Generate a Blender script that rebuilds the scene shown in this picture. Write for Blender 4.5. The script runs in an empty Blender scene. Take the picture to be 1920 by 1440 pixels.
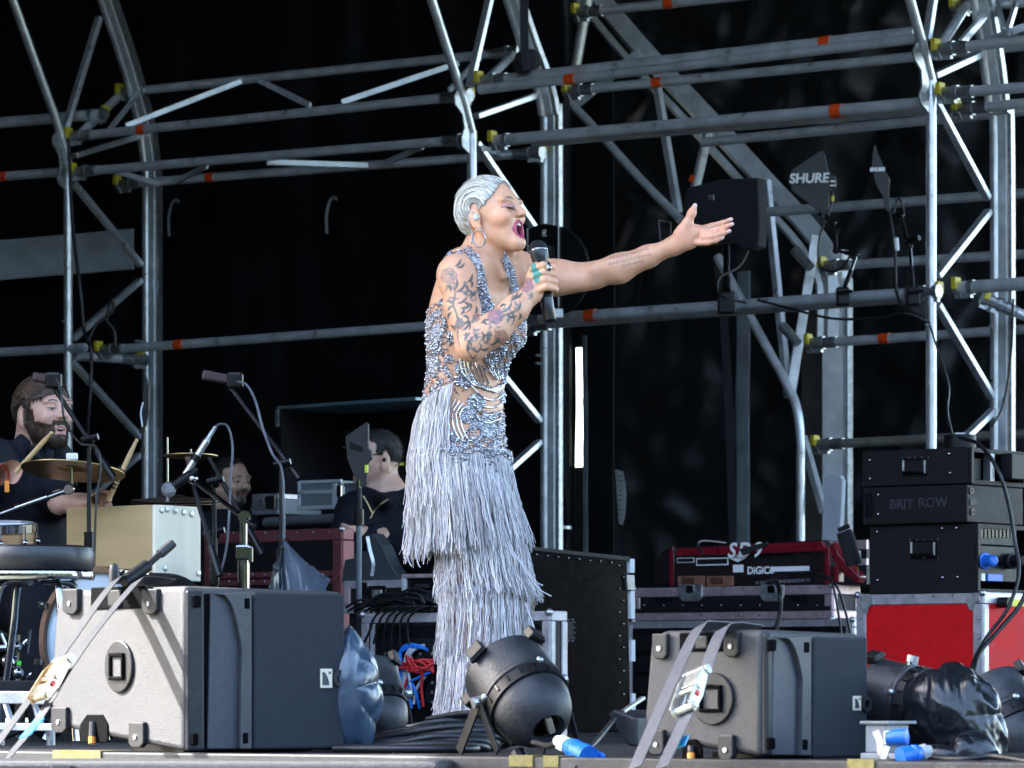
import bpy, bmesh, math, random
import numpy as np
from mathutils import Vector, Matrix, noise
random.seed(7); rng = np.random.default_rng(7)
R = math.radians
SC = bpy.context.scene
C = SC.collection

# ------------------------------------------------------------------ camera, world, sun, exposure
F, HY, ZC = 8000.0, 1300.0, 0.14          # focal length in photograph pixels, horizon row, camera height over the stage floor
cam = bpy.data.cameras.new('camera'); cam_o = bpy.data.objects.new('camera', cam); C.objects.link(cam_o)
cam.sensor_width = 36; cam.lens = F / 1920 * 36
cam.shift_y = (HY - 720) / 1920
cam.clip_start = 0.5; cam.clip_end = 9000
cam_o.location = (0, 0, ZC); cam_o.rotation_euler = (R(90), 0, 0)
cam.dof.use_dof = True; cam.dof.focus_distance = 12.2; cam.dof.aperture_fstop = 13
SC.camera = cam_o
SUN = Vector((-0.74, 0.15, 0.62)).normalized()
w = bpy.data.worlds.new('World'); SC.world = w; w.use_nodes = True
nt = w.node_tree; nt.nodes.clear()
wo = nt.nodes.new('ShaderNodeOutputWorld'); bg = nt.nodes.new('ShaderNodeBackground'); sky = nt.nodes.new('ShaderNodeTexSky')
sky.sky_type = 'NISHITA'; sky.sun_disc = False
sky.sun_elevation = math.asin(SUN.z); sky.sun_rotation = math.atan2(SUN.x, SUN.y)
sky.air_density = 1.0; sky.dust_density = 2.5; sky.ozone_density = 1.0
bg.inputs['Strength'].default_value = 0.15
nt.links.new(sky.outputs[0], bg.inputs[0]); nt.links.new(bg.outputs[0], wo.inputs[0])
sl = bpy.data.lights.new('sun', 'SUN'); sl.energy = 2.5; sl.angle = R(0.5); sl.color = (1.0, 0.975, 0.945)
so = bpy.data.objects.new('sun', sl); C.objects.link(so); so.rotation_euler = (-SUN).to_track_quat('-Z', 'Y').to_euler()
so.location = (-8, -6, 12)
SC.view_settings.view_transform = 'Standard'; SC.view_settings.look = 'None'
SC.view_settings.exposure = 3.55; SC.view_settings.gamma = 1.0; SC.view_settings.use_curve_mapping = False
SC.cycles.use_adaptive_sampling = True; SC.cycles.adaptive_threshold = 0.015; SC.cycles.max_bounces = 5; SC.cycles.diffuse_bounces = 3; SC.cycles.glossy_bounces = 3; SC.cycles.transmission_bounces = 4
SC.cycles.transparent_max_bounces = 6; SC.cycles.use_denoising = True; SC.cycles.sample_clamp_indirect = 6

# ------------------------------------------------------------------ places
def at(px, py, Y):
    return Vector(((px - 960) / F * Y, Y, ZC + (HY - py) / F * Y))
def mpp(Y): return Y / F                    # metres per photograph pixel at distance Y
X0, Y0 = (885 - 960) / F * 21, 21.0         # foot of the middle truss frame
TU = Vector((-0.794, 0.607, 0)).normalized(); TV = Vector((TU.y, -TU.x, 0))   # along the side wall, and away behind it
def wallp(px, py, off=0.0):
    a = (px - 960) / F
    return at(px, py, (off + X0 * TV.x + Y0 * TV.y) / (a * TV.x + TV.y))
def framep(fx, px, py):                     # on the vertical plane of the truss frame whose front pole stands at column fx
    p = wallp(fx, 1300); a = (px - 960) / F
    return at(px, py, (p.x * TU.x + p.y * TU.y) / (a * TU.x + TU.y))

# ------------------------------------------------------------------ materials
MATS = {}
def mat(name, col, rough=0.5, metal=0.0, var=0.12, scale=18.0, bump=0.0, bscale=None, spec=None, stretch=None, coat=0.0, sheen=0.0, alpha=None, trans=0.0, dirt=0.0):
    if name in MATS: return MATS[name]
    m = bpy.data.materials.new(name); m.use_nodes = True; n = m.node_tree.nodes; l = m.node_tree.links
    b = n['Principled BSDF']
    b.inputs['Roughness'].default_value = rough; b.inputs['Metallic'].default_value = metal
    if spec is not None: b.inputs['Specular IOR Level'].default_value = spec
    if coat: b.inputs['Coat Weight'].default_value = coat; b.inputs['Coat Roughness'].default_value = 0.15
    if sheen: b.inputs['Sheen Weight'].default_value = sheen; b.inputs['Sheen Roughness'].default_value = 0.4
    if trans: b.inputs['Transmission Weight'].default_value = trans
    if alpha is not None: b.inputs['Alpha'].default_value = alpha
    tc = n.new('ShaderNodeTexCoord'); src = tc.outputs['Object']
    if stretch:
        mp = n.new('ShaderNodeMapping'); mp.inputs['Scale'].default_value = stretch; l.new(src, mp.inputs[0]); src = mp.outputs[0]
    nz = n.new('ShaderNodeTexNoise'); nz.inputs['Scale'].default_value = scale; nz.inputs['Detail'].default_value = 5; l.new(src, nz.inputs['Vector'])
    cr = n.new('ShaderNodeValToRGB'); cr.color_ramp.elements[0].position = 0.3; cr.color_ramp.elements[1].position = 0.72
    c0 = [max(0, c * (1 - var)) for c in col]; c1 = [min(1, c * (1 + var)) for c in col]
    cr.color_ramp.elements[0].color = (*c0, 1); cr.color_ramp.elements[1].color = (*c1, 1)
    l.new(nz.outputs['Fac'], cr.inputs[0]); out = cr.outputs[0]
    if dirt:
        n2 = n.new('ShaderNodeTexNoise'); n2.inputs['Scale'].default_value = scale * 0.37; n2.inputs['Detail'].default_value = 8; n2.inputs['Roughness'].default_value = 0.7
        l.new(tc.outputs['Object'], n2.inputs['Vector'])
        r2 = n.new('ShaderNodeValToRGB'); r2.color_ramp.elements[0].position = 0.52; r2.color_ramp.elements[1].position = 0.7
        r2.color_ramp.elements[0].color = (0, 0, 0, 1); r2.color_ramp.elements[1].color = (dirt, dirt, dirt, 1)
        l.new(n2.outputs['Fac'], r2.inputs[0])
        mx = n.new('ShaderNodeMix'); mx.data_type = 'RGBA'; mx.inputs['B'].default_value = (0.16, 0.13, 0.10, 1) if sum(col) > 0.15 else (0.10, 0.10, 0.10, 1)
        l.new(r2.outputs[0], mx.inputs['Factor']); l.new(out, mx.inputs['A']); out = mx.outputs['Result']
    l.new(out, b.inputs['Base Color'])
    rr = n.new('ShaderNodeMapRange'); rr.inputs['To Min'].default_value = max(0.02, rough * 0.75); rr.inputs['To Max'].default_value = min(1, rough * 1.25)
    l.new(nz.outputs['Fac'], rr.inputs['Value']); l.new(rr.outputs[0], b.inputs['Roughness'])
    if bump:
        nb = n.new('ShaderNodeTexNoise'); nb.inputs['Scale'].default_value = bscale or scale * 4; nb.inputs['Detail'].default_value = 3; l.new(src, nb.inputs['Vector'])
        bp = n.new('ShaderNodeBump'); bp.inputs['Strength'].default_value = bump; bp.inputs['Distance'].default_value = 0.004
        l.new(nb.outputs['Fac'], bp.inputs['Height']); l.new(bp.outputs[0], b.inputs['Normal'])
    MATS[name] = m; return m
def attrmat(name, rough=0.5, metal=0.0, sss=0.0, spec=0.5, bump=0.0, bscale=300):
    if name in MATS: return MATS[name]
    m = bpy.data.materials.new(name); m.use_nodes = True; n = m.node_tree.nodes; l = m.node_tree.links
    b = n['Principled BSDF']; a = n.new('ShaderNodeAttribute'); a.attribute_name = 'Col'
    nz = n.new('ShaderNodeTexNoise'); nz.inputs['Scale'].default_value = 60; nz.inputs['Detail'].default_value = 4
    tc = n.new('ShaderNodeTexCoord'); l.new(tc.outputs['Object'], nz.inputs['Vector'])
    hv = n.new('ShaderNodeHueSaturation'); mr = n.new('ShaderNodeMapRange'); mr.inputs['To Min'].default_value = 0.88; mr.inputs['To Max'].default_value = 1.12
    l.new(nz.outputs['Fac'], mr.inputs['Value']); l.new(mr.outputs[0], hv.inputs['Value']); l.new(a.outputs['Color'], hv.inputs['Color'])
    l.new(hv.outputs[0], b.inputs['Base Color'])
    b.inputs['Roughness'].default_value = rough; b.inputs['Metallic'].default_value = metal; b.inputs['Specular IOR Level'].default_value = spec
    if sss:
        b.inputs['Subsurface Weight'].default_value = sss; b.inputs['Subsurface Radius'].default_value = (0.010, 0.004, 0.002); b.inputs['Subsurface Scale'].default_value = 1.0
    if bump:
        nb = n.new('ShaderNodeTexNoise'); nb.inputs['Scale'].default_value = bscale; l.new(tc.outputs['Object'], nb.inputs['Vector'])
        bp = n.new('ShaderNodeBump'); bp.inputs['Strength'].default_value = bump; bp.inputs['Distance'].default_value = 0.002
        l.new(nb.outputs['Fac'], bp.inputs['Height']); l.new(bp.outputs[0], b.inputs['Normal'])
    MATS[name] = m; return m
ALU = mat('aluminium_tube', (0.62, 0.65, 0.69), 0.30, 0.7, 0.2, 14, 0.2, 90, dirt=0.2)
ALUD = mat('weathered_tube', (0.60, 0.63, 0.68), 0.30, 0.45, 0.22, 10, 0.2, 120, dirt=0.18)
ALUB = mat('bright_extrusion', (0.62, 0.65, 0.68), 0.36, 0.45, 0.15, 20, 0.1, dirt=.2)
CHROME = mat('chrome', (0.32, 0.33, 0.35), 0.10, 1.0, 0.05, 30)
STEEL = mat('galvanised_steel', (0.42, 0.44, 0.46), 0.38, 0.9, 0.3, 40, 0.2)
YEL = mat('yellow_plastic', (0.50, 0.40, 0.02), 0.45, 0, 0.2, 60, dirt=0.5)
REDT = mat('red_tape', (0.75, 0.07, 0.01), 0.4, 0, 0.2, 80)
BLUET = mat('blue_tape', (0.02, 0.30, 0.62), 0.4, 0, 0.1, 60)
BLK = mat('black_paint', (0.0055, 0.006, 0.007), 0.45, 0, 0.3, 30, 0.1, spec=.25)
BLKG = mat('black_gloss', (0.005, 0.005, 0.006), 0.25, 0, 0.2, 30, spec=.3)
BLKM = mat('black_cloth', (0.009, 0.0095, 0.012), 0.85, 0, 0.25, 30, 0.4, 600, sheen=0.05)
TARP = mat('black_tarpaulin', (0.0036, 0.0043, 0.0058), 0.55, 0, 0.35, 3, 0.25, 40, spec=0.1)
TARPR = mat('black_tarpaulin_lit_shiny', (0.0085, 0.0115, 0.0145), 0.46, 0, 0.5, 3, 0.5, 16, spec=0.5)  # tarpaulin again, base lighter and bluer for the lit sheen of its folds
WEB = mat('webbing_sun_darkened', (0.020, 0.022, 0.028), 0.55, 0, 0.2, 80, 0.3, 900, spec=.3)  # left strap webbing, colour lowered against the sun on it
CAB = mat('speckled_cabinet', (0.038, 0.0385, 0.042), 0.5, 0, 0.6, 420, 0.6, 520)
GRILLE = mat('grille_foam', (0.024, 0.0285, 0.037), 0.8, 0, 0.3, 300, 0.9, 700, spec=.3, dirt=.12)
HORN = mat('horn_plastic', (0.028, 0.033, 0.044), 0.5, 0, 0.2, 60, 0.1)
CASEB = mat('case_laminate', (0.0062, 0.0048, 0.0065), 0.5, 0, 0.3, 50, 0.3, 400, spec=.22)
RED = mat('red_laminate', (0.60, 0.004, 0.007), 0.6, 0, 0.12, 20, 0.3, 300, spec=.2)
VOID = mat('recess_shade', (0.002, 0.002, 0.0025), 0.9, 0, 0.2, 30, spec=.05)  # near-black matte that paints in the shade of holes and recesses
WHITE = mat('white_plastic', (0.75, 0.76, 0.78), 0.45, 0, 0.06, 30)
WHITEP = mat('white_print', (0.80, 0.80, 0.80), 0.6, 0, 0.03, 30)
BLUEP = mat('blue_plastic', (0.010, 0.13, 0.55), 0.38, 0, 0.12, 40, 0.1)
RUB = mat('rubber_cable', (0.008, 0.009, 0.011), 0.45, 0, 0.25, 40, 0.1)

# ------------------------------------------------------------------ mesh building
def obj_from(name, verts, faces, m, parent=None, smooth=None, bev=0, col=None, seg=2, nrm=True):
    off = Vector((0, 0, 0)); p = parent
    while p is not None: off += p.location; p = p.parent
    me = bpy.data.meshes.new(name)
    if isinstance(verts, np.ndarray):
        vv = (verts - np.array(off)).astype(np.float32)
        if isinstance(faces, np.ndarray):
            nf, k = faces.shape
            me.vertices.add(len(vv)); me.vertices.foreach_set('co', vv.ravel())
            me.loops.add(nf * k); me.polygons.add(nf)
            me.loops.foreach_set('vertex_index', faces.astype(np.int32).ravel())
            me.polygons.foreach_set('loop_start', np.arange(0, nf * k, k, dtype=np.int32))
            me.update(calc_edges=True)
        else: me.from_pydata(vv.tolist(), [], faces)
        nrm = False
    else:
        me.from_pydata([tuple(Vector(v) - off) for v in verts], [], faces)
    if nrm:
        bm = bmesh.new(); bm.from_mesh(me); bmesh.ops.recalc_face_normals(bm, faces=bm.faces); bm.to_mesh(me); bm.free()
    if col is not None:
        ca = me.color_attributes.new('Col', 'FLOAT_COLOR', 'POINT')
        cc = np.ones((len(me.vertices), 4), np.float32); cc[:, :3] = col; ca.data.foreach_set('color', cc.ravel())
    if smooth is not None:
        me.shade_smooth()
        if smooth < 180: me.set_sharp_from_angle(angle=R(smooth))
    me.materials.append(m)
    o = bpy.data.objects.new(name, me); C.objects.link(o)
    if parent is not None: o.parent = parent
    if bev:
        md = o.modifiers.new('bevel', 'BEVEL'); md.width = bev; md.segments = seg; md.limit_method = 'ANGLE'; md.angle_limit = R(40)
    return o
class MB:
    def __init__(s, M=None): s.v = []; s.f = []; s.M = M.copy() if M is not None else Matrix()
    def add(s, vs, fs):
        o = len(s.v); s.v += [s.M @ Vector(v) for v in vs]; s.f += [tuple(i + o for i in f) for f in fs]; return s
    def box(s, c, d, rot=None):
        x, y, z = d[0] / 2, d[1] / 2, d[2] / 2
        vs = [Vector((a, b, e)) for a in (-x, x) for b in (-y, y) for e in (-z, z)]
        if rot is not None: vs = [rot @ v for v in vs]
        c = Vector(c)
        return s.add([c + v for v in vs], [(0, 1, 3, 2), (4, 6, 7, 5), (0, 4, 5, 1), (2, 3, 7, 6), (0, 2, 6, 4), (1, 5, 7, 3)])
    def box2(s, a, b): return s.box([(a[i] + b[i]) / 2 for i in range(3)], [abs(b[i] - a[i]) for i in range(3)])
    def tube(s, pts, r, n=10, cap=True, flat=None):
        pts = [Vector(p) for p in pts]; rs = r if isinstance(r, (list, tuple)) else [r] * len(pts)
        t = (pts[1] - pts[0]).normalized(); a = Vector((0, 0, 1)) if abs(t.z) < 0.9 else Vector((1, 0, 0))
        u = t.cross(a).normalized(); vs = []; k = len(pts)
        for i, p in enumerate(pts):
            t = (pts[min(i + 1, k - 1)] - pts[max(i - 1, 0)]).normalized()
            u = (u - t * u.dot(t)).normalized(); v = t.cross(u)
            for j in range(n):
                an = 2 * math.pi * j / n; vs.append(p + (u * math.cos(an) + v * math.sin(an) * (flat or 1)) * rs[i])
        fs = [(i * n + j, i * n + (j + 1) % n, (i + 1) * n + (j + 1) % n, (i + 1) * n + j) for i in range(k - 1) for j in range(n)]
        if cap: fs += [tuple(range(n - 1, -1, -1)), tuple(range((k - 1) * n, k * n))]
        return s.add(vs, fs)
    def bar(s, a, b, w, h, up=(0, 0, 1)):    # rectangular section
        a, b = Vector(a), Vector(b); t = (b - a).normalized(); up = Vector(up)
        sd = t.cross(up)
        if sd.length < 1e-4: sd = Vector((1, 0, 0))
        sd.normalize(); up = sd.cross(t); vs = []
        for p in (a, b):
            for (i, j) in ((-1, -1), (1, -1), (1, 1), (-1, 1)): vs.append(p + sd * i * w / 2 + up * j * h / 2)
        return s.add(vs, [(0, 1, 2, 3), (7, 6, 5, 4), (0, 4, 5, 1), (1, 5, 6, 2), (2, 6, 7, 3), (3, 7, 4, 0)])
    def lathe(s, prof, L=None, n=24, capa=False, capb=False):   # prof: (radius, height) about local z of L
        L = L or Matrix(); vs = []; k = len(prof)
        for (r, h) in prof:
            for j in range(n): an = 2 * math.pi * j / n; vs.append(L @ Vector((r * math.cos(an), r * math.sin(an), h)))
        fs = [(i * n + j, i * n + (j + 1) % n, (i + 1) * n + (j + 1) % n, (i + 1) * n + j) for i in range(k - 1) for j in range(n)]
        if capa: fs.append(tuple(range(n - 1, -1, -1)))
        if capb: fs.append(tuple(range((k - 1) * n, k * n)))
        return s.add(vs, fs)
    def prism(s, poly, d0, d1, L=None):       # poly in local (x,z), extruded along y from d0 to d1
        L = L or Matrix(); n = len(poly)
        vs = [L @ Vector((x, d0, z)) for x, z in poly] + [L @ Vector((x, d1, z)) for x, z in poly]
        return s.add(vs, [tuple(range(n)), tuple(range(2 * n - 1, n - 1, -1))] + [(i, n + i, n + (i + 1) % n, (i + 1) % n) for i in range(n)])
    def ball(s, c, r, n=8, sc=(1, 1, 1)):
        c = Vector(c); vs = [c + Vector((0, 0, -r * sc[2]))]; m = max(3, n // 2)
        for i in range(1, m):
            th = math.pi * i / m
            for j in range(n):
                an = 2 * math.pi * j / n
                vs.append(c + Vector((r * sc[0] * math.sin(th) * math.cos(an), r * sc[1] * math.sin(th) * math.sin(an), -r * sc[2] * math.cos(th))))
        vs.append(c + Vector((0, 0, r * sc[2]))); fs = [(0, 1 + (j + 1) % n, 1 + j) for j in range(n)]
        for i in range(m - 2):
            for j in range(n): a = 1 + i * n + j; b = 1 + i * n + (j + 1) % n; fs.append((a, b, b + n, a + n))
        e = len(vs) - 1; o = 1 + (m - 2) * n
        fs += [(o + j, o + (j + 1) % n, e) for j in range(n)]
        return s.add(vs, fs)
    def strip(s, pts, wid, thick=0.002, side=(1, 0, 0)):   # flat webbing along pts; side = direction across it
        pts = [Vector(p) for p in pts]; k = len(pts); vs = []
        sd0 = [Vector(q).normalized() for q in side] if isinstance(side, list) else [Vector(side).normalized()] * k
        for i, p in enumerate(pts):
            t = (pts[min(i + 1, k - 1)] - pts[max(i - 1, 0)]).normalized(); sd = (sd0[i] - t * sd0[i].dot(t)).normalized(); nn = t.cross(sd)
            for a, b in ((-1, -1), (1, -1), (1, 1), (-1, 1)): vs.append(p + sd * a * wid / 2 + nn * b * thick / 2)
        fs = [(i * 4 + j, i * 4 + (j + 1) % 4, (i + 1) * 4 + (j + 1) % 4, (i + 1) * 4 + j) for i in range(k - 1) for j in range(4)]
        fs += [(3, 2, 1, 0), tuple(range((k - 1) * 4, k * 4))]
        return s.add(vs, fs)
    def build(s, name, m, parent=None, smooth=35, bev=0, seg=2): return obj_from(name, s.v, s.f, m, parent, smooth, bev, seg=seg)
def cat(pts, n=6):                           # Catmull-Rom through pts
    pts = [Vector(p) for p in pts]; P = [pts[0] * 2 - pts[1]] + pts + [pts[-1] * 2 - pts[-2]]; out = []
    for i in range(1, len(P) - 2):
        a, b, c, d = P[i - 1:i + 3]
        for k in range(n):
            t = k / n; out.append(0.5 * (2 * b + (c - a) * t + (2 * a - 5 * b + 4 * c - d) * t * t + (3 * b - a - 3 * c + d) * t ** 3))
    return out + [pts[-1]]
def tag(o, label=None, cat_=None, group=None, kind=None):
    if label: o['label'] = label
    if cat_: o['category'] = cat_
    if group: o['group'] = group
    if kind: o['kind'] = kind
    return o
def thing(name, label, cat_, loc, group=None):
    o = bpy.data.objects.new(name, None); C.objects.link(o); o.location = loc; o.empty_display_size = 0.1
    return tag(o, label, cat_, group)
def struct(name, mb, m, smooth=None, bev=0): return tag(mb.build(name, m, None, smooth, bev), kind='structure')
def frame_mat(origin, yaw=0.0, pitch=0.0, roll=0.0):    # local x right, y away, z up
    return Matrix.Translation(Vector(origin)) @ Matrix.Rotation(yaw, 4, 'Z') @ Matrix.Rotation(pitch, 4, 'X') @ Matrix.Rotation(roll, 4, 'Y')
def axis_mat(a, b):                                     # local z from a to b
    a, b = Vector(a), Vector(b); z = (b - a).normalized()
    return Matrix.Translation(a) @ z.to_track_quat('Z', 'Y').to_matrix().to_4x4()
def cornerbox(xc, xl, xr, yt, yb, Y, yaw):
    """box seen corner-on: near upright edge at column xc, left face out to xl, right face out to xr. returns matrix at the near bottom corner, w, d, h"""
    p = at(xc, yb, Y); h = (yb - yt) * mpp(Y); cx, sx = math.cos(yaw), math.sin(yaw)
    a = (xr - 960) / F; wr = (a * p.y - p.x) / (cx - a * sx)
    a = (xl - 960) / F; wl = (a * p.y - p.x) / (-sx - a * cx)
    return frame_mat(p, yaw), wr, wl, h
class Face:
    """an upright plane through a point, turned by yaw; loc() brings a photograph pixel onto it"""
    def __init__(s, p, yaw): s.p = Vector(p); s.M = frame_mat(p, yaw); s.I = s.M.inverted(); s.n = s.M.to_3x3() @ Vector((0, 1, 0))
    def loc(s, px, py=HY):
        a = (px - 960) / F; Y = (s.p.x * s.n.x + s.p.y * s.n.y) / (a * s.n.x + s.n.y); q = s.I @ at(px, py, Y); return q.x, q.z
    def rect(s, x0, y0, x1, y1, d0, d1, mb=None):   # pixel rectangle on the plane, as a slab from depth d0 to d1
        a = s.loc(x0, y0); b = s.loc(x1, y1); c0 = s.loc((x0 + x1) / 2, y0)[1]; c1 = s.loc((x0 + x1) / 2, y1)[1]
        return (mb or MB(s.M)).box2((a[0], d0, c1), (b[0], d1, c0))
    def poly(s, pts, d0, d1, mb=None): return (mb or MB(s.M)).prism([s.loc(*p) for p in pts], d0, d1)
    def pt(s, px, py, d=0.0): x, z = s.loc(px, py); return s.M @ Vector((x, d, z))
def floor_row(Y): return HY + ZC * F / Y
def text_part(s, M, size, m, parent, name='lettering', shear=0.0, thick=0.0006, spacing=1.0, bold=0.0):
    cu = bpy.data.curves.new('t', 'FONT'); cu.body = s; cu.size = size; cu.shear = shear; cu.extrude = thick; cu.space_character = spacing; cu.offset = bold
    cu.align_x = 'CENTER'; cu.align_y = 'CENTER'; cu.resolution_u = 3
    o = bpy.data.objects.new('t', cu); C.objects.link(o)
    dg = bpy.context.evaluated_depsgraph_get(); me = o.evaluated_get(dg).to_mesh()
    vs = [M @ Vector((v.co.x, -v.co.z, v.co.y)) for v in me.vertices]; fs = [tuple(p.vertices) for p in me.polygons]
    o.evaluated_get(dg).to_mesh_clear(); bpy.data.objects.remove(o); bpy.data.curves.remove(cu)
    return obj_from(name, vs, fs, m, parent, nrm=False)
# ------------------------------------------------------------------ setting: ground, stage deck, added shading roof and side wall
GRASS = mat('trodden_grass', (0.10, 0.105, 0.055), 0.9, 0, 0.35, 0.4, 0.3, 6)
struct('ground', MB().add([(-4000, -4000, -1.45), (4000, -4000, -1.45), (4000, 4000, -1.45), (-4000, 4000, -1.45)], [(0, 1, 2, 3)]), GRASS)
DECK = mat('stage_deck_ply', (0.012, 0.012, 0.0135), 0.65, 0, 0.4, 6, 0.3, 60, spec=.3, dirt=0.3)
YAW = math.atan2(-TU.y, -TU.x)                # the stage front runs parallel to the truss wall
EDGE = frame_mat((-1.0375, 10.0, 0), YAW)      # local x along the front edge, y upstage
EINV = EDGE.inverted()
def edge_x(px):                                # where the column px meets the front edge
    a = (px - 960) / F; n = EDGE.to_3x3() @ Vector((0, 1, 0)); Y = (-1.0375 * n.x + 10 * n.y) / (a * n.x + n.y)
    return (EINV @ Vector((a * Y, Y, 0))).x
st = struct('stage_floor', MB(EDGE).box2((-7.5, .06, -0.12), (7.5, 30, 0.0)), DECK)
MB(EDGE).box2((-7.5, 0, -0.14), (7.5, .056, 0.003)).build('edge_rail', mat('edge_rail_metal', (0.014, 0.014, 0.017), 0.6, 0.0, 0.3, 20, 0.2, dirt=0.5), st, None, 0.004)
for a, b in ((100, 190), (956, 1000), (1020, 1048), (1590, 1640)):
    MB(EDGE).box2((edge_x(a), -.003, -0.018), (edge_x(b), .058, 0.0065)).build('yellow_tape', mat('yellow_tape', (0.13, 0.11, 0.02), 0.5, 0, 0.3, 60, dirt=0.8), st)
skirt = MB(EDGE)
for i in range(143): x0 = -7.5 + i * .105; skirt.box2((x0, .07 + .012 * (i % 2), -1.44), (x0 + .105, .09 + .012 * (i % 2), -0.125))
tag(skirt.build('stage_skirt', BLKM), kind='structure')

def cloth_sheet(name, p0, p1, z0, z1, nx, nz, fold, m, seed, parent=None, extra=None, vert=1.0, diag=1.0):
    """hanging sheet between two ground points with folds pushed along its normal"""
    p0, p1 = Vector(p0), Vector(p1); t = (p1 - p0); L = t.length; t.normalize(); n = Vector((t.y, -t.x, 0))
    vs = []
    for j in range(nz + 1):
        for i in range(nx + 1):
            s_ = i / nx; h = j / nz; z = z0 + (z1 - z0) * h; x = s_ * L
            a = (noise.noise((x * 1.6 + seed, z * 0.22, seed)) * fold + noise.noise((x * 5.5, z * 0.6 + seed, 3)) * fold * 0.35) * vert
            a += noise.noise((x * 1.2 + z * 1.1, z * 1.0 - x * .9, seed + 9)) * fold * 0.5 + noise.noise((x * 7 + 2 * z, z * 4.0, seed + 4)) * fold * 0.10
            u_ = x * .55 + z; v_2 = x - .55 * z; a += (.5 - abs(noise.noise((u_ * 3.2 + seed, v_2 * .7, seed + 2)))) * fold * .28 * diag + (.5 - abs(noise.noise((v_2 * 3.6, u_ * .6 + seed, seed + 5)))) * fold * .22 * diag
            if extra: a += extra(x, z)
            q = p0 + t * x + n * a; vs.append((q.x, q.y, z))
    fs = [(j * (nx + 1) + i, j * (nx + 1) + i + 1, (j + 1) * (nx + 1) + i + 1, (j + 1) * (nx + 1) + i) for j in range(nz) for i in range(nx)]
    o = obj_from(name, vs, fs, m, parent, 180, nrm=False)
    sd = o.modifiers.new('solid', 'SOLIDIFY'); sd.thickness = 0.004
    return o
def gp(px, off): p = wallp(px, 1300, off); return (p.x, p.y, 0)
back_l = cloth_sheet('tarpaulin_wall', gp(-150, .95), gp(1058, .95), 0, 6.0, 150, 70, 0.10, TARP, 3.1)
tag(back_l, 'black tarpaulin wall hanging behind the drummer and the left truss bays', 'tarpaulin wall')
OFFR = 3.6
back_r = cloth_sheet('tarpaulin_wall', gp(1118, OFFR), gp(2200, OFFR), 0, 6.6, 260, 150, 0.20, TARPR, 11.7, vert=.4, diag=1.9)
tag(back_r, 'black creased tarpaulin wall hanging behind the paddle antennas on the right', 'tarpaulin wall')
back_m = cloth_sheet('tarpaulin_curtain', gp(1050, 1.0), gp(1074, 3.0), 0, 6.2, 50, 60, 0.02, TARPR, 5.2, extra=lambda x, z: .0)
tag(back_m, 'narrow black tarpaulin curtain gathered beside the bright daylight gap', 'tarpaulin curtain')
zrow = lambda y: ZC + (HY - y) / F * 22.6
tag(cloth_sheet('tarpaulin_flap', gp(1040, 3.3), gp(1108, 3.3), zrow(592), 6.3, 20, 50, .03, TARPR, 2.7), 'upper black tarpaulin flap closing the gap beside the singer truss', 'tarpaulin flap', 'flaps at the daylight gap')
tag(cloth_sheet('tarpaulin_flap', gp(1052, 3.3), gp(1082, 3.3), 0, zrow(592), 14, 40, .02, TARPR, 4.4), 'dark tarpaulin strip left of the bright daylight gap', 'tarpaulin flap', 'flaps at the daylight gap')
tag(cloth_sheet('tarpaulin_flap', gp(1079, 3.35), gp(1094, 3.35), 0, zrow(835), 8, 30, .012, TARPR, 9.4), 'lower dark tarpaulin strip under the bright daylight gap', 'tarpaulin flap', 'flaps at the daylight gap')
# unseen roof slab and added side wall, cut to shade all but the left monitor
roof = MB(EDGE).box2((-14.0, -1.2, 7.4), (9.5, 30, 7.5)); struct('shading_roof', roof, TARP)
sw = MB().box2((-5.1, 11.5, -1.4), (-5.0, 40, 7.38)).box2((-5.1, 4.6, 4.12), (-5.0, 11.5, 7.38)); struct('sun_blocking_wall', sw, TARP)

tag(cloth_sheet('tarpaulin_flap', gp(1100, 3.0), gp(1152, 3.0), 0, 6.3, 20, 60, .02, TARPR, 3.9), 'dark tarpaulin strip right of the bright daylight gap', 'tarpaulin flap', 'flaps at the daylight gap')
# added crowd and trees, unseen behind the camera: they only block light from low down
random.seed(17); cr = MB()
for i in range(520):
    x = random.uniform(-22, 22); y = random.uniform(-34, -2.2); s_ = random.uniform(.92, 1.08); b_ = -1.449
    cr.lathe([(.10, 0), (.16, .5 * s_), (.20, .95 * s_), (.23, 1.35 * s_), (.10, 1.5 * s_), (.06, 1.54 * s_)], Matrix.Translation((x, y, b_)), 7, True, True); cr.ball((x, y, b_ + 1.66 * s_), .11, 6)
tag(cr.build('light_blocking_crowd', mat('added_crowd_cloth', (.05, .05, .06), .8, 0, .8, 1.5), None, 60), 'added unseen crowd that blocks low light behind the camera', 'crowd', kind='stuff')
tb_ = MB()
for i in range(90):
    a = R(100 + 160 * i / 90); d_ = 62 + 8 * noise.noise((i * .7, 0, 0)); x, y = d_ * math.sin(a), 10 + d_ * math.cos(a); hh_ = 15 + 6 * noise.noise((i * .9, 3, 0))
    tb_.ball((x, y, -1 + hh_ * .5), 1.0, 10, (4.2, 4.2, hh_ * .56))
tv = [Vector(v_) * (1 + .10 * noise.noise(Vector(v_) * .8)) for v_ in tb_.v]; tb_.v = tv
tag(tb_.build('light_blocking_trees', mat('added_foliage', (.035, .05, .02), .8, 0, .5, .8, .5, 2), None, 60), 'added unseen belt of trees that blocks light from the horizon', 'trees', kind='stuff')

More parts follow.
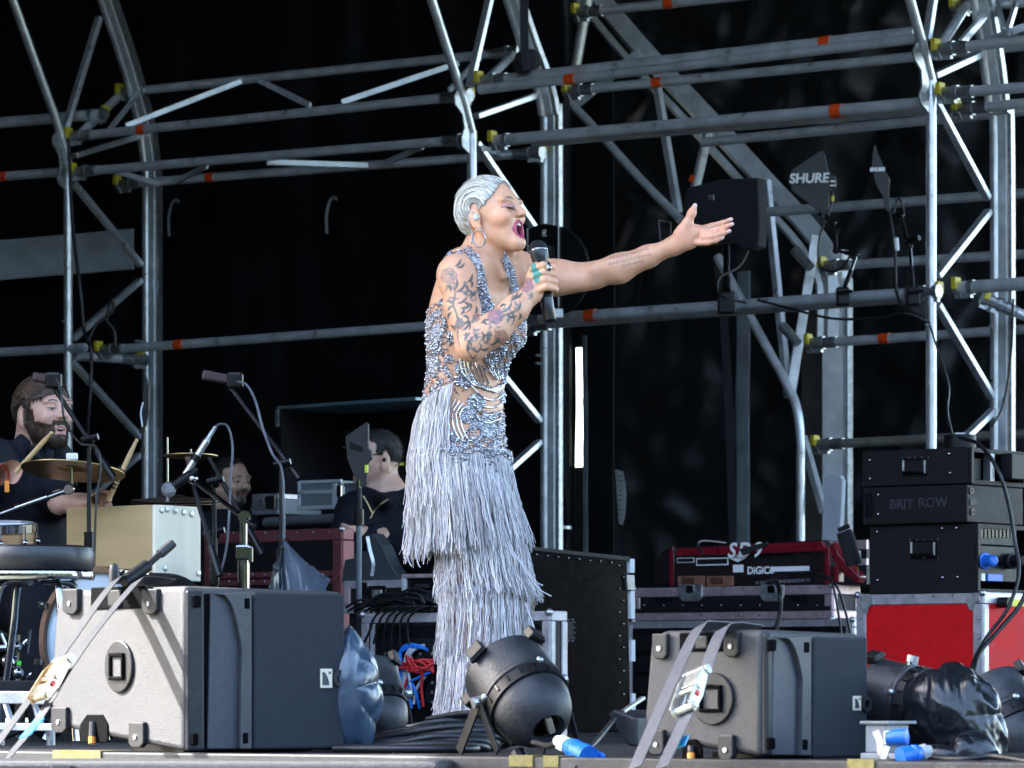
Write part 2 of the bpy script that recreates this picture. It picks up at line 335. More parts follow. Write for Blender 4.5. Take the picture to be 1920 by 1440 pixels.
# ------------------------------------------------------------------ truss frames and tubes of the roof structure
TR = 0.024
def coupler(p, d, parent, yellow=True):       # wedge coupler at p on a tube running along d
    d = Vector(d).normalized(); q = d.to_track_quat('X', 'Z').to_matrix()
    up_ = q @ Vector((0, 0, 1)); sd_ = q @ Vector((0, 1, 0)); p = Vector(p)
    o = MB().tube([p - d * .045, p - d * .02], .034, 10).tube([p - d * .02, p + d * .03], .029, 10).tube([p + d * .03, p + d * .055], .034, 10).tube([p + d * .06, p + d * .13], .0285, 10).box(p - up_ * .034, (.085, .022, .026), q).tube([p - up_ * .05 - sd_ * .02, p - up_ * .02 - sd_ * .045], .007, 6).tube([p + d * .08 - sd_ * .033, p + d * .08 + sd_ * .033], .005, 6).tube([p + d * .115 - sd_ * .033, p + d * .115 + sd_ * .033], .005, 6).build('coupler', STEEL, parent, 35)
    if yellow: MB().box(Vector(p) + q @ Vector((-.03, -.02, .02)), (.026, .05, .056), q).build('wedge', YEL, o, None, .004)
    return o
def tubething(label, a, b, r=TR, m=None, tapes=(), couplers='', name='scaffold_tube', group='scaffold tubes of the stage roof', n=14):
    a, b = Vector(a), Vector(b); root = thing(name, label, 'scaffold tube', a, group); d = (b - a).normalized()
    MB().tube([a, b], r, n).build('tube', m or ALUD, root, 40)
    for t in tapes:
        MB().tube([a + d * (t * (b - a).length - .028), a + d * (t * (b - a).length + .028)], r + .003, n).build('tape_band', REDT, root, 40)
    if 'a' in couplers: coupler(a + d * .02, d, root)
    if 'b' in couplers: coupler(b - d * .02, -d, root)
    return root
def keder_post(pts, parent, m):               # rear chord: round tube with a flat box profile and a groove
    k = cat(pts, 5) if len(pts) > 2 else [Vector(p) for p in pts]
    MB().tube(k, TR * 1.05, 14).build('rear_tube', m, parent, 40)
    b = MB(); off = TV * 0.045 + TU * -0.012
    b.strip([p + TU * -.044 + TV * .012 for p in k], .046, .05, TU); b.build('keder_profile', ALUB, parent, 30, .004)
    g = MB(); g.strip([p + TU * -.080 + TV * .014 for p in k], .018, .034, TU); g.build('keder_groove', STEEL, parent, 30, .003)
def gusset(fx, poly, parent):
    p = [framep(fx, x, y) for x, y in poly]; n = TU * .006; k = len(p)
    MB().add([q - n for q in p] + [q + n for q in p], [tuple(range(k)), tuple(range(2 * k - 1, k - 1, -1))] + [(i, k + i, k + (i + 1) % k, (i + 1) % k) for i in range(k)]).build('gusset_plate', STEEL, parent, None, .002)
def frame(fx, front, rear, braces, plate, label, bolts=()):
    root = thing('roof_truss', label, 'truss', (lambda q: (q.x, q.y, 0))(wallp(fx, 1300)), 'truss frames of the stage roof')
    f = [framep(fx, x, y) for x, y in front]
    MB().tube(f[:2], TR, 16).build('front_post', ALU, root, 40)
    MB().tube(f[1:], TR * .98, 16).build('raked_chord', ALU, root, 40)
    keder_post([framep(fx, x, y) for x, y in rear], root, ALU)
    for (a, b) in braces: MB().bar(framep(fx, *a), framep(fx, *b), .030, .038, TU).build('brace', ALU, root, None, .004)
    if plate: gusset(fx, plate, root)
    for (x, y) in bolts:
        c = framep(fx, x, y); MB().tube([c - TV * .04 - TU * .0, c + TV * .04], .007, 6).build('bolt', STEEL, root)
    return root
def foot(fx): return (fx, 1358)
frame(128, [(128, 1356), (128, 300), (102, 215), (-10, -95)], [(275, 1353), (275, 400), (273, 320), (262, 235), (240, 150), (215, 70), (160, -90)],
      [((137, 342), (264, 497)), ((264, 525), (136, 636)), ((134, 678), (262, 820)), ((262, 852), (136, 960)), ((136, 985), (262, 1120)), ((186, 32), (122, 243)), ((140, 292), (268, 253))],
      [(108, 243), (98, 256), (98, 270), (110, 290), (112, 315), (106, 333), (110, 345), (122, 356), (130, 300), (124, 262)],
      'truss frame standing behind the drummer at the left edge', [(126, 604), (262, 640)])
frame(885, [(885, 1358), (885, 250), (870, 190), (790, -60)], [(1022, 1352), (1022, 300), (1018, 215), (1004, 150), (975, 70), (925, -80)],
      [((922, -20), (880, 163)), ((893, 218), (1008, 178)), ((893, 268), (1010, 440)), ((1013, 478), (893, 600)), ((893, 645), (1012, 790)), ((1012, 828), (893, 935)), ((893, 965), (1012, 1110))],
      [(858, 165), (851, 178), (852, 195), (866, 215), (870, 240), (864, 258), (865, 275), (880, 290), (888, 245), (876, 195)],
      'truss frame standing directly behind the singer', [(1014, 667), (1014, 682)])
frame(1746, [(1746, 1362), (1746, 150), (1728, 78), (1690, -60)], [(1866, 1358), (1866, 300), (1858, 210), (1846, 110), (1828, 0), (1815, -70)],
      [((1752, -20), (1738, 75)), ((1752, 142), (1848, 98)), ((1754, 190), (1852, 372)), ((1854, 396), (1757, 518)), ((1757, 571), (1860, 745)), ((1862, 770), (1757, 872)), ((1757, 900), (1862, 1030))],
      [(1718, 78), (1711, 95), (1714, 112), (1726, 132), (1728, 160), (1722, 180), (1726, 195), (1741, 213), (1747, 150), (1733, 100)],
      'truss frame standing at the right edge above the black amplifier racks', [(1744, 610), (1864, 612)])

# horizontal ladder beams of the left bay
def ladder(a, b, c, d, braces, label, tapes=(), tapes2=(), coup='ab'):
    root = thing('ladder_beam', label, 'truss beam', a, 'ladder beams between the truss frames')
    for p, q, tp in ((a, b, tapes), (c, d, tapes2)):
        dd = (q - p).normalized(); MB().tube([p, q], TR, 14).build('chord', ALUD, root, 40)
        for t in tp: MB().tube([p + (q - p) * t - dd * .025, p + (q - p) * t + dd * .025], TR + .003, 14).build('tape_band', REDT, root, 40)
        if 'a' in coup: coupler(p, dd, root)
        if 'b' in coup: coupler(q, -dd, root)
    for i_, (p, q) in enumerate(braces): MB().bar(p, q, .016, .030).build('brace', ALUB if 'bright' in label and i_ == 2 else ALUD, root, None, .003)
    return root
W = wallp
ladder(W(140, 256, 0), W(868, 180, 0), W(236, 173, .52), W(962, 97, .52),
       [(W(205, 243, .03), W(262, 173, .5)), (W(236, 236, .03), W(453, 152, .5)), (W(485, 150, .5), W(582, 198, .03)), (W(640, 192, .03), W(860, 118, .5)), (W(842, 170, .03), W(900, 108, .5))],
       'upper ladder beam crossing the black wall left of the singer', tapes=(.185,))
ladder(W(148, 322, 0), W(872, 262, 0), W(232, 345, .52), W(1004, 287, .52),
       [(W(205, 318, .03), W(297, 345, .5)), (W(325, 342, .5), W(388, 312, .03)), (W(500, 304, .03), W(690, 310, .5)), (W(722, 306, .5), W(792, 275, .03)), (W(905, 278, .03), W(936, 288, .5))],
       'second ladder beam with a bright flat brace, below the upper one', tapes2=(.225,))
tubething('long tube with one red band running from the singer waist to the drummer', W(192, 657, 0), W(905, 604, 0), tapes=(.215,), couplers='ab')
tubething('thin tube just under the long waist height tube near the drummer', W(140, 668, .05), W(266, 675, .5), couplers='b')
tubething('tube leaving the left edge of the picture beside the raked truss chord', W(-60, 236, 0), W(190, 214, .1), r=.03, couplers='b')
tubething('tube with red tape at the left edge below the upper ladder beam', W(-60, 336, 0), W(122, 322, 0), tapes=(.38,))
tubething('dark tube at the left edge behind the head of the drummer', W(-60, 664, 0), W(160, 652, 0))
tubething('short stub tube slanting between the upper ladder beam chords at the left', W(152, 250, 0), W(222, 182, .5), couplers='')
tubething('short stub tube slanting behind the singer at the top of her truss frame', W(916, 148, 0), W(962, 102, .5), r=.022)

# tubes of the right bay in front of the raked corner beam
tubething('uppermost of the three close parallel tubes running right from behind the singer', W(905, 152, 0), W(1716, 59, 0), tapes=(.805,), couplers='a')
tubething('middle tube of the three parallel ones, red tape near its left end', W(900, 168, -.05), W(1722, 72, -.05), tapes=(.22,), couplers='')
tubething('lowest tube of the three parallel ones, starting at a clamp, red tape on it', W(1068, 171, .9), W(1930, 85, .9), tapes=(.205,), m=ALUD, couplers='a')
tubething('thick pair tube crossing above the black covered lamp, red tape at its right', W(930, 264, 0), W(1748, 192, 0), r=.029, tapes=(.795,), couplers='a')
tubething('tube lying tight under the thick red taped one above the covered lamp', W(1000, 268, .06), W(1748, 206, .06), r=.022, tapes=())
tubething('tube leaving a clamp above the black covered lamp and passing behind the right frame', W(1318, 267, 1.0), W(1930, 207, 1.0))
tubething('tube passing behind both paddle antennas', W(1418, 399, .9), W(1930, 362, .9), m=ALUD)
tubething('long tube carrying the two jointed antenna arms, red tape left of the middle', W(968, 601, 0), W(1752, 547, 0), r=.027, tapes=(.19,), couplers='ab', m=ALUD)
tubething('second tube lying under the long one that carries the antenna arms', W(985, 612, .08), W(1740, 558, .08), r=.020, couplers='a', m=ALUD)
tubething('rear tube starting at the raked leg behind the antenna arms', W(1548, 499, 1.4), W(1930, 476, 1.4), couplers='a', m=ALUD)
tubething('rear tube with one red tape band below the antenna arms', W(1522, 644, 1.4), W(1930, 617, 1.4), tapes=(.345,), couplers='a')
tubething('lowest rear tube, just above the black amplifier racks', W(1535, 834, 1.4), W(1930, 813, 1.4), couplers='a', m=mat('dull_tube', (0.34, 0.33, 0.29), .5, .6, .2, 20, .2))
tubething('tube leaving the right frame at the very top of the picture', W(1795, 12, .55), W(1960, 2, .55), couplers='a')
tubething('upper tube running off the right edge beside the yellow wedges', W(1762, 93, -.05), W(1960, 71, -.05), couplers='a')
tubething('middle tube running off the right edge below the yellow wedges', W(1770, 175, 0), W(1960, 161, 0), couplers='a')
tubething('lower tube with two yellow wedges at the right edge of the picture', W(1800, 205, .5), W(1960, 190, .5), couplers='a')
tubething('tube running off the right edge at the height of the antenna arm tube', W(1800, 540, 0), W(1960, 529, 0), r=.03, couplers='a')
tubething('tube slanting down to the right edge behind the right frame', W(1850, 562, .3), W(1960, 608, .5), couplers='a')
tubething('short tube rising to the yellow wedge coupler at the top right', W(1760, 92, 0), W(1812, 10, .5))
for a, b, lb in (((1802, 80, .03), (1868, 3, .5), 'flat brace rising to the top right corner left of the rear post'), ((1868, 3, .5), (1884, 60, .3), 'flat brace hanging from the top tube right of the rear post'), ((1860, 75, .4), (1950, 40, .3), 'pale flat brace slanting across the tubes in the top right corner'), ((1905, 5, .5), (1888, 62, .3), 'short pale brace at the right edge near the top')):
    r_ = thing('truss_brace', lb, 'brace', W(*a), 'flat braces in the top right corner'); MB().bar(W(*a), W(*b), .02, .04).build('brace_bar', ALU, r_, None, .004)

# raked corner beam: the roof slope comes down to the right
OC = 2.2
root = thing('corner_frame', 'raked corner beam sloping down to the right behind the antennas and into a leg', 'truss', (lambda q: (q.x, q.y, 0))(W(1500, 1300, OC)), None)
up = [(1085, -50), (1200, 88), (1320, 215), (1430, 335), (1530, 445), (1566, 520), (1567, 640)]
k = cat([W(x, y, OC + .1) for x, y in up], 5)
MB().strip(k, .10, .06, [Vector((.7, .2, .7))] * 26 + [Vector((1, 0, .3))] * (len(k) - 26)).build('rafter', ALUD, root, 30, .006)
MB().strip([p + Vector((-.085, 0, -.05)) for p in k], .035, .05, [Vector((.7, .2, .7))] * 26 + [Vector((1, 0, .3))] * (len(k) - 26)).build('rafter_flange', ALUB, root, 30, .004)
MB().strip([W(1567, y, OC + .12) for y in (470, 700, 1000, 1362)], .13, .07, TU).build('leg_profile', mat('pale_extrusion', (.80, .82, .84), .45, .0, .15, 10, .1, dirt=.2), root, 30, .006)
MB().strip([W(1592, y, OC + .10) for y in (520, 700, 1000, 1362)], .02, .05, TU).build('keder_groove', STEEL, root, 30, .004)
MB().tube(cat([W(1032, 160, OC - .2), W(1100, 225, OC - .2), W(1200, 335, OC - .2), W(1276, 412, OC - .2)], 4), TR, 12).build('inner_chord', ALUD, root, 40)
MB().tube(cat([W(1345, 480, OC - .2), W(1412, 604, OC - .2), W(1478, 726, OC - .2), W(1496, 775, OC - .2), W(1501, 830, OC - .2), W(1501, 860, OC - .2)], 5), TR, 12).build('inner_chord', ALUD, root, 40)
MB().tube([W(1501, 850, OC - .2), W(1501, 1360, OC - .2)], TR, 12).build('leg', ALU, root, 40)
for a, b in (((1230, 150), (1272, 400)), ((1200, 98), (1080, 195)), ((1437, 338), (1478, 745)), ((1530, 440), (1482, 740)), ((1505, 820), (1545, 960))):
    MB().bar(W(*a, OC - .08), W(*b, OC - .16), .03, .05).build('brace', ALUD, root, None, .004)
MB().tube([W(1105, -20, OC - .5), W(1078, 130, OC - .5)], .03, 12).build('stub_tube', ALU, root, 40)
MB().tube([W(1330, 240, OC - .6), W(1302, 360, OC - .6)], .026, 12).build('stub_tube', ALU, root, 40)
MB().tube([W(1304, 330, OC - .6), W(1301, 342, OC - .6)], .029, 12).build('tape_band', REDT, root, 40)
for x, y in ((1512, 490), (1488, 632)): MB().tube([W(x - 22, y - 22, OC - .3), W(x + 8, y + 12, OC - .3)], .026, 10).build('stub_tube', STEEL, root, 40)
tubething('top tube leaving a clamp right of the hanging black strap, red tape on it', W(1085, 24, 1.2), W(1560, -25, 1.2), tapes=(.37,), couplers='a')
pst = thing('flanged_post', 'short galvanised post with a flange beside the truss foot behind the singer', 'post', (lambda q: (q.x, q.y, 0))(W(1046, 1300, .9)))
a, b = W(1046, 950, .9), W(1046, 1356, .9); MB().tube([a, b], .028, 14).build('tube', STEEL, pst, 40)
c = W(1050, 987, .9); MB().tube([c, c - Vector((0, 0, .014))], .062, 16).build('flange', STEEL, pst, 40)
# ------------------------------------------------------------------ foreground: monitor wedges, ratchet straps, lamps, plastic, plugs
CREAM = mat('badge_cream', (0.62, 0.55, 0.42), .5, 0, .08, 60)
DHORN = mat('horn_flare_lit', (.040, .042, .048), .5, 0, .25, 40, .2, 90)  # horn plastic again, lighter for the light caught by the flare
DGREY = mat('moulded_grey', (0.018, 0.019, 0.022), .42, 0, .2, 60, .2, spec=.3)
def monitor(label, xc, xl, xr, yt, Y, yaw, feet, cup, handle, conn, bezel, horn, grille, badge, port, lean=0.0):
    yb = floor_row(Y); M, w_, d_, h = cornerbox(xc, xl, xr, yt, yb, Y, yaw)
    p = at(xc, yb, Y); root = thing('monitor_speaker', label, 'loudspeaker', (p.x, p.y, 0), 'floor monitor speakers')
    FR = Face(p, yaw); FL = Face(p, yaw - math.pi / 2)        # grille face, side face (its local x runs towards the near edge)
    b = MB(M); prof = [(0, 0.004), (0, h), (d_ * .82, h), (d_ * .90, h * .97), (d_ * .95, h * .88), (d_, h * .32), (d_ * .97, h * .22), (d_ * .84, h * .135)]
    vs = [(0, y, z) for y, z in prof] + [(w_, y * .9, z * (1 - .02 * (z > h * .5))) for y, z in prof]; n = len(prof)
    b.add(vs, [tuple(range(n)), tuple(range(2 * n - 1, n - 1, -1))] + [(i, n + i, n + (i + 1) % n, (i + 1) % n) for i in range(n)])
    b.build('cabinet', CAB, root, 30, .014, 3); MB(M).box2((w_ * .1, d_ * .12, .002), (w_ * .9, d_ * .5, h * .05)).build('wedge_block', BLK, root)
    FR.rect(*bezel, -.010, .004).build('side_bezel', DGREY, root, None, .008)
    hx0, hy0, hx1, hy1 = horn
    FR.rect(bezel[2] + 1, hy0 + 4, hx1 - 2, hy1 - 4, -.002, .003).build('horn_throat', VOID, root)
    hw = hx1 - hx0; cv = [(hx0 + hw * (.12 + .62 * t ** .6), hy0 + 4 + (hy1 - hy0) * .34 * t ** 1.7) for t in [i / 9 for i in range(10)]]
    FR.poly([(hx0 - hw * .08, hy1)] + [(hx0, hy0 + 4)] + cv + [(hx0 + hw * .70, hy1)], -.007, .002).build('horn', HORN, root, None, .002)  # flat darker panel standing in for the shaded hollow of the horn
    FR.poly(cv + [(hx0 + hw * .70, hy1), (hx1, hy1), (hx1, hy0)], -.019, .002).build('horn_flare', DHORN, root, None, .006, 3)
    g = FR.rect(*grille, -.022, .003); gr = g.build('grille', GRILLE, root, None, .006)
    for (x, y) in ((bezel[0] + (bezel[2] - bezel[0]) * .5, bezel[1] + 22), (bezel[0] + (bezel[2] - bezel[0]) * .35, bezel[3] - 22), (hx1 - 9, hy0 + 22), (hx1 - 12, hy1 - 20)):
        FR.rect(x - 6, y - 11, x + 6, y + 11, -.0202, -.0085).build('screw_recess', VOID, root, None, .004)
    x0, y0, x1, y1 = badge; FR.rect(x0, y0, x1, y1, -.0255, -.0215).build('badge', CREAM, gr, None, .001)
    FR.poly([(x0 + (x1 - x0) * .15, y0 + (y1 - y0) * .85), (x0 + (x1 - x0) * .15, y0 + (y1 - y0) * .15), (x0 + (x1 - x0) * .35, y0 + (y1 - y0) * .2), (x0 + (x1 - x0) * .55, y0 + (y1 - y0) * .4), (x0 + (x1 - x0) * .68, y0 + (y1 - y0) * .65), (x0 + (x1 - x0) * .72, y0 + (y1 - y0) * .85)], -.0265, -.025).build('logo', HORN, gr)
    FR.rect(x0 + (x1 - x0) * .68, y0 + (y1 - y0) * .15, x0 + (x1 - x0) * .85, y0 + (y1 - y0) * .28, -.0265, -.025).build('logo', HORN, gr)
    c = FR.pt(*port, -.022); rr = 16 * mpp(Y); L = axis_mat(c, c - FR.n)
    MB().lathe([(rr * .5, 0), (rr * .5, .006), (rr, .006), (rr, -.004)], L, 20).build('port_ring', DGREY, gr, 30); MB().lathe([(rr * .5, .001), (0.0005, .001)], L, 16).build('port_hole', VOID, gr)
    # the side with its feet, pole cup, handle and connector plate
    for (x, y) in feet:
        s_ = 14
        f = FL.poly([(x - s_, y - 24), (x + s_, y - 24), (x + s_, y + 16), (x + s_ - 7, y + 24), (x - s_ + 7, y + 24), (x - s_, y + 16)], -.012, .004).build('rubber_foot', DGREY, root, None, .003)
        q = FL.pt(x, y + 4, -.011); MB().tube([q, q - FL.n * .004], 5 * mpp(Y), 8).build('screw', STEEL, f)
    cx, cy, cr = cup; q = FL.pt(cx, cy, 0); L = axis_mat(q, q - FL.n); k = mpp(Y)
    asp = 1.0
    MB().lathe([(cr * k, -.004), (cr * k, .006), (cr * k * .96, .008), (cr * k * .55, .008)], L, 32).build('pole_cup', DGREY, root, 30)
    sq = cr * .52; qx, qz = FL.loc(cx, cy); b = MB(FL.M); e = sq * k; t = e * .28
    for (u0, u1, v0, v1) in ((-e, e, e - t, e), (-e, e, -e, -e + t), (-e, -e + t, -e + t, e - t), (e - t, e, -e + t, e - t)): b.box2((qx + u0, -.016, qz + v0), (qx + u1, -.006, qz + v1))
    b.build('socket_frame', VOID, root, None, .003)
    MB(FL.M).box2((qx - e + t, -.009, qz - e + t), (qx + e - t, -.0075, qz + e - t)).build('socket_floor', CAB, root)
    x0, y0, x1, y1 = handle
    hb = FL.rect(x0, y0, x1, y1, -.004, .003).build('handle_recess', VOID, root, None, .004)
    FL.rect(x0 + (x1 - x0) * .36, y0 + 6, x0 + (x1 - x0) * .6, y1 - 5, -.010, -.003).build('handle_grip', DGREY, hb, None, .003)
    x0, y0, x1, y1 = conn; cb = FL.poly([(x0, y1), (x0, y0 + 18), (x0 + 12, y0), (x1 - 10, y0), (x1, y0 + 18), (x1, y1)], -.004, .003).build('connector_plate', VOID, root, None, .003)
    q0 = FL.pt((x0 + x1) / 2, y0 + 14, -.006); q1 = FL.pt((x0 + x1) / 2 + 3, y1 - 10, -.012)
    MB().tube([q0, q1], 7 * k, 10).build('plug', DGREY, cb); MB().tube([q1, q1 + Vector((0, -.004, -.016))], 7.5 * k, 10).build('plug_collar', mat('orange_plastic', (.65, .22, .01), .4), cb)
    return root, FR, FL
LM, LFR, LFL = monitor('sunlit monitor speaker at the left, its pale speckled side lit by the sun', 345, 92, 645, 1098, 9.93, R(37),
    [(138, 1128), (287, 1128), (117, 1350), (262, 1378)], (226, 1250, 50), (172, 1100, 272, 1142), (152, 1340, 204, 1392),
    (347, 1106, 380, 1408), (392, 1110, 464, 1404), (468, 1112, 637, 1404), (590, 1254, 612, 1290), (626, 1272))
RM, RFR, RFL = monitor('shaded grey monitor speaker at the right with a ratchet strap across its side', 1428, 1206, 1617, 1180, 9.05, R(50),
    [(1242, 1212), (1376, 1208), (1236, 1392), (1366, 1402)], (1338, 1310, 50), (1275, 1186, 1368, 1222), (1280, 1386, 1318, 1422),
    (1430, 1188, 1444, 1416), (1446, 1192, 1508, 1416), (1511, 1194, 1612, 1420), (1583, 1305, 1597, 1332), (1607, 1320))

def ratchet_strap(label, runs, rat, tape, top, gold, web=WEB):
    p0 = runs[0][-1]; root = thing('ratchet_strap', label, 'strap', p0, 'ratchet straps over the monitors')
    for pts, wid in zip(runs, (.036, .036)):
        MB().strip(cat(pts, 6) if len(pts) > 2 else pts, wid, .002, (.8, -.35, .45)).build('webbing', web, root, None)
    if tape: MB().strip(tape, .039, .0035, (.8, -.35, .45)).build('blue_tape', BLUET, root)
    a, b = Vector(rat[0]), Vector(rat[1]); ax = (b - a).normalized(); sd = Vector((.8, -.35, .45)); sd = (sd - ax * sd.dot(ax)).normalized(); nn = ax.cross(sd).normalized()
    if nn.y > 0: nn = -nn
    L = (b - a).length; q = Matrix((sd, ax, nn)).transposed().to_4x4(); q.translation = a
    for s_ in (-1, 1):
        MB(q).prism([(0, 0), (.012, -.004), (.028, .006), (.03, .02), (.018, .03), (0, .026)], -.002, .002, Matrix.Translation((s_ * .024, 0, 0)) @ Matrix.Rotation(R(90), 4, 'Z') @ Matrix.Scale(L / .03, 4, (1, 0, 0))).build('side_plate', gold, root, None, .001)
    for t, z, r_ in ((.08, .008, .008), (.45, .016, .006), (.92, .012, .011)):
        MB(q).tube([(-.03, L * t, z), (.03, L * t, z)], r_, 10).build('spindle', gold if t < .5 else STEEL, root)
    MB(q).box((0, L * .7, .02), (.040, L * .35, .004)).build('lever', gold, root, None, .001)
    MB(q).box((.026, L * .3, .014), (.008, .012, .008)).build('latch', mat('red_latch', (.55, .02, .015), .4), root)
    return root
GOLD = mat('zinc_yellow', (.55, .40, .24), .3, .9, .25, 60, .1)
tl = Vector((0, 0, .004))
ratchet_strap('ratchet strap with a gold buckle and blue tape over the sunlit left monitor',
    [[at(300, 1094, 10.45), at(232, 1091, 10.22) + tl, at(206, 1100, 10.10), at(110, 1235, 9.86), at(0, 1388, 9.60), at(-60, 1470, 9.45)],
     [at(320, 1092, 10.35), at(268, 1091, 10.12) + tl, at(248, 1100, 10.04), at(172, 1192, 9.86), at(118, 1270, 9.74), at(70, 1352, 9.63), at(8, 1428, 9.52)]],
    (at(76, 1318, 9.66), at(130, 1240, 9.75)), [at(73, 1350, 9.625), at(46, 1382, 9.585)], None, GOLD)
ratchet_strap('ratchet strap with a silver buckle over the shaded right monitor',
    [[at(1400, 1180, 9.35), at(1330, 1176, 9.20) + tl, at(1305, 1184, 9.10), at(1255, 1290, 8.93), at(1190, 1440, 8.72)],
     [at(1420, 1180, 9.25), at(1372, 1178, 9.14) + tl, at(1350, 1186, 9.05), at(1320, 1262, 8.93), at(1285, 1345, 8.82), at(1240, 1440, 8.70)]],
    (at(1286, 1340, 8.82), at(1316, 1264, 8.93)), [at(1278, 1383, 8.80), at(1270, 1402, 8.78)], None, mat('zinc_silver', (.60, .60, .55), .35, .8, .25, 60), mat('webbing_shade_lifted', (.075, .08, .095), .5, 0, .25, 80, .3, 900))  # same webbing, colour lifted because this strap lies in shade

# the front fill speaker in front of the stage, seen only along its top edge
p = at(150, 1424, 9.15); ff = thing('front_fill_speaker', 'low speaker box whose top edge runs along the bottom left of the picture', 'loudspeaker', (p.x, p.y, -1.45))
Ff = Face(p, R(-6)); x0 = Ff.loc(-60)[0]; x1 = Ff.loc(826)[0]; z1 = 0
MB(Ff.M).box2((x0, 0, -.36), (x1, .30, -.002)).build('cabinet', CAB, ff, None, .012, 3)
MB(Ff.M).box2((Ff.loc(145)[0], -.012, -.34), (x1 - .01, .001, -.016)).build('grille', GRILLE, ff, None, .006)
MB(Ff.M).box2((Ff.loc(95)[0], -.014, -.33), (Ff.loc(138)[0], .001, -.012)).build('corner_foot', DGREY, ff, None, .006)
MB(Ff.M).box2((x0 + .05, .05, -1.445 - p.z), (x1 - .05, .25, -.36)).build('plinth', BLK, ff)

# PAR lamps
PARM = mat('par_black', (0.016, 0.018, 0.022), .46, 0, .4, 24, .25, 120, spec=.4, dirt=.25)
def parcan(label, base, axis, R0, Ln, yoke_dir, name='stage_lamp', group='black can lamps on the stage edge', hole=True, flaps=(0, 1.7, 3.4, 4.9), rot=0.0):
    """base = centre of the front rim; axis points from the front rim to the rear cap"""
    base = Vector(base); ax = Vector(axis).normalized(); root = thing(name, label, 'stage lamp', base, group)
    L = axis_mat(base, base + ax) @ Matrix.Rotation(rot, 4, 'Z')
    MB().lathe([(R0 * .93, .005), (R0, 0), (R0 * 1.02, .01), (R0 * 1.0, .02), (R0 * .99, Ln * .38), (R0 * 1.02, Ln * .40), (R0 * 1.02, Ln * .44), (R0 * .98, Ln * .45)], L, 40).build('barrel', PARM, root, 30)
    MB().lathe([(R0 * .98, Ln * .44), (R0 * .97, Ln * .56), (R0 * 1.01, Ln * .57), (R0 * 1.01, Ln * .60), (R0 * .93, Ln * .61)], L, 40).build('vent_ring', BLK, root, 30)
    MB().lathe([(R0 * .94, Ln * .60), (R0 * .92, Ln * .68), (R0 * .84, Ln * .80), (R0 * .70, Ln * .90), (R0 * .52, Ln * .97), (R0 * .42, Ln * 1.0), (R0 * .36, Ln * .985), (R0 * .34, Ln * .90)], L, 40).build('rear_cap', PARM, root, 50)
    MB().lathe([(R0 * .34, Ln * .91), (0.001, Ln * .90)], L, 20).build('cap_mouth', VOID, root)
    MB(L).box((R0 * .10, 0, Ln * .94), (R0 * .16, R0 * .5, .02)).build('lamp_base', mat('ceramic', (.45, .40, .32), .6), root, None, .003)
    for i in range(18):
        a = 2 * math.pi * i / 18 + .1; MB(L @ Matrix.Rotation(a, 4, 'Z')).box((R0 * .985, 0, Ln * .505), (.006, R0 * .045, Ln * .07)).build('vent_slot', BLKG, root)
    for a in flaps:
        MB(L @ Matrix.Rotation(a, 4, 'Z')).box((R0 * 1.08, 0, -.002), (R0 * .24, R0 * .42, .03)).box((R0 * 1.10, 0, .014), (R0 * .12, R0 * .5, .006)).build('gel_clip', BLK, root, None, .003)
    # yoke
    yd = Vector(yoke_dir); yd = (yd - ax * yd.dot(ax)).normalized(); c = base + ax * Ln * .36; dn = Vector((0, 0, -1)); dn = (dn - yd * dn.dot(yd)).normalized()
    zf = max(.02, c.z - .006)
    for s_ in (-1, 1):
        a = c + yd * s_ * R0 * 1.06; MB().tube([a - yd * s_ * .03, a + yd * s_ * .014], .013, 10).build('pivot_bolt', STEEL, root)
        for back in (-.10, .10):
            e = Vector((a.x + ax.x * back - yd.x * s_ * .0, a.y + ax.y * back, .006)); MB().bar(a, e, .028, .005, yd).build('yoke_leg', BLK, root, None, .001)
    MB().tube([c - yd * R0 * .3 + ax * .05 + Vector((0, 0, -R0 * 1.02)), c - yd * R0 * .3 + ax * .09 + Vector((0, 0, -R0 * 1.16))], .018, 10).build('cable_gland', BLK, root)
    for a in (.9, 2.6, 5.4): MB(L @ Matrix.Rotation(a, 4, 'Z')).ball((R0 * 1.0, 0, Ln * .42), .009, 8).build('dome_screw', STEEL, root, 60)
    return root
k = mpp(9.6)
parcan('large black can lamp lying in front of the dress of the singer', at(945, 1256, 9.80), (0.44, -.66, -.60), 83 * k, 188 * k, (.86, .35, .2), rot=.6, flaps=(0.55, 2.05, 3.6, 5.2))
k = mpp(9.3)
parcan('black can lamp pointing backwards beside the right monitor speaker', at(1640, 1310, 9.5), (.74, -.50, -.16), 78 * k, 176 * k, (.3, -.3, -.9), rot=.2)
parcan('black can lamp half cut by the right edge beyond the plastic covered one', at(1855, 1292, 10.2), (.34, -.45, -.66), 66 * mpp(10.2), 170 * mpp(10.2), (.8, .4, .1), rot=1.0)
parcan('black can lamp poking out of the blue plastic sheet by the left monitor', at(690, 1262, 10.6), (.22, -.45, -.68), 56 * mpp(10.6), 150 * mpp(10.6), (.85, .35, .1), rot=.9)

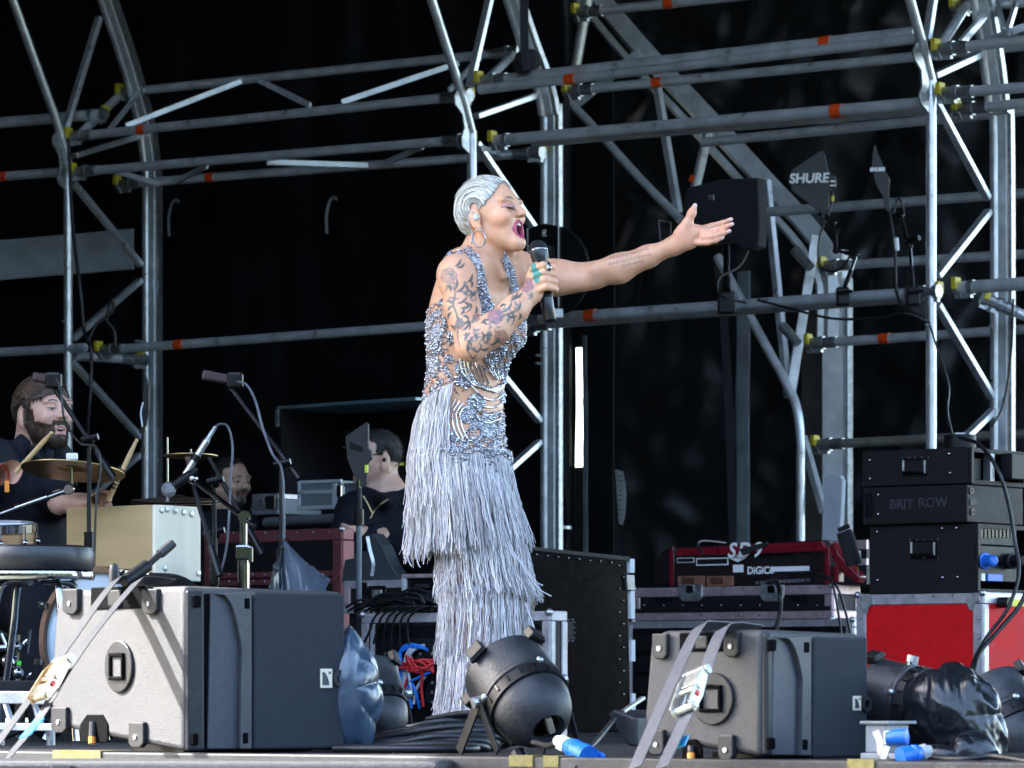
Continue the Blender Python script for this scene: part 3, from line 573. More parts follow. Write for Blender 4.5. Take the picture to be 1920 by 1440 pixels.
# crumpled plastic
def crumple(name, label, cat_, outline, Y, thick, m, seed, amp=.02, base_z=None, n=150, group=None, freq=9.0):
    """a crumpled bag: star-shaped pixel outline blown up to a closed, faceted body"""
    cx = sum(p[0] for p in outline) / len(outline); cy = sum(p[1] for p in outline) / len(outline); c = at(cx, cy, Y)
    ang = sorted((math.atan2(-(y - cy), x - cx), math.hypot(x - cx, y - cy)) for x, y in outline); A = [a for a, _ in ang]; Rr = [r for _, r in ang]
    A = [A[-1] - 2 * math.pi] + A + [A[0] + 2 * math.pi]; Rr = [Rr[-1]] + Rr + [Rr[0]]; vs = []; m_ = n // 2; kk = mpp(Y)
    for i in range(m_ + 1):
        ph = math.pi * i / m_ - math.pi / 2
        for j in range(n):
            th = 2 * math.pi * j / n - math.pi; rad = float(np.interp(th, A, Rr)) * kk
            d = Vector((rad * math.cos(ph) ** .8 * math.cos(th) if abs(ph) < 1.5707 else 0, thick * math.sin(ph), rad * math.cos(ph) ** .8 * math.sin(th) if abs(ph) < 1.5707 else 0))
            q = c + d; nn = Vector((d.x / max(.02, rad) ** 2, d.y / thick ** 2, d.z / max(.02, rad) ** 2)); nn = nn.normalized() if nn.length > 0 else Vector((0, 1, 0))
            u = Vector((q.x * freq * 1.25, q.y * freq, q.z * freq * .62)) + Vector((seed, 0, 0)); wv = u + noise.noise_vector(u * .7) * .8
            dsp = .55 * noise.noise(wv) + .75 * (.35 - abs(noise.noise(wv * 1.9))) + .30 * (.3 - abs(noise.noise(wv * 4.1 + Vector((0, seed, 0))))) + .07 * (.3 - abs(noise.noise(wv * 9)))
            q = q + nn * (dsp * amp * (1 - .7 * abs(math.sin(ph)) ** 6))
            if base_z is not None: q.z = max(base_z, q.z)
            vs.append(q)
    fs = [(i * n + j, i * n + (j + 1) % n, (i + 1) * n + (j + 1) % n, (i + 1) * n + j) for i in range(m_) for j in range(n)]
    o = obj_from(name, vs, fs, m, None, 180); tag(o, label, cat_, group); return o
PLB = mat('black_bin_plastic', (0.007, 0.009, 0.012), .27, 0, .3, 20, .3, 40, spec=.5)
PLT = mat('blue_grey_plastic', (0.035, 0.06, 0.095), .24, 0, .45, 9, .35, 45, spec=.6)
crumple('plastic_bag', 'crumpled black plastic bag pulled over a lamp at the bottom right', 'plastic bag', [(1700, 1290), (1730, 1262), (1790, 1246), (1830, 1275), (1862, 1340), (1876, 1385), (1870, 1425), (1800, 1420), (1740, 1405), (1712, 1370)], 9.35, .12, PLB, 4, .040, .004, freq=5.5)
crumple('plastic_bag', 'loose edge of black plastic trailing on the floor before the bottom right lamps', 'plastic bag', [(1716, 1415), (1780, 1402), (1868, 1408), (1880, 1424), (1790, 1430), (1730, 1428)], 9.15, .05, PLB, 8, .012, .004)
crumple('plastic_sheet', 'blue tinted plastic sheet bulging behind the left monitor speaker', 'plastic sheet', [(636, 1200), (655, 1175), (680, 1215), (706, 1280), (700, 1350), (690, 1412), (620, 1412), (600, 1300)], 10.25, .09, PLT, 5, .020, .004, freq=4.5)
# the peaked plastic cover on the boom stand
def tent(name, label, apex, rim, Y, m, n=40):
    a = at(*apex, Y); k = len(rim); pts = [at(x, y, Y + dy) for x, y, dy in rim]; vs = [a]; rows = 22
    loop = cat(pts + [pts[0]], 5)[:-1]
    for r in range(1, rows + 1):
        t = r / rows
        for q in loop:
            p_ = a.lerp(q, t); w_ = noise.noise(p_ * 10) * .03 * t + abs(noise.noise(p_ * 24)) * .022 * t + abs(noise.noise(p_ * 55)) * .008; vs.append(p_ + Vector((w_, w_ * .6, -.01 * math.sin(t * 3))))
    m_ = len(loop); fs = [(0, 1 + j, 1 + (j + 1) % m_) for j in range(m_)] + [(1 + r * m_ + j, 1 + r * m_ + (j + 1) % m_, 1 + (r + 1) * m_ + (j + 1) % m_, 1 + (r + 1) * m_ + j) for r in range(rows - 1) for j in range(m_)]
    o = obj_from(name, vs, fs, m, None, 30); return tag(o, label, 'plastic sheet')
tent('plastic_cover', 'peaked grey plastic cover tied round the foot of the tall boom stand', (531, 1010), [(498, 1105, -.1), (500, 1400, -.12), (560, 1412, -.25), (660, 1410, -.15), (612, 1105, .0), (600, 1100, .22), (510, 1100, .2)], 12.9, mat('grey_plastic', (.055, .07, .095), .26, 0, .4, 10, .3, 40, spec=.6))

# blue power connectors
def cee_plug(label, a, b, r, body=BLUEP, cap=WHITE, flap=True):
    a, b = Vector(a), Vector(b); L = (b - a).length; root = thing('power_connector', label, 'connector', a, 'blue power connectors'); M = axis_mat(a, b)
    MB().lathe([(r * .3, -L * .15), (r * .55, -L * .12), (r * .62, 0), (r * .75, .004), (r * .75, L * .24), (r * .6, L * .26)], M, 18, True, True).build('gland_nut', cap, root, 30)
    MB().lathe([(r * .7, L * .24), (r * .95, L * .4), (r, L * .45), (r, L * .52), (r * .92, L * .54), (r * .92, L * .72), (r * 1.05, L * .74), (r * 1.05, L), (r * .8, L)], M, 22, True, True).build('body', body, root, 30)
    for i in range(8): MB(M @ Matrix.Rotation(i * .785, 4, 'Z')).box((r * .76, 0, L * .12), (r * .08, r * .14, L * .2)).build('rib', cap, root)
    if flap: MB(M).prism([(r * .9, L * .3), (r * 1.5, L * .4), (r * 1.75, L * .7), (r * 1.6, L * 1.1), (r * 1.3, L * 1.1), (r * 1.35, L * .75), (r * 1.1, L * .55)], -r * .3, r * .3).build('flap', body, root, None, .003)
    return root
cee_plug('blue plug with a white collar lying under the large can lamp', at(1052, 1392, 9.38), at(1104, 1418, 9.26), 19 * mpp(9.3))
cee_plug('blue plug lying on the floor below the can lamp beside the right monitor', at(1738, 1408, 8.9), at(1688, 1420, 8.87), 18 * mpp(8.9), cap=mat('grey_collar', (.32, .35, .38), .5), flap=False)
pb = thing('power_box', 'grey white power box with a blue socket beside the right monitor', 'power box', at(1655, 1420, 9.0))
Fp = Face(at(1618, 1420, 9.05), YAW); Fp.rect(1622, 1356, 1662, 1412, 0, .09).build('box_body', mat('grey_box', (.22, .235, .25), .5, 0, .1, 30), pb, None, .004)
Fp.rect(1616, 1352, 1672, 1358, -.01, .10).build('lid', mat('grey_lid', (.18, .19, .2), .5), pb, None, .002)
Fp.rect(1662, 1370, 1676, 1396, -.012, .06).build('socket_plate', WHITE, pb, None, .003)
a = Fp.pt(1668, 1384, -.012); MB().lathe([(.013, 0), (.016, .012), (.018, .02), (.018, .045), (.012, .047)], axis_mat(a, a + Vector((.9, -.35, .05))), 16, True, True).build('socket', BLUEP, pb, 30)
Fp.rect(1622, 1412, 1690, 1424, -.02, .08).build('base_plate', mat('grey_box', (.22, .235, .25)), pb, None, .003)
hl = thing('steel_clamp', 'pale steel hook clamp leaning on the power box at the bottom right', 'clamp', at(1660, 1425, 8.95))
MB().strip(cat([at(1642, 1372, 8.96), at(1650, 1392, 8.94), at(1652, 1412, 8.92), at(1662, 1424, 8.9)], 4), .014, .006, (1, -.2, .3)).build('hook', mat('zinc_plate', (.35, .32, .27), .4, .5, .2, 60), hl, 30)
MB().strip([at(1664, 1400, 8.9), at(1655, 1428, 8.89)], .012, .006, (1, -.2, .2)).build('lever', STEEL, hl)

# small work lamp behind the right monitor and its cable
wl = thing('work_lamp', 'small black hooded lamp tipped over left of the right monitor speaker', 'lamp', at(1175, 1395, 9.8))
Fw = Face(at(1150, 1395, 9.8), YAW)
Fw.poly([(1152, 1338), (1166, 1330), (1208, 1346), (1208, 1400), (1190, 1398)], -.03, .09).build('hood', PARM, wl, None, .006)
MB().bar(at(1168, 1334, 9.7), at(1206, 1308, 9.75), .012, .006).build('bracket', STEEL, wl)
MB().tube(cat([at(1152, 1348, 9.72), at(1118, 1390, 9.5), at(1095, 1414, 9.35), at(1082, 1440, 9.1)], 5), .006, 8).build('cable', RUB, wl)
# coil of heavy cable on the floor before the singer
cc = thing('cable_coil', 'flattened coil of thick black cable on the floor before the dress of the singer', 'cable coil', at(860, 1405, 10.2))
for i in range(10):
    y0 = 1352 + i * 6.2; x0 = 690 - i * 8 + random.uniform(-12, 12); x1 = 960 - 14 * abs(i - 3) + random.uniform(-14, 14); Yb = 10.5 - .05 * i; jj = [random.uniform(-4, 4) for _ in range(6)]
    pts = [at(x0, y0 + 34, Yb), at(x0 + (x1 - x0) * .25, y0 + 18 + jj[0], Yb - .05), at(x0 + (x1 - x0) * .6, y0 + 2 + jj[1], Yb - .08), at(x1 - 20, y0 + 2 + jj[2], Yb - .06), at(x1 + 8, y0 + 12, Yb), at(x1 - 10, y0 + 22, Yb + .08), at((x0 + x1) / 2, y0 + 26 + jj[3], Yb + .15), at(x0 + 10, y0 + 42, Yb + .1)]
    for p_ in pts: p_.z = max(p_.z, .010)
    MB().tube(cat(pts, 6), .0095, 8).build('cable_loop', RUB, cc, 60)
MB().tube(cat([at(800, 1350, 10.45), at(880, 1338, 10.4), at(950, 1352, 10.35), at(966, 1368, 10.35), at(940, 1378, 10.4), at(900, 1372, 10.4)], 6), .0085, 8).build('cable_loop', RUB, cc, 60)
for lb, pts in (('black cable curving off the deck edge in front of the plastic sheet', [(700, 1398, 10.3), (730, 1402, 10.2), (742, 1425, 9.8), (746, 1445, 9.4)]),
                ('black cable hanging over the deck edge under the large can lamp', [(1000, 1392, 9.6), (1030, 1398, 9.5), (1044, 1390, 9.4)]),
                ('black cable snaking along the floor at the bottom right corner', [(1740, 1418, 9.0), (1800, 1424, 8.9), (1860, 1418, 8.9), (1930, 1428, 8.8)])):
    tag(MB().tube(cat([at(*q) for q in pts], 6), .007, 8).build('floor_cable', RUB, None, 60), lb, 'cable', 'cables on the stage edge')
# ------------------------------------------------------------------ middle ground: racks, cases, console, hung things
PY = YAW + math.pi / 2                          # planes that run away upstage
def rivets(fc, pts, parent, r=.004, m=None, d=-.002):
    b = MB()
    for x, y in pts: b.ball(fc.pt(x, y, d), r, 6)
    o = b.build('rivets', m or CHROME, parent, 60); o['kind'] = 'stuff'; return o
def rack_handle(fc, x0, y0, x1, y1, parent):
    h = fc.rect(x0, y0, x1, y1, -.004, .002).build('handle_plate', BLKG, parent, None, .002)
    fc.rect(x0 + 6, y0 + 8, x1 - 6, y1 - 6, -.007, -.003).build('handle_dish', BLK, h)
    for x in (x0 + 5, x1 - 5): b = MB().tube([fc.pt(x, y0 + 7, -.012), fc.pt(x, y1 - 7, -.012)], .004, 6).build('handle_rod', STEEL, h)
    MB().tube([fc.pt(x0 + 5, y1 - 8, -.014), fc.pt(x1 - 5, y1 - 8, -.014)], .006, 8).build('grip', BLKG, h)
    rivets(fc, [(x0 + (x1 - x0) * i / 4, y0 + 2) for i in range(5)] + [(x0 + (x1 - x0) * i / 2, y1 - 1) for i in range(3)], h, .003, CHROME, -.004)
def cornercase(name, label, cat_, xc, xl, xr, yt, yb, Y, depth=None, body=CASEB, trim=None, trim_w=.03, open_right=False, group=None, floor=False):
    """box aligned with the stage: left face along the front, right face running upstage"""
    if floor: yb = floor_row(Y)
    p = at(xc, yb, Y); FLf = Face(p, YAW); FRf = Face(p, PY); w_ = -FLf.loc(xl)[0]; d_ = FRf.loc(xr)[0] if depth is None else depth; h = (yb - yt) * mpp(Y)
    root = thing(name, label, cat_, p, group); M = FLf.M                   # local x negative to the left, y upstage
    if open_right:
        t = .015
        MB(M).box2((-w_, 0, 0), (-t, t, h)).build('side_panel', body, root, None, .003); MB(M).box2((-w_, d_ - t, 0), (-t, d_, h)).build('side_panel', body, root)
        MB(M).box2((-w_, t, 0), (-t, d_ - t, t)).build('bottom_panel', body, root); MB(M).box2((-w_, t, h - t), (-t, d_ - t, h)).build('top_panel', body, root); MB(M).box2((-w_, t, t), (-w_ + t, d_ - t, h - t)).build('back_panel', body, root)
        MB(M).box2((-t + .001, 0, 0), (0, .018, h)).build('edge_strip', BLK, root, None, .003)
    else: MB(M).box2((-w_, 0, 0), (0, d_, h)).build('body_panel', body, root, None, .004)
    if trim:
        g = trim_w; o = .004
        for (a, b) in (((-w_ - o, -o, h - g), (o, .004, h + o)), ((-w_ - o, -o, 0), (o, .004, g)), ((-w_ - o, -o, g), (-w_ + g, .004, h - g)), ((-g, -o, g), (o, .003, h - g)),
                       ((-.003, .004, h - g), (o + .001, d_, h + o + .001)), ((-.003, .004, 0), (o + .001, d_, g)), ((-.003, .0035, g), (o + .0015, g, h - g)), ((-.003, d_ - g, g), (o + .001, d_ + .002, h - g))):
            MB(M).box2(a, b).build('edge_trim', trim, root, None, .004)
        for x in (-w_, 0):
            for z in (0, h): MB(M).ball((x, 0, z), .013, 10).build('ball_corner', STEEL, root, 60)
    return root, FLf, FRf, w_, d_, h
TRIM = mat('case_trim', (0.46, 0.44, 0.47), .42, .75, .2, 30, .2, dirt=.3)
TRIMD = mat('case_trim_red_reflection', (0.16, 0.045, 0.05), .45, .4, .25, 30, .2, dirt=.2)  # case trim with a red reflection put into its colour
TRIMR = mat('case_trim_rosy', (0.50, 0.38, 0.40), .42, .7, .2, 30, .2, dirt=.3)
# red flight case and the three amplifier racks on it
rc, A, B, w_, d_, h = cornercase('flight_case', 'large red flight case with silver edges under the black amplifier racks', 'flight case', 1842, 1608, 1985, 1112, 1400, 15.2, body=RED, trim=TRIM, trim_w=.038, floor=True)
for x, y in ((1627, 1132), (1826, 1126)): A.poly([(x - 12, y - 14), (x + 12, y - 14), (x + 13, y + 2), (x + 4, y + 6), (x, y + 20), (x - 8, y + 16), (x - 12, y + 4)], -.008, -.003).build('corner_bracket', STEEL, rc, None, .002)
rivets(A, [(1640 + i * 37, 1121 - i * 1.2) for i in range(6)] + [(1616, 1160 + i * 36) for i in range(6)] + [(1836, 1160 + i * 36) for i in range(6)], rc, .005, CHROME, -.006)
B.rect(1880, 1124, 1930, 1137, -.006, -.001).build('yellow_label', mat('yellow_label', (.75, .72, .04), .5, 0, .15, 90), rc)
a = B.pt(1872, 1130, -.002); MB().tube([a, a - B.n * .045], .020, 14).build('cable_cap', BLK, rc)
for x0, s in ((1630, 0),): pass
r3, A3, B3, w3, d3, h3 = cornercase('amplifier_rack', 'tall black rack with a sprung handle standing on the red flight case', 'rack', 1834, 1630, 1975, 981, 1111, 15.2, open_right=True, group='black racks on the red case')
r3.location.z += 0; rack_handle(A3, 1707, 1010, 1760, 1048, r3)
rivets(A3, [(1645, 997), (1646, 1088), (1767, 991), (1794, 990), (1768, 1083), (1796, 1082)], r3, .008, CHROME)
for i in range(3): B3.rect(1842, 990 + i * 34, 1915, 1022 + i * 34, .02, .30).build('rack_unit', BLK, r3, None, .002)
for i in range(9): B3.rect(1846 + i * 7, 993, 1850 + i * 7, 1008, .015, .021).build('vent_slot', BLKG, r3)
for x, y in ((1843, 1052), (1895, 1052)): a = B3.pt(x + 4, y, .02); MB().lathe([(.028, 0), (.03, .03), (.022, .032), (.020, .075), (.012, .08)], axis_mat(a, a + Vector((.55, -.83, 0))), 16, True, True).build('blue_socket', BLUEP if x < 1890 else BLK, r3, 30)
B3.rect(1856, 1076, 1884, 1090, .008, .021).build('blue_connector', BLUEP, r3, None, .002); B3.rect(1845, 1075, 1852, 1089, .010, .021).build('status_display', WHITEP, r3)
r2, A2, B2, w2, d2, h2 = cornercase('equipment_sleeve', 'flat black rack sleeve with raised lettering, middle one of the rack stack', 'rack', 1813, 1617, 1918, 908, 979, 15.2, group='black racks on the red case')
for x, y in ((1647, 928), (1647, 964)): rivets(A2, [(x, y)], r2, .008, CHROME)
A2.poly([(1624, 926), (1634, 924), (1637, 934), (1636, 948), (1638, 962), (1634, 970), (1625, 971), (1621, 964), (1625, 950), (1621, 934)], -.003, -.0008).build('hand_hole', BLKG, r2)
for wd_, xx_ in (('BRIT', 1691), ('ROW', 1750)): x_, z_ = A2.loc(xx_, 946 - (xx_ - 1696) * .06); text_part(wd_, A2.M @ Matrix.Translation((x_, -.002, z_)), .050, mat('lettering_dark', (.05, .05, .06), .3), r2, thick=.002)
for x, y in ((1820, 920), (1822, 960)): a = B2.pt(x, y, -.001); MB().lathe([(.006, .004), (.012, .004), (.013, -.003)], axis_mat(a, a - B2.n), 12).build('bolt_ring', BLKG, r2, 30)
B2.rect(1818, 936, 1831, 947, -.003, 0).build('latch_plate', BLK, r2)
r1, A1, B1, w1, d1, h1 = cornercase('amplifier_rack', 'shallow black rack with handle, topmost of the stack at the right', 'rack', 1822, 1616, 1930, 838, 906, 15.2, open_right=True, group='black racks on the red case')
rack_handle(A1, 1692, 856, 1742, 894, r1); rivets(A1, [(1631, 863), (1632, 898), (1780, 851), (1782, 887)], r1, .008, CHROME)
B1.rect(1830, 858, 1862, 898, .05, .3).build('rack_unit', BLK, r1, None, .002); B1.rect(1866, 850, 1874, 902, .02, .05).build('rack_rail', STEEL, r1)
B1.rect(1884, 852, 1925, 900, -.03, .02).build('open_door', BLK, r1, None, .003)
dk = thing('round_drum_cap', 'low black cylinder standing on the topmost rack', 'canister', at(1800, 839, 15.5)); MB(axis_mat(at(1800, 840, 15.5), at(1800, 800, 15.5))).lathe([(.058, 0), (.058, .046), (.052, .048), (.02, .048)], None, 28, True, True).build('cylinder', BLK, dk, 30)
MB().box(at(1800, 815, 15.5), (.035, .02, .012)).build('white_tag', WHITE, dk)
for lb, pts, r_ in (('black cable hanging down the right rack stack and over the red case', [(1800, 820, 15.2), (1838, 835, 15.0), (1870, 880, 14.9), (1890, 940, 14.9), (1902, 1010, 14.9), (1910, 1075, 14.85), (1890, 1140, 14.8), (1850, 1195, 14.8), (1822, 1250, 14.7), (1815, 1300, 14.6)], .007),
                    ('second black cable running beside the first across the red case', [(1940, 1060, 14.8), (1915, 1130, 14.8), (1870, 1185, 14.75), (1835, 1228, 14.7), (1822, 1290, 14.6)], .008),
                    ('thin cable dropping from the right truss frame to the top rack', [(1744, 610, 19.2), (1756, 650, 18.8), (1778, 720, 17.5), (1776, 770, 16.5), (1786, 818, 15.5)], .005),
                    ('thin cable sagging below the antenna arms to the right truss post', [(1420, 562, 19.6), (1480, 578, 19.5), (1560, 597, 19.4), (1640, 597, 19.3), (1700, 588, 19.2), (1744, 606, 19.2)], .006),
                    ('cable hanging loose behind the right truss frame', [(1900, 560, 19.4), (1896, 660, 19.4), (1882, 755, 19.4), (1860, 800, 19.3)], .006)):
    tag(MB().tube(cat([at(*q) for q in pts], 7), r_, 8).build('hanging_cable', RUB, None, 60), lb, 'cable', 'cables hanging at the right')

# mixing desk on its flight case tray and rack
tr, A, B, w_, d_, h = cornercase('console_case', 'silver edged flight case tray under the red mixing desk', 'flight case', 1560, 1188, 1612, 1098, 1160, 17.2, trim=TRIMR, trim_w=.035, group=None)
A.rect(1190, 1139, 1559, 1147, -.007, -.003).build('lid_seam', BLK, tr)
for x in (1297, 1450):
    l_ = A.poly([(x - 22, 1096), (x + 22, 1096), (x + 22, 1120), (x + 15, 1128), (x - 15, 1128), (x - 22, 1120)], -.010, -.003).build('latch', STEEL, tr, None, .003)
    A.rect(x - 7, 1098, x + 7, 1112, -.016, -.009).build('latch_knob', CHROME, l_, None, .003)
for x in (1248, 1500): A.rect(x - 18, 1116, x + 14, 1128, -.002, .001).build('hinge_recess', BLKG, tr)
rivets(A, [(1215 + i * 36, 1106 - i * .6) for i in range(10)] + [(1210 + i * 36, 1135) for i in range(10)] + [(1210 + i * 36, 1153) for i in range(10)], tr, .005, CHROME, -.006)
ds = thing('mixing_desk', 'dark red and black mixing desk seen from behind on the silver case', 'mixing desk', A.pt(1188, 1098))
DRED = mat('desk_red', (.16, .004, .012), .3, 0, .2, 30, coat=.4); PAN = mat('desk_panel', (.010, .006, .008), .35, 0, .3, 30)
D = Face(A.pt(1400, 1099, .05), YAW)
D.poly([(1266, 1099), (1266, 1040), (1275, 1026), (1545, 1012), (1556, 1024), (1556, 1099)], 0, .38).build('back_panel', PAN, ds, None, .006)
D.poly([(1268, 1043), (1274, 1029), (1544, 1014), (1552, 1026), (1548, 1034)], -.014, .002).build('red_band', DRED, ds, None, .004)
for x0, x1, sgn in ((1228, 1268, 1), (1532, 1562, 0)):
    q = D.poly([(x0, 1099), (x0 + 2, 1062), (x0 + 10, 1040), (x0 + 24, 1030), (x1, 1026), (x1, 1099)], -.03 + .01 * sgn, .42).build('end_cheek', PAN, ds, 30, .012)
    D.poly([(x1 - 6, 1099), (x1 - 6, 1030), (x1, 1026), (x1, 1099)], -.036 + .01 * sgn, -.02).build('cheek_trim', DRED, ds)
x_, z_ = D.loc(1399, 1033); text_part('SD9', D.M @ Matrix.Translation((x_, -.0155, z_)), .085, WHITEP, ds, shear=.25, spacing=1.25, bold=.002)
D.poly([(1368, 1047), (1400, 1046), (1384, 1054)], -.004, .001).build('chevron', WHITEP, ds); x_, z_ = D.loc(1384, 1043); text_part('STEALTH', D.M @ Matrix.Translation((x_, -.003, z_)), .022, WHITEP, ds)
x_, z_ = D.loc(1427, 1070); text_part('DiGiCo', D.M @ Matrix.Translation((x_, -.003, z_)), .042, WHITEP, ds, bold=.001)
D.rect(1445, 1062, 1518, 1071, -.003, .001).build('name_strip', WHITEP, ds); D.rect(1270, 1046, 1302, 1055, -.0025, .001).build('label_plate', WHITEP, ds); D.rect(1271, 1047, 1301, 1054, -.0032, -.001).build('label_print', PAN, ds)
D.rect(1306, 1046, 1366, 1060, -.0025, .001).build('socket_frame', WHITEP, ds); D.rect(1308, 1048, 1364, 1058, -.0032, -.001).build('socket_panel', PAN, ds); D.rect(1375, 1059, 1394, 1073, -.0025, .001).build('rating_plate', WHITEP, ds)
for i in range(12):
    for y in (1039 - i * .5, 1090 - i * .5):
        x = 1418 + i * 8.6; D.rect(x, y, x + 6, y + 6, -.006, .001).build('jack_socket', BLKG if y < 1050 else STEEL, ds)
for x in (1272, 1326):
    f = D.rect(x, 1080, x + 50, 1099, -.006, .001).build('power_supply', mat('copper_plate', (.42, .20, .13), .4, .6, .2, 50), ds, None, .002)
    for i in range(7): D.rect(x + 8 + i * 3.4, 1083, x + 9.6 + i * 3.4, 1096, -.0075, -.005).build('vent_slot', BLKG, f)
for lb, pts in (('black cable bundle falling from the mixing desk over its case', [(1440, 1092, 16.7), (1455, 1090, 16.5), (1463, 1115, 16.4), (1462, 1150, 16.4), (1455, 1182, 16.4)]), ('thin cables falling from the right end of the mixing desk', [(1480, 1075, 16.7), (1545, 1078, 16.3), (1562, 1100, 16.2), (1572, 1150, 16.2), (1578, 1195, 16.2)]), ('thin black cable dropping beside the red flight case', [(1545, 1080, 16.4), (1570, 1102, 16.3), (1586, 1150, 16.3), (1596, 1195, 16.3)]), ('black cable arched over the top of the mixing desk', [(1320, 1040, 17.2), (1308, 1022, 17.4), (1318, 1014, 17.5), (1360, 1018, 17.7)])):
    tag(MB().tube(cat([at(*q) for q in pts], 6), .009 if 'bundle' in lb else .005, 8).build('desk_cable', RUB, None, 60), lb, 'cable', 'cables of the mixing desk')
fl = thing('dust_flap', 'black cloth flap lying over the letters of the mixing desk', 'cloth', D.pt(1400, 1030)); D.poly([(1392, 1030), (1444, 1016), (1446, 1022), (1400, 1042)], -.026, -.018).build('flap', BLKM, fl)
rk, A, B, w_, d_, h = cornercase('equipment_rack', 'open rack with pale silver edges below the mixing desk', 'rack', 1598, 1172, 1640, 1162, 1400, 17.1, trim=TRIM, trim_w=.03, floor=True)
A.rect(1184, 1176, 1586, 1360, -.008, -.001).build('rack_opening', BLKG, rk); A.rect(1183, 1172, 1188, 1345, -.014, -.006).build('rack_rail', ALUB, rk)
for y in (1190, 1230, 1270, 1310): A.rect(1192, y, 1580, y + 30, -.012, -.006).build('rack_unit', BLK, rk, None, .002)
# red chair arm, torch bag and the pale board between desk and racks
rb = thing('red_desk_arm', 'curved red metal arm beside the right end of the mixing desk', 'bracket', at(1590, 1110, 16.4)); Fq = Face(at(1580, 1110, 16.4), YAW)
Fq.poly([(1553, 1024), (1562, 1016), (1575, 1040), (1600, 1068), (1612, 1080), (1608, 1094), (1580, 1076), (1562, 1052)], 0, .05).build('arm', DRED, rb, 30, .006); Fq.rect(1562, 1060, 1572, 1092, 0, .04).build('post', DRED, rb, None, .004)
fcx = thing('flight_case', 'small silver edged case with a green label behind the hanging torch bag', 'flight case', at(1590, 1062, 17.5)); Fq = Face(at(1560, 1070, 17.3), YAW); Fq.rect(1558, 1016, 1625, 1096, 0, .3).build('body_panel', BLK, fcx)
Fq.rect(1557, 1013, 1626, 1030, -.006, .01).build('edge_trim', TRIMR, fcx); Fq.rect(1557, 1048, 1626, 1060, -.006, .01).build('edge_trim', TRIMR, fcx); Fq.rect(1566, 1033, 1614, 1047, -.004, .002).build('label', WHITEP, fcx); Fq.rect(1570, 1035, 1590, 1045, -.006, -.002).build('green_print', mat('green_print', (.02, .40, .25), .5), fcx)
tb = thing('torch_pouch', 'black cylindrical pouch hanging beside the racks with a yellow tag', 'pouch', at(1594, 1060, 15.8)); MB().tube([at(1582, 996, 15.8), at(1586, 1006, 15.8), at(1602, 1060, 15.8)], [.028, .032, .030], 12).build('pouch', BLKM, tb, 40)
MB().box(at(1582, 990, 15.8), (.045, .04, .018), Matrix.Rotation(-.4, 3, 'Y')).build('flap', BLK, tb, None, .004); MB().tube([at(1606, 1060, 15.8), at(1609, 1068, 15.8)], .004, 6).build('tag', YEL, tb); MB().tube([at(1609, 1068, 15.8), at(1610, 1082, 15.8)], .003, 6).build('ring', CHROME, tb)
# big black case behind the singer
bc = thing('flight_case', 'big black flight case stood on end right behind the singer', 'flight case', at(1000, floor_row(15.0), 15.0)); BF = Face(at(985, floor_row(15), 15.0), PY)
BF.poly([(985, floor_row(15) - 1), (985, 1028), (1176, 1048), (1184, floor_row(15.3))], 0, .5).build('body_panel', mat('case_black_sheen', (.0022, .0028, .0036), .24, 0, .2, 30, .05, spec=.07), bc, None, .005)
BF.poly([(985, 1030), (985, 1024), (1178, 1044), (1178, 1052)], -.006, .5).build('edge_trim', BLK, bc)
rivets(BF, [(1005 + i * 20, 1040 + i * 2.1) for i in range(8)] + [(1160 + (i % 2) * 8, 1060 + i * 22) for i in range(12)], bc, .0045, CHROME, -.003)
for y0, y1 in ((1048, 1074), (1108, 1160), (1200, 1240), (1300, 1380)): BF.poly([(1166 + y0 * .012, y0), (1178 + y0 * .008, y0), (1178 + y1 * .008, y1), (1166 + y1 * .012, y1)], -.008, .02).build('edge_trim', WHITE, bc)
BF.poly([(1171, 1078), (1185, 1078), (1187, 1106), (1173, 1106)], -.010, .02).build('corner_bracket', STEEL, bc)
for x, y, s_ in ((1058, 1182, 1), (1146, 1404, .8)):
    l_ = BF.rect(x - 15 * s_, y - 18 * s_, x + 15 * s_, y + 18 * s_, -.004, .001).build('latch_plate', BLK, bc, None, .002); rivets(BF, [(x - 14 * s_ + 7 * i * s_, y - 20 * s_) for i in range(5)] + [(x - 14 * s_ + 7 * i * s_, y + 20 * s_) for i in range(5)] + [(x - 17 * s_, y - 15 * s_ + 10 * i * s_) for i in range(4)] + [(x + 17 * s_, y - 15 * s_ + 10 * i * s_) for i in range(4)], l_, .0035, CHROME, -.003)
    BF.rect(x - 2, y - 15 * s_, x + 1, y - 6 * s_, -.008, -.003).build('latch_tongue', CHROME, l_)
# patch rack with coloured leads, left of the dress
prk, A, B, w_, d_, h = cornercase('patch_rack', 'open patch rack full of red and blue leads left of the dress', 'rack', 1030, 680, 1062, 1148, 1400, 13.7, trim=mat('ply_trim', (.40, .38, .40), .5, .4, .2, 30, .2, dirt=.5), trim_w=.028, floor=True)
A.rect(702, 1172, 1010, 1378, -.010, -.001).build('rack_opening', BLKG, prk); A.rect(700, 1170, 707, 1380, -.016, -.006).build('rack_rail', ALUB, prk); A.rect(712, 1196, 1005, 1318, -.013, -.006).build('patch_panel', BLK, prk, None, .002)
b = MB(); 
for i in range(7):
    for j in range(6): c = A.pt(728 + i * 22, 1226 + j * 18, -.014); b.tube([c, c - A.n * .004], .005, 8)
o = b.build('jack_sockets', STEEL, prk); o['kind'] = 'stuff'
for s, x, y in (('1', 741, 1242), ('9', 744, 1258), ('17', 743, 1277), ('25', 757, 1294), ('33', 743, 1312), ('27', 775, 1294)):
    x_, z_ = A.loc(x, y); text_part(s, A.M @ Matrix.Translation((x_, -.0135, z_)), .016, WHITEP, prk)['kind'] = 'stuff'
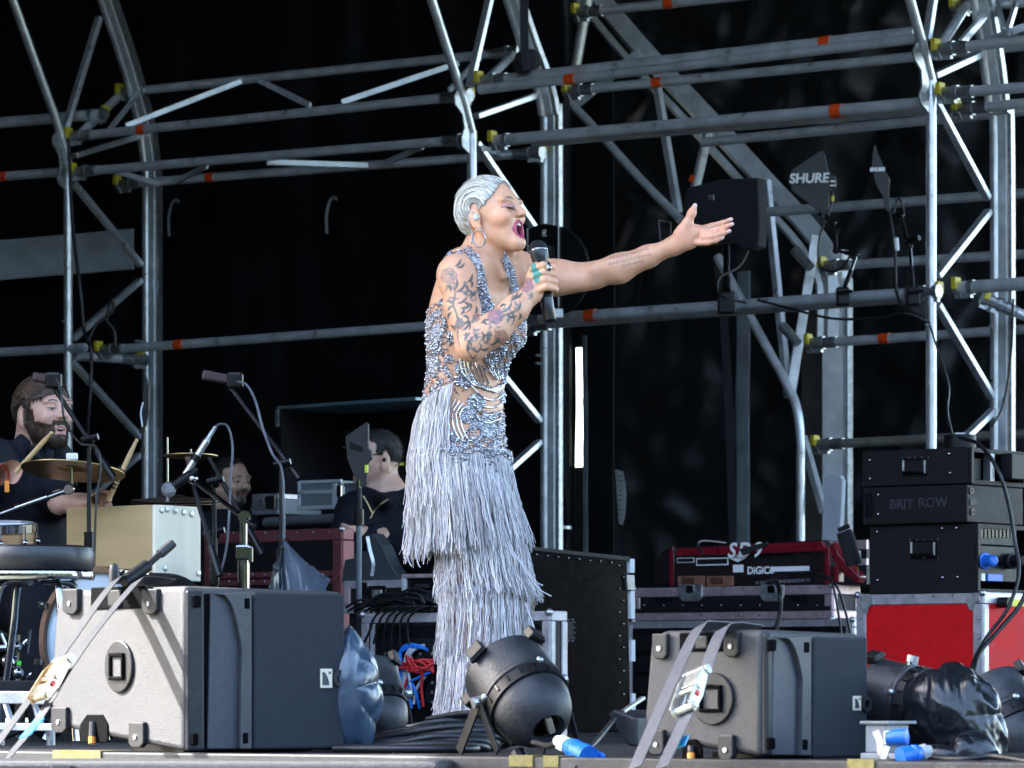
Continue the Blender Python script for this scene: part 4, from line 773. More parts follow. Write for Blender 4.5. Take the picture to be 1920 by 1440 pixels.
REDC = mat('red_lead', (.50, .015, .02), .4); WHC = mat('grey_lead', (.45, .50, .56), .4); BLC = mat('blue_lead', (.012, .16, .62), .4)
random.seed(3)
leads = []
for i in range(4): leads.append((BLC, [(757 - i * 1, 1330, .0), (764 - i * 3, 1262, 0), (762 - i * 2, 1222 + i * 3, 0), (776, 1209 + i * 2, 0), (800, 1212 + i, 0), (806, 1220, .02)]))
for i in range(3): leads.append((WHC, [(768 + i * 2, 1315, 0), (769 + i * 2, 1248, 0), (780 + i * 3, 1216 + i * 2, 0), (803, 1210 + i * 2, .01)]))
leads += [(WHC, [(786, 1232, -.01), (784, 1258, -.02), (790, 1300, -.02), (776, 1312, 0), (768, 1314, .01)]), (WHC, [(808, 1268, 0), (796, 1290, -.01), (790, 1320, -.01)]), (WHC, [(755, 1268, .0), (745, 1285, 0), (746, 1305, 0), (752, 1316, 0)])]
leads += [(REDC, [(724, 1250, 0), (760, 1253, -.02), (800, 1250, -.02), (822, 1254, 0)]), (REDC, [(744, 1233, 0), (770, 1245, -.02), (812, 1240, -.02), (824, 1246, 0)]), (REDC, [(784, 1268, -.02), (776, 1292, -.02), (770, 1318, -.01)]), (REDC, [(810, 1262, -.02), (808, 1290, -.02), (808, 1325, -.01)])]
for i in range(9): leads.append((REDC, [(778 + random.uniform(-6, 6), 1240 + random.uniform(-12, 18), -.01), (790 + random.uniform(-8, 12), 1226 + random.uniform(0, 30), -.03), (806 + random.uniform(-8, 10), 1236 + random.uniform(0, 26), -.03), (824, 1246 + random.uniform(-8, 20), 0)]))
leads += [(BLC, [(822, 1258, 0), (800, 1272, -.02), (784, 1284, -.02), (786, 1328, -.01)]), (BLC, [(778, 1276, -.01), (790, 1282, -.02), (798, 1300, -.02), (797, 1328, 0)])]
for m_, pts in leads: MB().tube(cat([A.pt(x, y, -.03 + d) for x, y, d in pts], 5), .0052, 7).build('patch_lead', m_, prk, 60)
# cable heap, small boxes on and beside the patch rack
hp = thing('cable_heap', 'heap of thin black cables lying on the patch rack', 'cable heap', A.pt(740, 1148, .1)); random.seed(11)
for i in range(26):
    x0 = random.uniform(650, 720); x1 = random.uniform(770, 824); y = random.uniform(1112, 1142); d = random.uniform(-.02, .2)
    pts = [A.pt(x0, min(1146, y + 14), d), A.pt(x0 + 25, y, d), A.pt((x0 + x1) / 2, y - random.uniform(-6, 10), d), A.pt(x1 - 15, y + random.uniform(-4, 8), d), A.pt(x1, min(1145, y + 14), d)]
    MB().tube(cat(pts, 5), .0045, 6).build('cable', RUB, hp, 60)
for i in range(6):
    x = 720 + i * 13; pts = [A.pt(x + 50, 1140, .0), A.pt(x + 22, 1138, -.03), A.pt(x, 1156, -.045), A.pt(x - 12 + i, 1182, -.04), A.pt(x - 26 + i * 4, 1205 + i * 2, -.03)]
    MB().tube(cat(pts, 5), .0042, 6).build('cable', RUB, hp, 60)
sb = thing('small_rack', 'small open box with silver edges standing behind the heap of cables', 'rack', A.pt(800, 1147, .25)); Fs = Face(A.pt(800, 1147, .22), YAW)
Fs.rect(757, 1082, 900, 1147, .012, .3).build('box_body', BLKG, sb); Fs.rect(752, 1075, 902, 1083, 0, .3).build('top_trim', TRIMR, sb, None, .003); Fs.rect(752, 1083, 760, 1146, 0, .02).build('side_trim', ALUB, sb, None, .003); Fs.rect(778, 1095, 802, 1103, -.004, .02).build('radio_unit', DGREY, sb, None, .003)
pk = thing('tape_roll', 'black round roll lying on the small open box', 'roll', Fs.pt(795, 1074, .1)); MB(axis_mat(Fs.pt(795, 1075, .1), Fs.pt(795, 1000, .1))).lathe([(.018, 0), (.036, 0), (.036, .028), (.018, .028), (.018, 0)], None, 24).build('roll', BLKG, pk, 30)
mc = thing('flight_case', 'low silver flight case with a bright latch left of the cable heap', 'flight case', at(700, 1150, 14.9)); Fm = Face(at(640, 1150, 15.1), YAW)
Fm.rect(648, 1092, 775, 1150, 0, .4).build('body_panel', CASEB, mc); Fm.rect(646, 1088, 777, 1103, -.006, .41).build('edge_trim', TRIM, mc, None, .003); Fm.rect(646, 1134, 777, 1150, -.006, .02).build('edge_trim', TRIM, mc, None, .003); Fm.rect(646, 1103, 658, 1134, -.007, .02).build('edge_trim', TRIMR, mc, None, .003)
l_ = Fm.rect(694, 1098, 728, 1128, -.012, -.004).build('latch', CHROME, mc, None, .004); Fm.rect(702, 1106, 720, 1126, -.016, -.010).build('latch_dish', STEEL, l_, None, .003); Fm.rect(680, 1092, 692, 1112, -.012, -.004).build('latch', CHROME, mc, None, .004); Fm.rect(648, 1150, 775, floor_row(15.1), .02, .38).build('lower_case', CASEB, mc)
ch = thing('moulded_stand', 'black moulded stand with a curved slot in front of the man in the hoodie', 'stand', at(700, 1090, 15.2)); Fc = Face(at(690, 1092, 15.2), YAW)
Fc.poly([(640, 1090), (646, 1050), (664, 1046), (664, 1036), (686, 1034), (688, 1002), (700, 1000), (716, 1022), (734, 1062), (748, 1080), (768, 1086), (768, 1092), (640, 1092)], 0, .06).build('shell', mat('satin_black', (.022, .027, .032), .5, 0, .2, 30), ch, None, .006)
MB().strip(cat([Fc.pt(690, 1006, -.003), Fc.pt(695, 1032, -.003), Fc.pt(701, 1056, -.003), Fc.pt(698, 1080, -.003)], 4), .012, .004, (1, 0, 0)).build('slot_edge', STEEL, ch, 30)

# dark case left with red reflection in its trim colour, open trunk and small cases behind
rcase, A, B, w_, d_, h = cornercase('flight_case', 'long black flight case with painted-in red reflections on its metal edges behind the chrome drum stand', 'flight case', 640, 385, 662, 992, 1400, 16.4, trim=TRIMD, trim_w=.042, floor=True)
A.rect(386, 1072, 640, 1082, -.007, -.002).build('edge_trim', TRIMD, rcase); A.rect(386, 1086, 640, 1096, -.007, -.002).build('edge_trim', TRIMD, rcase); rivets(A, [(410 + i * 30, 1001 - i * .5) for i in range(8)] + [(410 + i * 22, 1077) for i in range(10)] + [(410 + i * 22, 1090) for i in range(10)], rcase, .005, CHROME, -.007)
tk = thing('open_trunk', 'big open black trunk with a pale rim behind the man in the hoodie', 'flight case', at(640, floor_row(19.4), 19.4)); Ft = Face(at(522, 962, 19.6), YAW)
for a_ in ((520, 767, 528, 964), ): Ft.rect(*a_, 0, .5).build('side_wall', CASEB, tk)
Ft.poly([(521, 768), (521, 762), (782, 744), (782, 751)], -.01, .5).build('top_rim', mat('rim_teal', (.20, .30, .34), .4, .7), tk, None, .003); Ft.poly([(528, 964), (528, 766), (782, 750), (782, 945)], .45, .5).build('back_wall', CASEB, tk); Ft.poly([(521, 964), (521, 955), (782, 938), (782, 948)], -.01, .5).build('bottom_rim', mat('rim_teal', (.2, .3, .34)), tk)
Ft.rect(519, 768, 524, 800, -.012, 0).build('corner_bracket', STEEL, tk)
for x, y0, y1 in ((538, 797, 836), (564, 798, 840)):
    l_ = Ft.rect(x - 9, y0, x + 9, y1, .42, .449).build('latch_plate', BLKG, tk, None, .003); rivets(Ft, [(x - 3, y0 + 5), (x + 3, y0 + 5), (x - 3, y1 - 5), (x + 3, y1 - 5)], l_, .005, CHROME, .42)
    if x > 550: Ft.rect(x - 2, y0 + 4, x + 2, y1 - 6, .40, .42).build('hinge_rod', STEEL, l_)
Ft.rect(628, 806, 632, 940, .3, .45).build('divider', CASEB, tk)
Ft.rect(530, 964, 770, floor_row(19.4), .02, .48).build('lower_case', CASEB, tk)
sc_ = thing('tool_case', 'small silver case with a clasp standing left of the man in the hoodie', 'tool case', at(605, 955, 18.4)); Fs = Face(at(560, 956, 18.6), YAW)
Fs.rect(560, 902, 640, 954, 0, .2).build('body_panel', mat('case_grey', (.16, .18, .20), .5, .2, .15, 60), sc_, None, .004)
for a_ in ((559, 900, 641, 906), (559, 948, 641, 955), (559, 906, 564, 948), (624, 906, 632, 948), (559, 919, 641, 926)): Fs.rect(*a_, -.006, .002).build('edge_trim', ALUB, sc_, None, .002)
Fs.rect(634, 910, 642, 932, -.012, .0).build('clasp', CHROME, sc_, None, .003)
ss = thing('tool_case', 'grey flat case beside the small silver one, partly behind the hoodie', 'tool case', at(665, 955, 18.2)); Fs2 = Face(at(642, 956, 18.3), YAW); Fs2.rect(646, 908, 700, 950, 0, .2).build('body_panel', mat('case_slate', (.10, .125, .14), .5, .2, .2, 60), ss, None, .004); Fs2.rect(645, 905, 701, 911, -.005, .01).build('edge_trim', STEEL, ss)
gc = thing('flight_case', 'grey flight case with big corner brackets beside the bearded man', 'flight case', at(470, 965, 19.0)); Fg = Face(at(440, 966, 19.2), YAW); Fg.rect(476, 930, 522, 964, 0, .3).build('body_panel', mat('case_slate', (.1, .12, .14)), gc, None, .003)
Fg.rect(474, 926, 524, 936, -.006, .3).build('edge_trim', TRIM, gc, None, .003); Fg.rect(474, 956, 524, 965, -.006, .01).build('edge_trim', TRIM, gc, None, .003); Fg.poly([(475, 936), (495, 934), (500, 950), (508, 956), (470, 958), (474, 948)], -.010, -.002).build('corner_bracket', STEEL, gc, None, .003); Fg.rect(500, 930, 518, 955, -.012, -.003).build('latch', CHROME, gc, None, .003)
Fg.rect(478, 966, 524, floor_row(19.2), .02, .28).build('lower_case', CASEB, gc)
pr = thing('padded_roll', 'grey padded roll lying along the top of the long case', 'roll', at(560, 978, 17.6)); MB().tube([at(500, 980, 18.0), at(640, 972, 17.4)], .022, 12).build('roll', mat('grey_foam', (.11, .12, .13), .7), pr, 40)
pr2 = MB().tube([at(500, 990, 18.0), at(640, 982, 17.4)], .012, 8).build('roll_strap', BLK, pr)
hc = thing('hung_cable_coil', 'black cable coil with a yellow tag hanging between the man and the dress', 'cable coil', at(755, 900, 17.8))
for i in range(9): MB().tube(cat([at(720, 885 + i * 6, 17.9), at(745, 879 + i * 6, 17.8), at(770, 880 + i * 6, 17.7), at(800, 888 + i * 5, 17.8)], 5), .007, 7).build('cable_loop', RUB, hc, 60)
MB().box(at(748, 870, 17.75), (.04, .02, .012)).build('tag', YEL, hc)

# ------------------------------------------------------------------ hung things on the truss
# black paddle antennas on jointed arms
def paddle(label, poly, arm, clamp, Y, text, yaw, tsize, group='paddle antennas on the truss tube'):
    root = thing('paddle_antenna', label, 'antenna', clamp, group); Fa = Face(at(poly[0][0], poly[0][1], Y), yaw)
    Fa.poly(poly, 0, .014).build('paddle', mat('antenna_black', (.012, .015, .018), .5, 0, .25, 30, .1), root, None, .003)
    pts = [at(x, y, yy) for x, y, yy in arm]
    for i in range(len(pts) - 1):
        q = pts[i].lerp(pts[i + 1], .55); MB().tube([pts[i], q], .011, 10).build('arm_sleeve', BLK, root, 40); MB().tube([q, pts[i + 1]], .008, 10).build('arm_rod', CHROME, root, 40); MB().ball(pts[i + 1], .016, 10).build('joint', BLKG, root, 60)
    c = Vector(clamp); MB().box(c, (.06, .07, .085)).build('clamp', BLK, root, None, .01); MB().tube([c + Vector((-.03, -.04, .01)), c + Vector((.04, -.05, .02))], .008, 8).build('clamp_handle', CHROME, root)
    if text:
        (x, y) = text; lx_, lz_ = Fa.loc(x, y); t = text_part('SHURE', Fa.M @ Matrix.Translation((lx_, -.003, lz_)), tsize, WHITEP, root, bold=.002, shear=.1)
    return root, Fa
Ya = 20.0
ra, Fa = paddle('black paddle antenna with white lettering facing the camera', [(1481, 324), (1485, 318), (1535, 284), (1542, 283), (1546, 288), (1553, 322), (1562, 328), (1568, 336), (1568, 352), (1560, 358), (1554, 362), (1552, 396), (1545, 404), (1532, 394), (1484, 358)],
    [(1582, 545, 19.55), (1606, 478, 19.7), (1567, 470, 19.75), (1563, 418, 19.85), (1540, 400, 20.0)], at(1580, 556, 19.5), Ya, (1517, 335), R(-12), .062)
Fa.rect(1555, 330, 1567, 352, -.012, .0).build('amplifier_block', BLKG, ra, None, .002); Fa.rect(1558, 339, 1566, 342, -.014, -.011).build('label_print', WHITEP, ra); Fa.rect(1557, 347, 1567, 350, -.014, -.011).build('label_print', WHITEP, ra); Fa.rect(1493, 324, 1540, 348, -.0016, 0).build('label_plate', BLKG, ra)
MB().tube([Fa.pt(1561, 360, -.005), Fa.pt(1561, 368, -.005)], .007, 8).build('cable_boot', BLK, ra); MB().tube([Fa.pt(1561, 368, -.005), Fa.pt(1561, 378, -.005)], .008, 8).build('cable_collar', YEL, ra)
MB().tube(cat([Fa.pt(1561, 378, -.006), Fa.pt(1553, 405, -.02), Fa.pt(1540, 440, -.03), Fa.pt(1537, 480, -.05), Fa.pt(1545, 505, -.06), Fa.pt(1570, 512, -.08), Fa.pt(1590, 500, -.1), Fa.pt(1600, 480, -.1)], 6), .006, 7).build('cable', RUB, ra, 60)
rb2, Fb = paddle('black paddle antenna turned nearly edge-on beside the right truss post', [(1634, 307), (1637, 278), (1640, 270), (1644, 282), (1657, 316), (1668, 334), (1668, 342), (1666, 360), (1671, 398), (1662, 395), (1655, 370), (1641, 345)],
    [(1711, 548, 19.3), (1706, 462, 19.4), (1700, 452, 19.4), (1690, 404, 19.5), (1668, 398, 19.6)], at(1712, 556, 19.25), 19.6, (1645, 318), R(-10), .022)
MB().tube(cat([at(1668, 398, 19.55), at(1678, 470, 19.5), at(1680, 540, 19.45), at(1690, 570, 19.4), at(1704, 572, 19.3), at(1708, 555, 19.25)], 6), .007, 7).build('cable', RUB, rb2, 60); MB().tube(cat([at(1676, 400, 19.5), at(1684, 372, 19.5), at(1692, 385, 19.5), at(1696, 402, 19.5)], 5), .005, 6).build('cable', RUB, rb2, 60)
MB().tube([at(1680, 446, 19.5), at(1682, 470, 19.5)], .011, 8).build('cable_label', WHITE, rb2); MB().tube([at(1700, 452, 19.4), at(1724, 446, 19.35)], .013, 10).build('joint_knob', BLKG, rb2)
# covered lamp hanging above the waist high tube
cl = thing('covered_lamp', 'black cloth covered box lamp standing on the tube behind the open hand', 'lamp', at(1362, 560, 19.7)); Fl = Face(at(1282, 400, 20.0), YAW)
Fl.poly([(1281, 368), (1288, 352), (1352, 336), (1420, 333), (1423, 420), (1421, 462), (1408, 468), (1395, 466), (1372, 452), (1300, 462), (1284, 455)], 0, .07).build('cover', mat('cover_cloth', (.008, .009, .014), .8, 0, .25, 20, .5, 60, sheen=.05), cl, 30, .006)
Fl.rect(1328, 366, 1340, 376, -.008, .001).build('buckle', STEEL, cl, None, .002)
MB().tube([at(1362, 460, 19.85), at(1362, 530, 19.75)], .016, 10).build('stem', CHROME, cl, 40); MB().tube([at(1362, 520, 19.75), at(1362, 545, 19.7)], .022, 10).build('spigot', BLK, cl, 40); MB().box(at(1362, 568, 19.62), (.08, .07, .10)).build('clamp', BLK, cl, None, .01)
MB().tube(cat([at(1405, 465, 19.8), at(1385, 500, 19.7), at(1350, 520, 19.6), at(1345, 545, 19.55), at(1362, 560, 19.5), at(1400, 568, 19.5)], 6), .006, 7).build('cable', RUB, cl, 60)
# folding black panel with the round edge behind the microphone
bp = thing('round_edged_panel', 'black panel with a round right edge and small white emblem behind the microphone', 'panel', at(1040, 600, 20.2)); Fb = Face(at(1040, 500, 20.25), YAW)
Fb.poly([(990, 432), (1000, 424), (1020, 419), (1047, 424), (1047, 590), (990, 590)], 0, .03).build('left_leaf', BLK, bp, None, .003)
Fb.poly([(1049, 424), (1062, 430), (1080, 446), (1092, 466), (1100, 492), (1101, 515), (1096, 540), (1086, 560), (1070, 578), (1049, 590)], .01, .035).build('right_leaf', BLK, bp, None, .003)
MB().tube([Fb.pt(1048, 424, -.004), Fb.pt(1048, 590, -.004)], .004, 6).build('hinge', STEEL, bp); MB().tube([Fb.pt(990, 428, -.004), Fb.pt(990, 590, -.004)], .004, 6).build('edge_strip', STEEL, bp)
c = Fb.pt(1021, 435, -.003); L = axis_mat(c, c - Fb.n); k_ = mpp(20.2)
MB().lathe([(3.0 * k_, 0), (4.6 * k_, 0)], L, 16).build('emblem', WHITEP, bp); Fb.poly([(1023, 440), (1025, 431), (1019, 436), (1017, 440)], -.004, -.002).build('emblem', WHITEP, bp); Fb.rect(1017, 441.5, 1026, 443, -.004, -.002).build('emblem_line', WHITEP, bp)
Fb.rect(1026, 462, 1042, 492, -.05, 0).build('clamp_block', DGREY, bp, None, .006); MB().box(Fb.pt(1046, 588, 0), (.05, .05, .05)).build('clamp', STEEL, bp, None, .006)
# hanging straps, banner, paper, slots
def hang(name, label, cat_, pts, wid, m, thick=.003, group=None, side=(1, -.5, 0)):
    return tag(MB().strip(cat([Vector(p) for p in pts], 5), wid, thick, side).build(name, m, None, None), label, cat_, group)
STRAPM = mat('dark_webbing', (.030, .032, .042), .7, 0, .2, 60, .3, 500)
hang('hanging_strap', 'slate webbing strap hanging left of the paper set list', 'strap', [W(1132, 388, OFFR - .5), W(1138, 520, OFFR - .5), W(1140, 760, OFFR - .5), W(1148, 900, OFFR - .5), W(1160, 1090, OFFR - .5), W(1166, 1180, OFFR - .5)], .045, STRAPM, group='webbing straps on the tarpaulin')
hang('hanging_strap', 'dark webbing strap hanging in front of the pale drape edge', 'strap', [W(1346, 480, OFFR - .6), W(1360, 640, OFFR - .6), W(1368, 800, OFFR - .6), W(1374, 1000, OFFR - .6), W(1378, 1060, OFFR - .6)], .05, STRAPM, group='webbing straps on the tarpaulin')
hang('hanging_strap', 'short strap end hanging below the slot behind the wrist', 'strap', [W(1246, 425, OFFR - .45), W(1250, 470, OFFR - .45)], .04, STRAPM, group='webbing straps on the tarpaulin')
hang('hanging_strap', 'black webbing strap hanging from the top of the picture beside the singer truss', 'strap', [W(983, -30, -.1), W(983, 40, -.1), W(984, 95, -.1), W(988, 132, -.1)], .045, STRAPM)
tag(MB().ball(W(990, 112, -.05), .07, 12, (1, .6, .8)).ball(W(980, 122, -.05), .05, 10, (1, .6, 1)).build('strap_bundle', BLKM, None, 60), 'black bundled knot of webbing where three truss tubes meet', 'strap')
for x0, y0, x1, y1, lb in ((1121, 382, 1143, 435, 'white stitched slot in the tarpaulin left of the outstretched wrist'), (1235, 413, 1258, 456, 'white stitched slot in the tarpaulin just above the outstretched wrist')):
    t = thing('stitched_slot', lb, 'slot', W(x0, y1, OFFR - .3), 'slots in the tarpaulin')
    for a, b in (((x0, y0), (x1, y0 + 4)), ((x1, y0 + 4), (x1 - 1, y1)), ((x1 - 1, y1), (x0 + 4, y1 - 2)), ((x0 + 4, y1 - 2), (x0, y0))): MB().tube([W(*a, OFFR - .32), W(*b, OFFR - .32)], .003, 5).build('stitch_line', mat('stitching', (.4, .43, .46), .7), t)
Fpap = W(1160, 930, OFFR - .4); pp = thing('set_list', 'white paper list pinned to the tarpaulin behind the desk strap', 'paper', W(1160, 985, OFFR - .4)); Fp_ = Face(Fpap, YAW)
Fp_.poly([(1153, 880), (1168, 884), (1172, 905), (1174, 925), (1172, 965), (1167, 985), (1158, 980), (1156, 940)], 0, .002).build('paper', mat('paper', (.70, .72, .75), .7, 0, .05), pp)
b = MB(Fp_.M)
for i in range(9): y = 892 + i * 9; Fp_.rect(1159, y, 1159 + random.uniform(4, 9), y + 1.6, -.002, -.0005, b)
o = b.build('printed_lines', mat('print_grey', (.12, .13, .15), .7), pp); o['kind'] = 'stuff'
bn = cloth_sheet('banner', W(-40, 1300, .80), W(252, 1300, .80), .14 + (1300 - 490) / F * 23.0, .14 + (1300 - 412) / F * 23.0, 60, 14, .03, mat('grey_banner', (.42, .46, .50), .75, 0, .2, 5, .3, 60), 2.2)
tag(bn, 'pale grey cloth band stretched across the tarpaulin behind the left truss', 'banner')
for x, y, lb in ((322, 405, 'pale curved seam edge on the tarpaulin beside the left truss post'), (618, 400, 'pale curved seam edge on the tarpaulin above the open trunk')):
    tag(MB().strip(cat([W(x - 5, y + 38, .82), W(x - 6, y + 5, .82), W(x, y - 22, .82), W(x + 8, y - 30, .82), W(x + 14, y - 26, .82)], 5), .016, .004, (1, -.7, .3)).build('seam_edge', mat('pale_piping', (.35, .38, .42), .6), None), lb, 'seam', 'curved seams on the tarpaulin')
tag(cloth_sheet('pale_drape_edge', W(1383, 1300, OFFR - .8), W(1408, 1300, OFFR - .8), .3, .14 + (1300 - 512) / F * 23.5, 10, 60, .03, mat('pale_drape', (.22, .25, .27), .6, 0, .3, 6, .3, 40), 6.6), 'pale grey edge of a drape hanging behind the mixing desk', 'drape')
tag(cloth_sheet('crinkled_drape', W(1508, 1300, OC + .5), W(1552, 1300, OC + .5), .3, .14 + (1300 - 530) / F * 23, 26, 90, .07, mat('brown_black_sheet', (.06, .052, .045), .38, 0, .35, 8, .5, 30), 7.9), 'crinkled brown black sheet hanging beside the corner leg', 'drape')
tag(cloth_sheet('pale_curtain_edge', gp(1093, 2.6), gp(1102, 2.6), .1, .14 + (1300 - 590) / F * 22.5, 8, 60, .02, mat('pale_drape', (.22, .25, .27)), 8.8), 'pale curtain edge beside the bright gap right of the singer', 'drape')
wb = thing('pale_board', 'pale narrow board leaning against the corner leg behind the desk', 'board', at(1560, 1016, 19.5)); Fw_ = Face(at(1540, 1016, 19.5), YAW); Fw_.poly([(1540, 1016), (1546, 893), (1552, 889), (1575, 891), (1580, 900), (1574, 1014)], 0, .03).build('board', mat('pale_grey_board', (.42, .46, .50), .6, 0, .1, 8), wb, None, .004)
Fw_.rect(1545, 1016, 1572, floor_row(19.5), .005, .025).build('board_leg', STEEL, wb)
for lb, pts, r_ in (('black rope hanging down the left truss post with knots', [(128, 260, 22.2), (136, 420, 22.1), (150, 540, 22.0), (158, 620, 22.0), (170, 650, 21.9), (170, 720, 21.9), (164, 810, 21.8), (162, 900, 21.6)], .010),
                    ('loop of black rope tied round a truss brace behind the drummer', [(165, 640, 21.9), (180, 610, 21.9), (205, 590, 21.9), (214, 575, 21.9), (208, 568, 21.9), (200, 600, 21.9), (214, 620, 21.9), (216, 650, 21.9)], .009)):
    tag(MB().tube(cat([at(*q) for q in pts], 6), r_, 7).build('rope', RUB, None, 60), lb, 'rope', 'ropes on the left truss')
# ------------------------------------------------------------------ drum corner
WOOD = mat('cajon_birch', (.46, .32, .15), .5, 0, .12, 3, .1, 60, stretch=(1, 1, 6)); WOODP = mat('cajon_pale_ply_lit', (.84, .76, .58), .5, 0, .06, 4, .1, 60, stretch=(6, 6, .7))  # pale ply colour lifted further for light on the right face
BRASS = mat('cymbal_bronze', (.34, .24, .10), .34, .9, .25, 6, .2, 120, dirt=.4)
p = at(290, 1088, 12.9); cj = thing('cajon', 'pale wooden cajon box drum with bolts standing behind the sunlit monitor', 'drum', p); FA, FB = Face(p, YAW), Face(p, PY)
xl = FA.loc(124)[0]; xr = FB.loc(376)[0]; hh = (1088 - 946) * mpp(12.9)
MB(FA.M).box2((xl, 0, 0), (-.012, xr, hh)).build('shell', WOOD, cj, None, .004); MB(FB.M).box2((0, -.002, 0), (xr, .012, hh)).build('tapa_panel', WOODP, cj, None, .004)
for x, y in ((302, 957), (312, 955), (327, 958), (343, 961), (358, 964), (308, 1066), (371, 1075)):
    c = FB.pt(x, y, -.002); MB().lathe([(.006, .004), (.0095, .003), (.010, -.002)], axis_mat(c, c - FB.n), 12, True, False).build('bolt', STEEL, cj, 40)
MB(FA.M).box2((xl + .05, .03, -.03), (-.05, xr - .03, -.001)).build('rubber_base', BLK, cj)
stt = thing('percussion_table', 'low black table under the cajon, hidden behind the monitor', 'table', (p.x, p.y, 0)); MB(FA.M).box2((xl, 0, -.05), (0, xr, -.032)).build('table_top', BLK, stt)
for x in (xl + .03, -.03):
    for y in (.03, xr - .03): MB(FA.M).box2((x - .012, y - .012, -p.z + .001), (x + .012, y + .012, -.05)).build('leg', BLK, stt)
def cymbal(label, c, r, tilt, name='cymbal', group='cymbals of the drum corner', m=BRASS):
    root = thing(name, label, 'cymbal', c, group); L = Matrix.Translation(Vector(c)) @ tilt.to_4x4()
    prof = [(.006, r * .10), (r * .10, r * .095), (r * .20, r * .055), (r * .24, r * .04)]; MB(L).lathe(prof, None, 40).build('bell', m, root, 60)
    pr = []
    for i in range(14): t = i / 13; rr = r * (.235 + .765 * t); pr.append((rr, r * .042 - r * .06 * t + .0006 * (i % 2)))
    pr += [(r, -r * .018 - .002), (r * .3, r * .03)]; MB(L).lathe(pr, None, 56).build('bow', m, root, 40)
    return root
cy = cymbal('large bronze ride cymbal in front of the drummer', at(137, 881, 12.95), 98 * mpp(12.95), Matrix.Rotation(R(-9), 3, 'X') @ Matrix.Rotation(R(4), 3, 'Y'))
c = at(135, 880, 12.95); MB().tube([at(134, 915, 12.95), at(135, 862, 12.95)], .005, 8).build('spindle', CHROME, cy); MB().tube([at(135, 874, 12.95), at(135, 862, 12.95)], .016, 12).build('felt', mat('felt', (.05, .05, .05), .9), cy); MB().box(at(135, 856, 12.95), (.036, .012, .022)).build('wing_nut', WHITE, cy, None, .005)
cst = thing('cymbal_stand', 'chrome cymbal boom arm reaching in from the left edge', 'stand', at(-60, floor_row(13), 13.0)); MB().tube([at(130, 918, 12.95), at(-60, 985, 13.0)], .0085, 10).build('boom_arm', CHROME, cst, 40); MB().tube([at(90, 932, 12.95), at(30, 953, 12.97)], .012, 10).build('boom_sleeve', CHROME, cst, 40)
c = at(130, 917, 12.93); MB().ball(c, .018, 12).build('tilter', CHROME, cst, 60); MB().tube([c, c + Vector((0, -.03, -.002))], .014, 12).build('tilter_knob', CHROME, cst, 40); MB().tube([at(-60, 985, 13), at(-60, floor_row(13), 13)], .014, 10).build('post', CHROME, cst)
s1 = cymbal('small splash cymbal above the bearded seated man', at(357, 854, 13.3), 52 * mpp(13.3), Matrix.Rotation(R(-3), 3, 'X') @ Matrix.Rotation(R(0), 3, 'Y')); MB().tube([at(357, 876, 13.3), at(357, 842, 13.3)], .004, 8).build('spindle', CHROME, s1); MB().lathe([(.012, 0), (.018, .02), (.02, .026)], axis_mat(at(357, 872, 13.3), at(357, 856, 13.3)), 14, True, True).build('cup', STEEL, s1)
s2 = cymbal('dark lower hi-hat cymbal behind the cajon', at(332, 941, 13.6), 88 * mpp(13.6), Matrix.Rotation(R(5), 3, 'X'), m=mat('dark_bronze', (.10, .07, .05), .35, .8, .3, 6)); 
for sgn in (1,): cymbal('upper hi-hat cymbal resting on the dark one behind the cajon', at(332, 936, 13.6), 86 * mpp(13.6), Matrix.Rotation(R(5), 3, 'X'), m=mat('dark_bronze', (.1, .07, .05)))
hr = thing('hi_hat_rod', 'thin silver rod sticking up above the cajon', 'rod', at(313, 1000, 13.6)); MB().tube([at(314, 940, 13.6), at(313, 820, 13.6)], .0042, 8).build('rod', CHROME, hr, 40); MB().tube([at(314, 1370, 13.6), at(314, 940, 13.6)], .009, 8).build('post', CHROME, hr, 40)
# wooden snare and bass drum
WSN = mat('snare_wood', (.36, .20, .09), .4, 0, .35, 5, .1, 60, stretch=(1, 1, 30))
sn = thing('snare_drum', 'wood grain snare drum with chrome rim at the left edge', 'drum', at(-10, 1030, 12.6)); L = Matrix.Translation(at(-12, 1030, 12.6)) @ Matrix.Rotation(R(6), 4, 'X'); r_ = 82 * mpp(12.6); hgt = 45 * mpp(12.6)
MB(L).lathe([(r_ * .94, 0), (r_ * .94, hgt)], None, 40, True, False).build('shell', WSN, sn, 40); MB(L).lathe([(r_ * .94, hgt - .018), (r_, hgt - .018), (r_, hgt + .006), (r_ * .95, hgt + .008), (r_ * .95, hgt - .002)], None, 40).build('hoop', CHROME, sn, 40); MB(L).lathe([(r_ * .95, hgt), (.001, hgt)], None, 32).build('drum_head', WHITE, sn)
for i in range(10): a = i * .628 - 1.3; q = Vector((r_ * 1.0 * math.cos(a), r_ * math.sin(a), 0)); MB(L).tube([q + Vector((0, 0, hgt + .004)), q + Vector((0, 0, hgt * .3))], .004, 6).ball(q + Vector((0, 0, hgt * .35)), .011, 8).build('tension_lug', CHROME, sn, 60)
MB().tube([at(-12, 1030, 12.62), at(-12, floor_row(12.6), 12.62)], .012, 8).build('snare_stand', CHROME, sn)
bd = thing('bass_drum', 'bass drum with a brown hoop and pale head behind the sunlit monitor', 'drum', (at(190, 1190, 12.3).x, 12.3, 0)); c = at(188, 1200, 12.15); axd = Vector((-.55, -.83, 0)); L = axis_mat(c, c + axd); r_ = 134 * mpp(12.3)
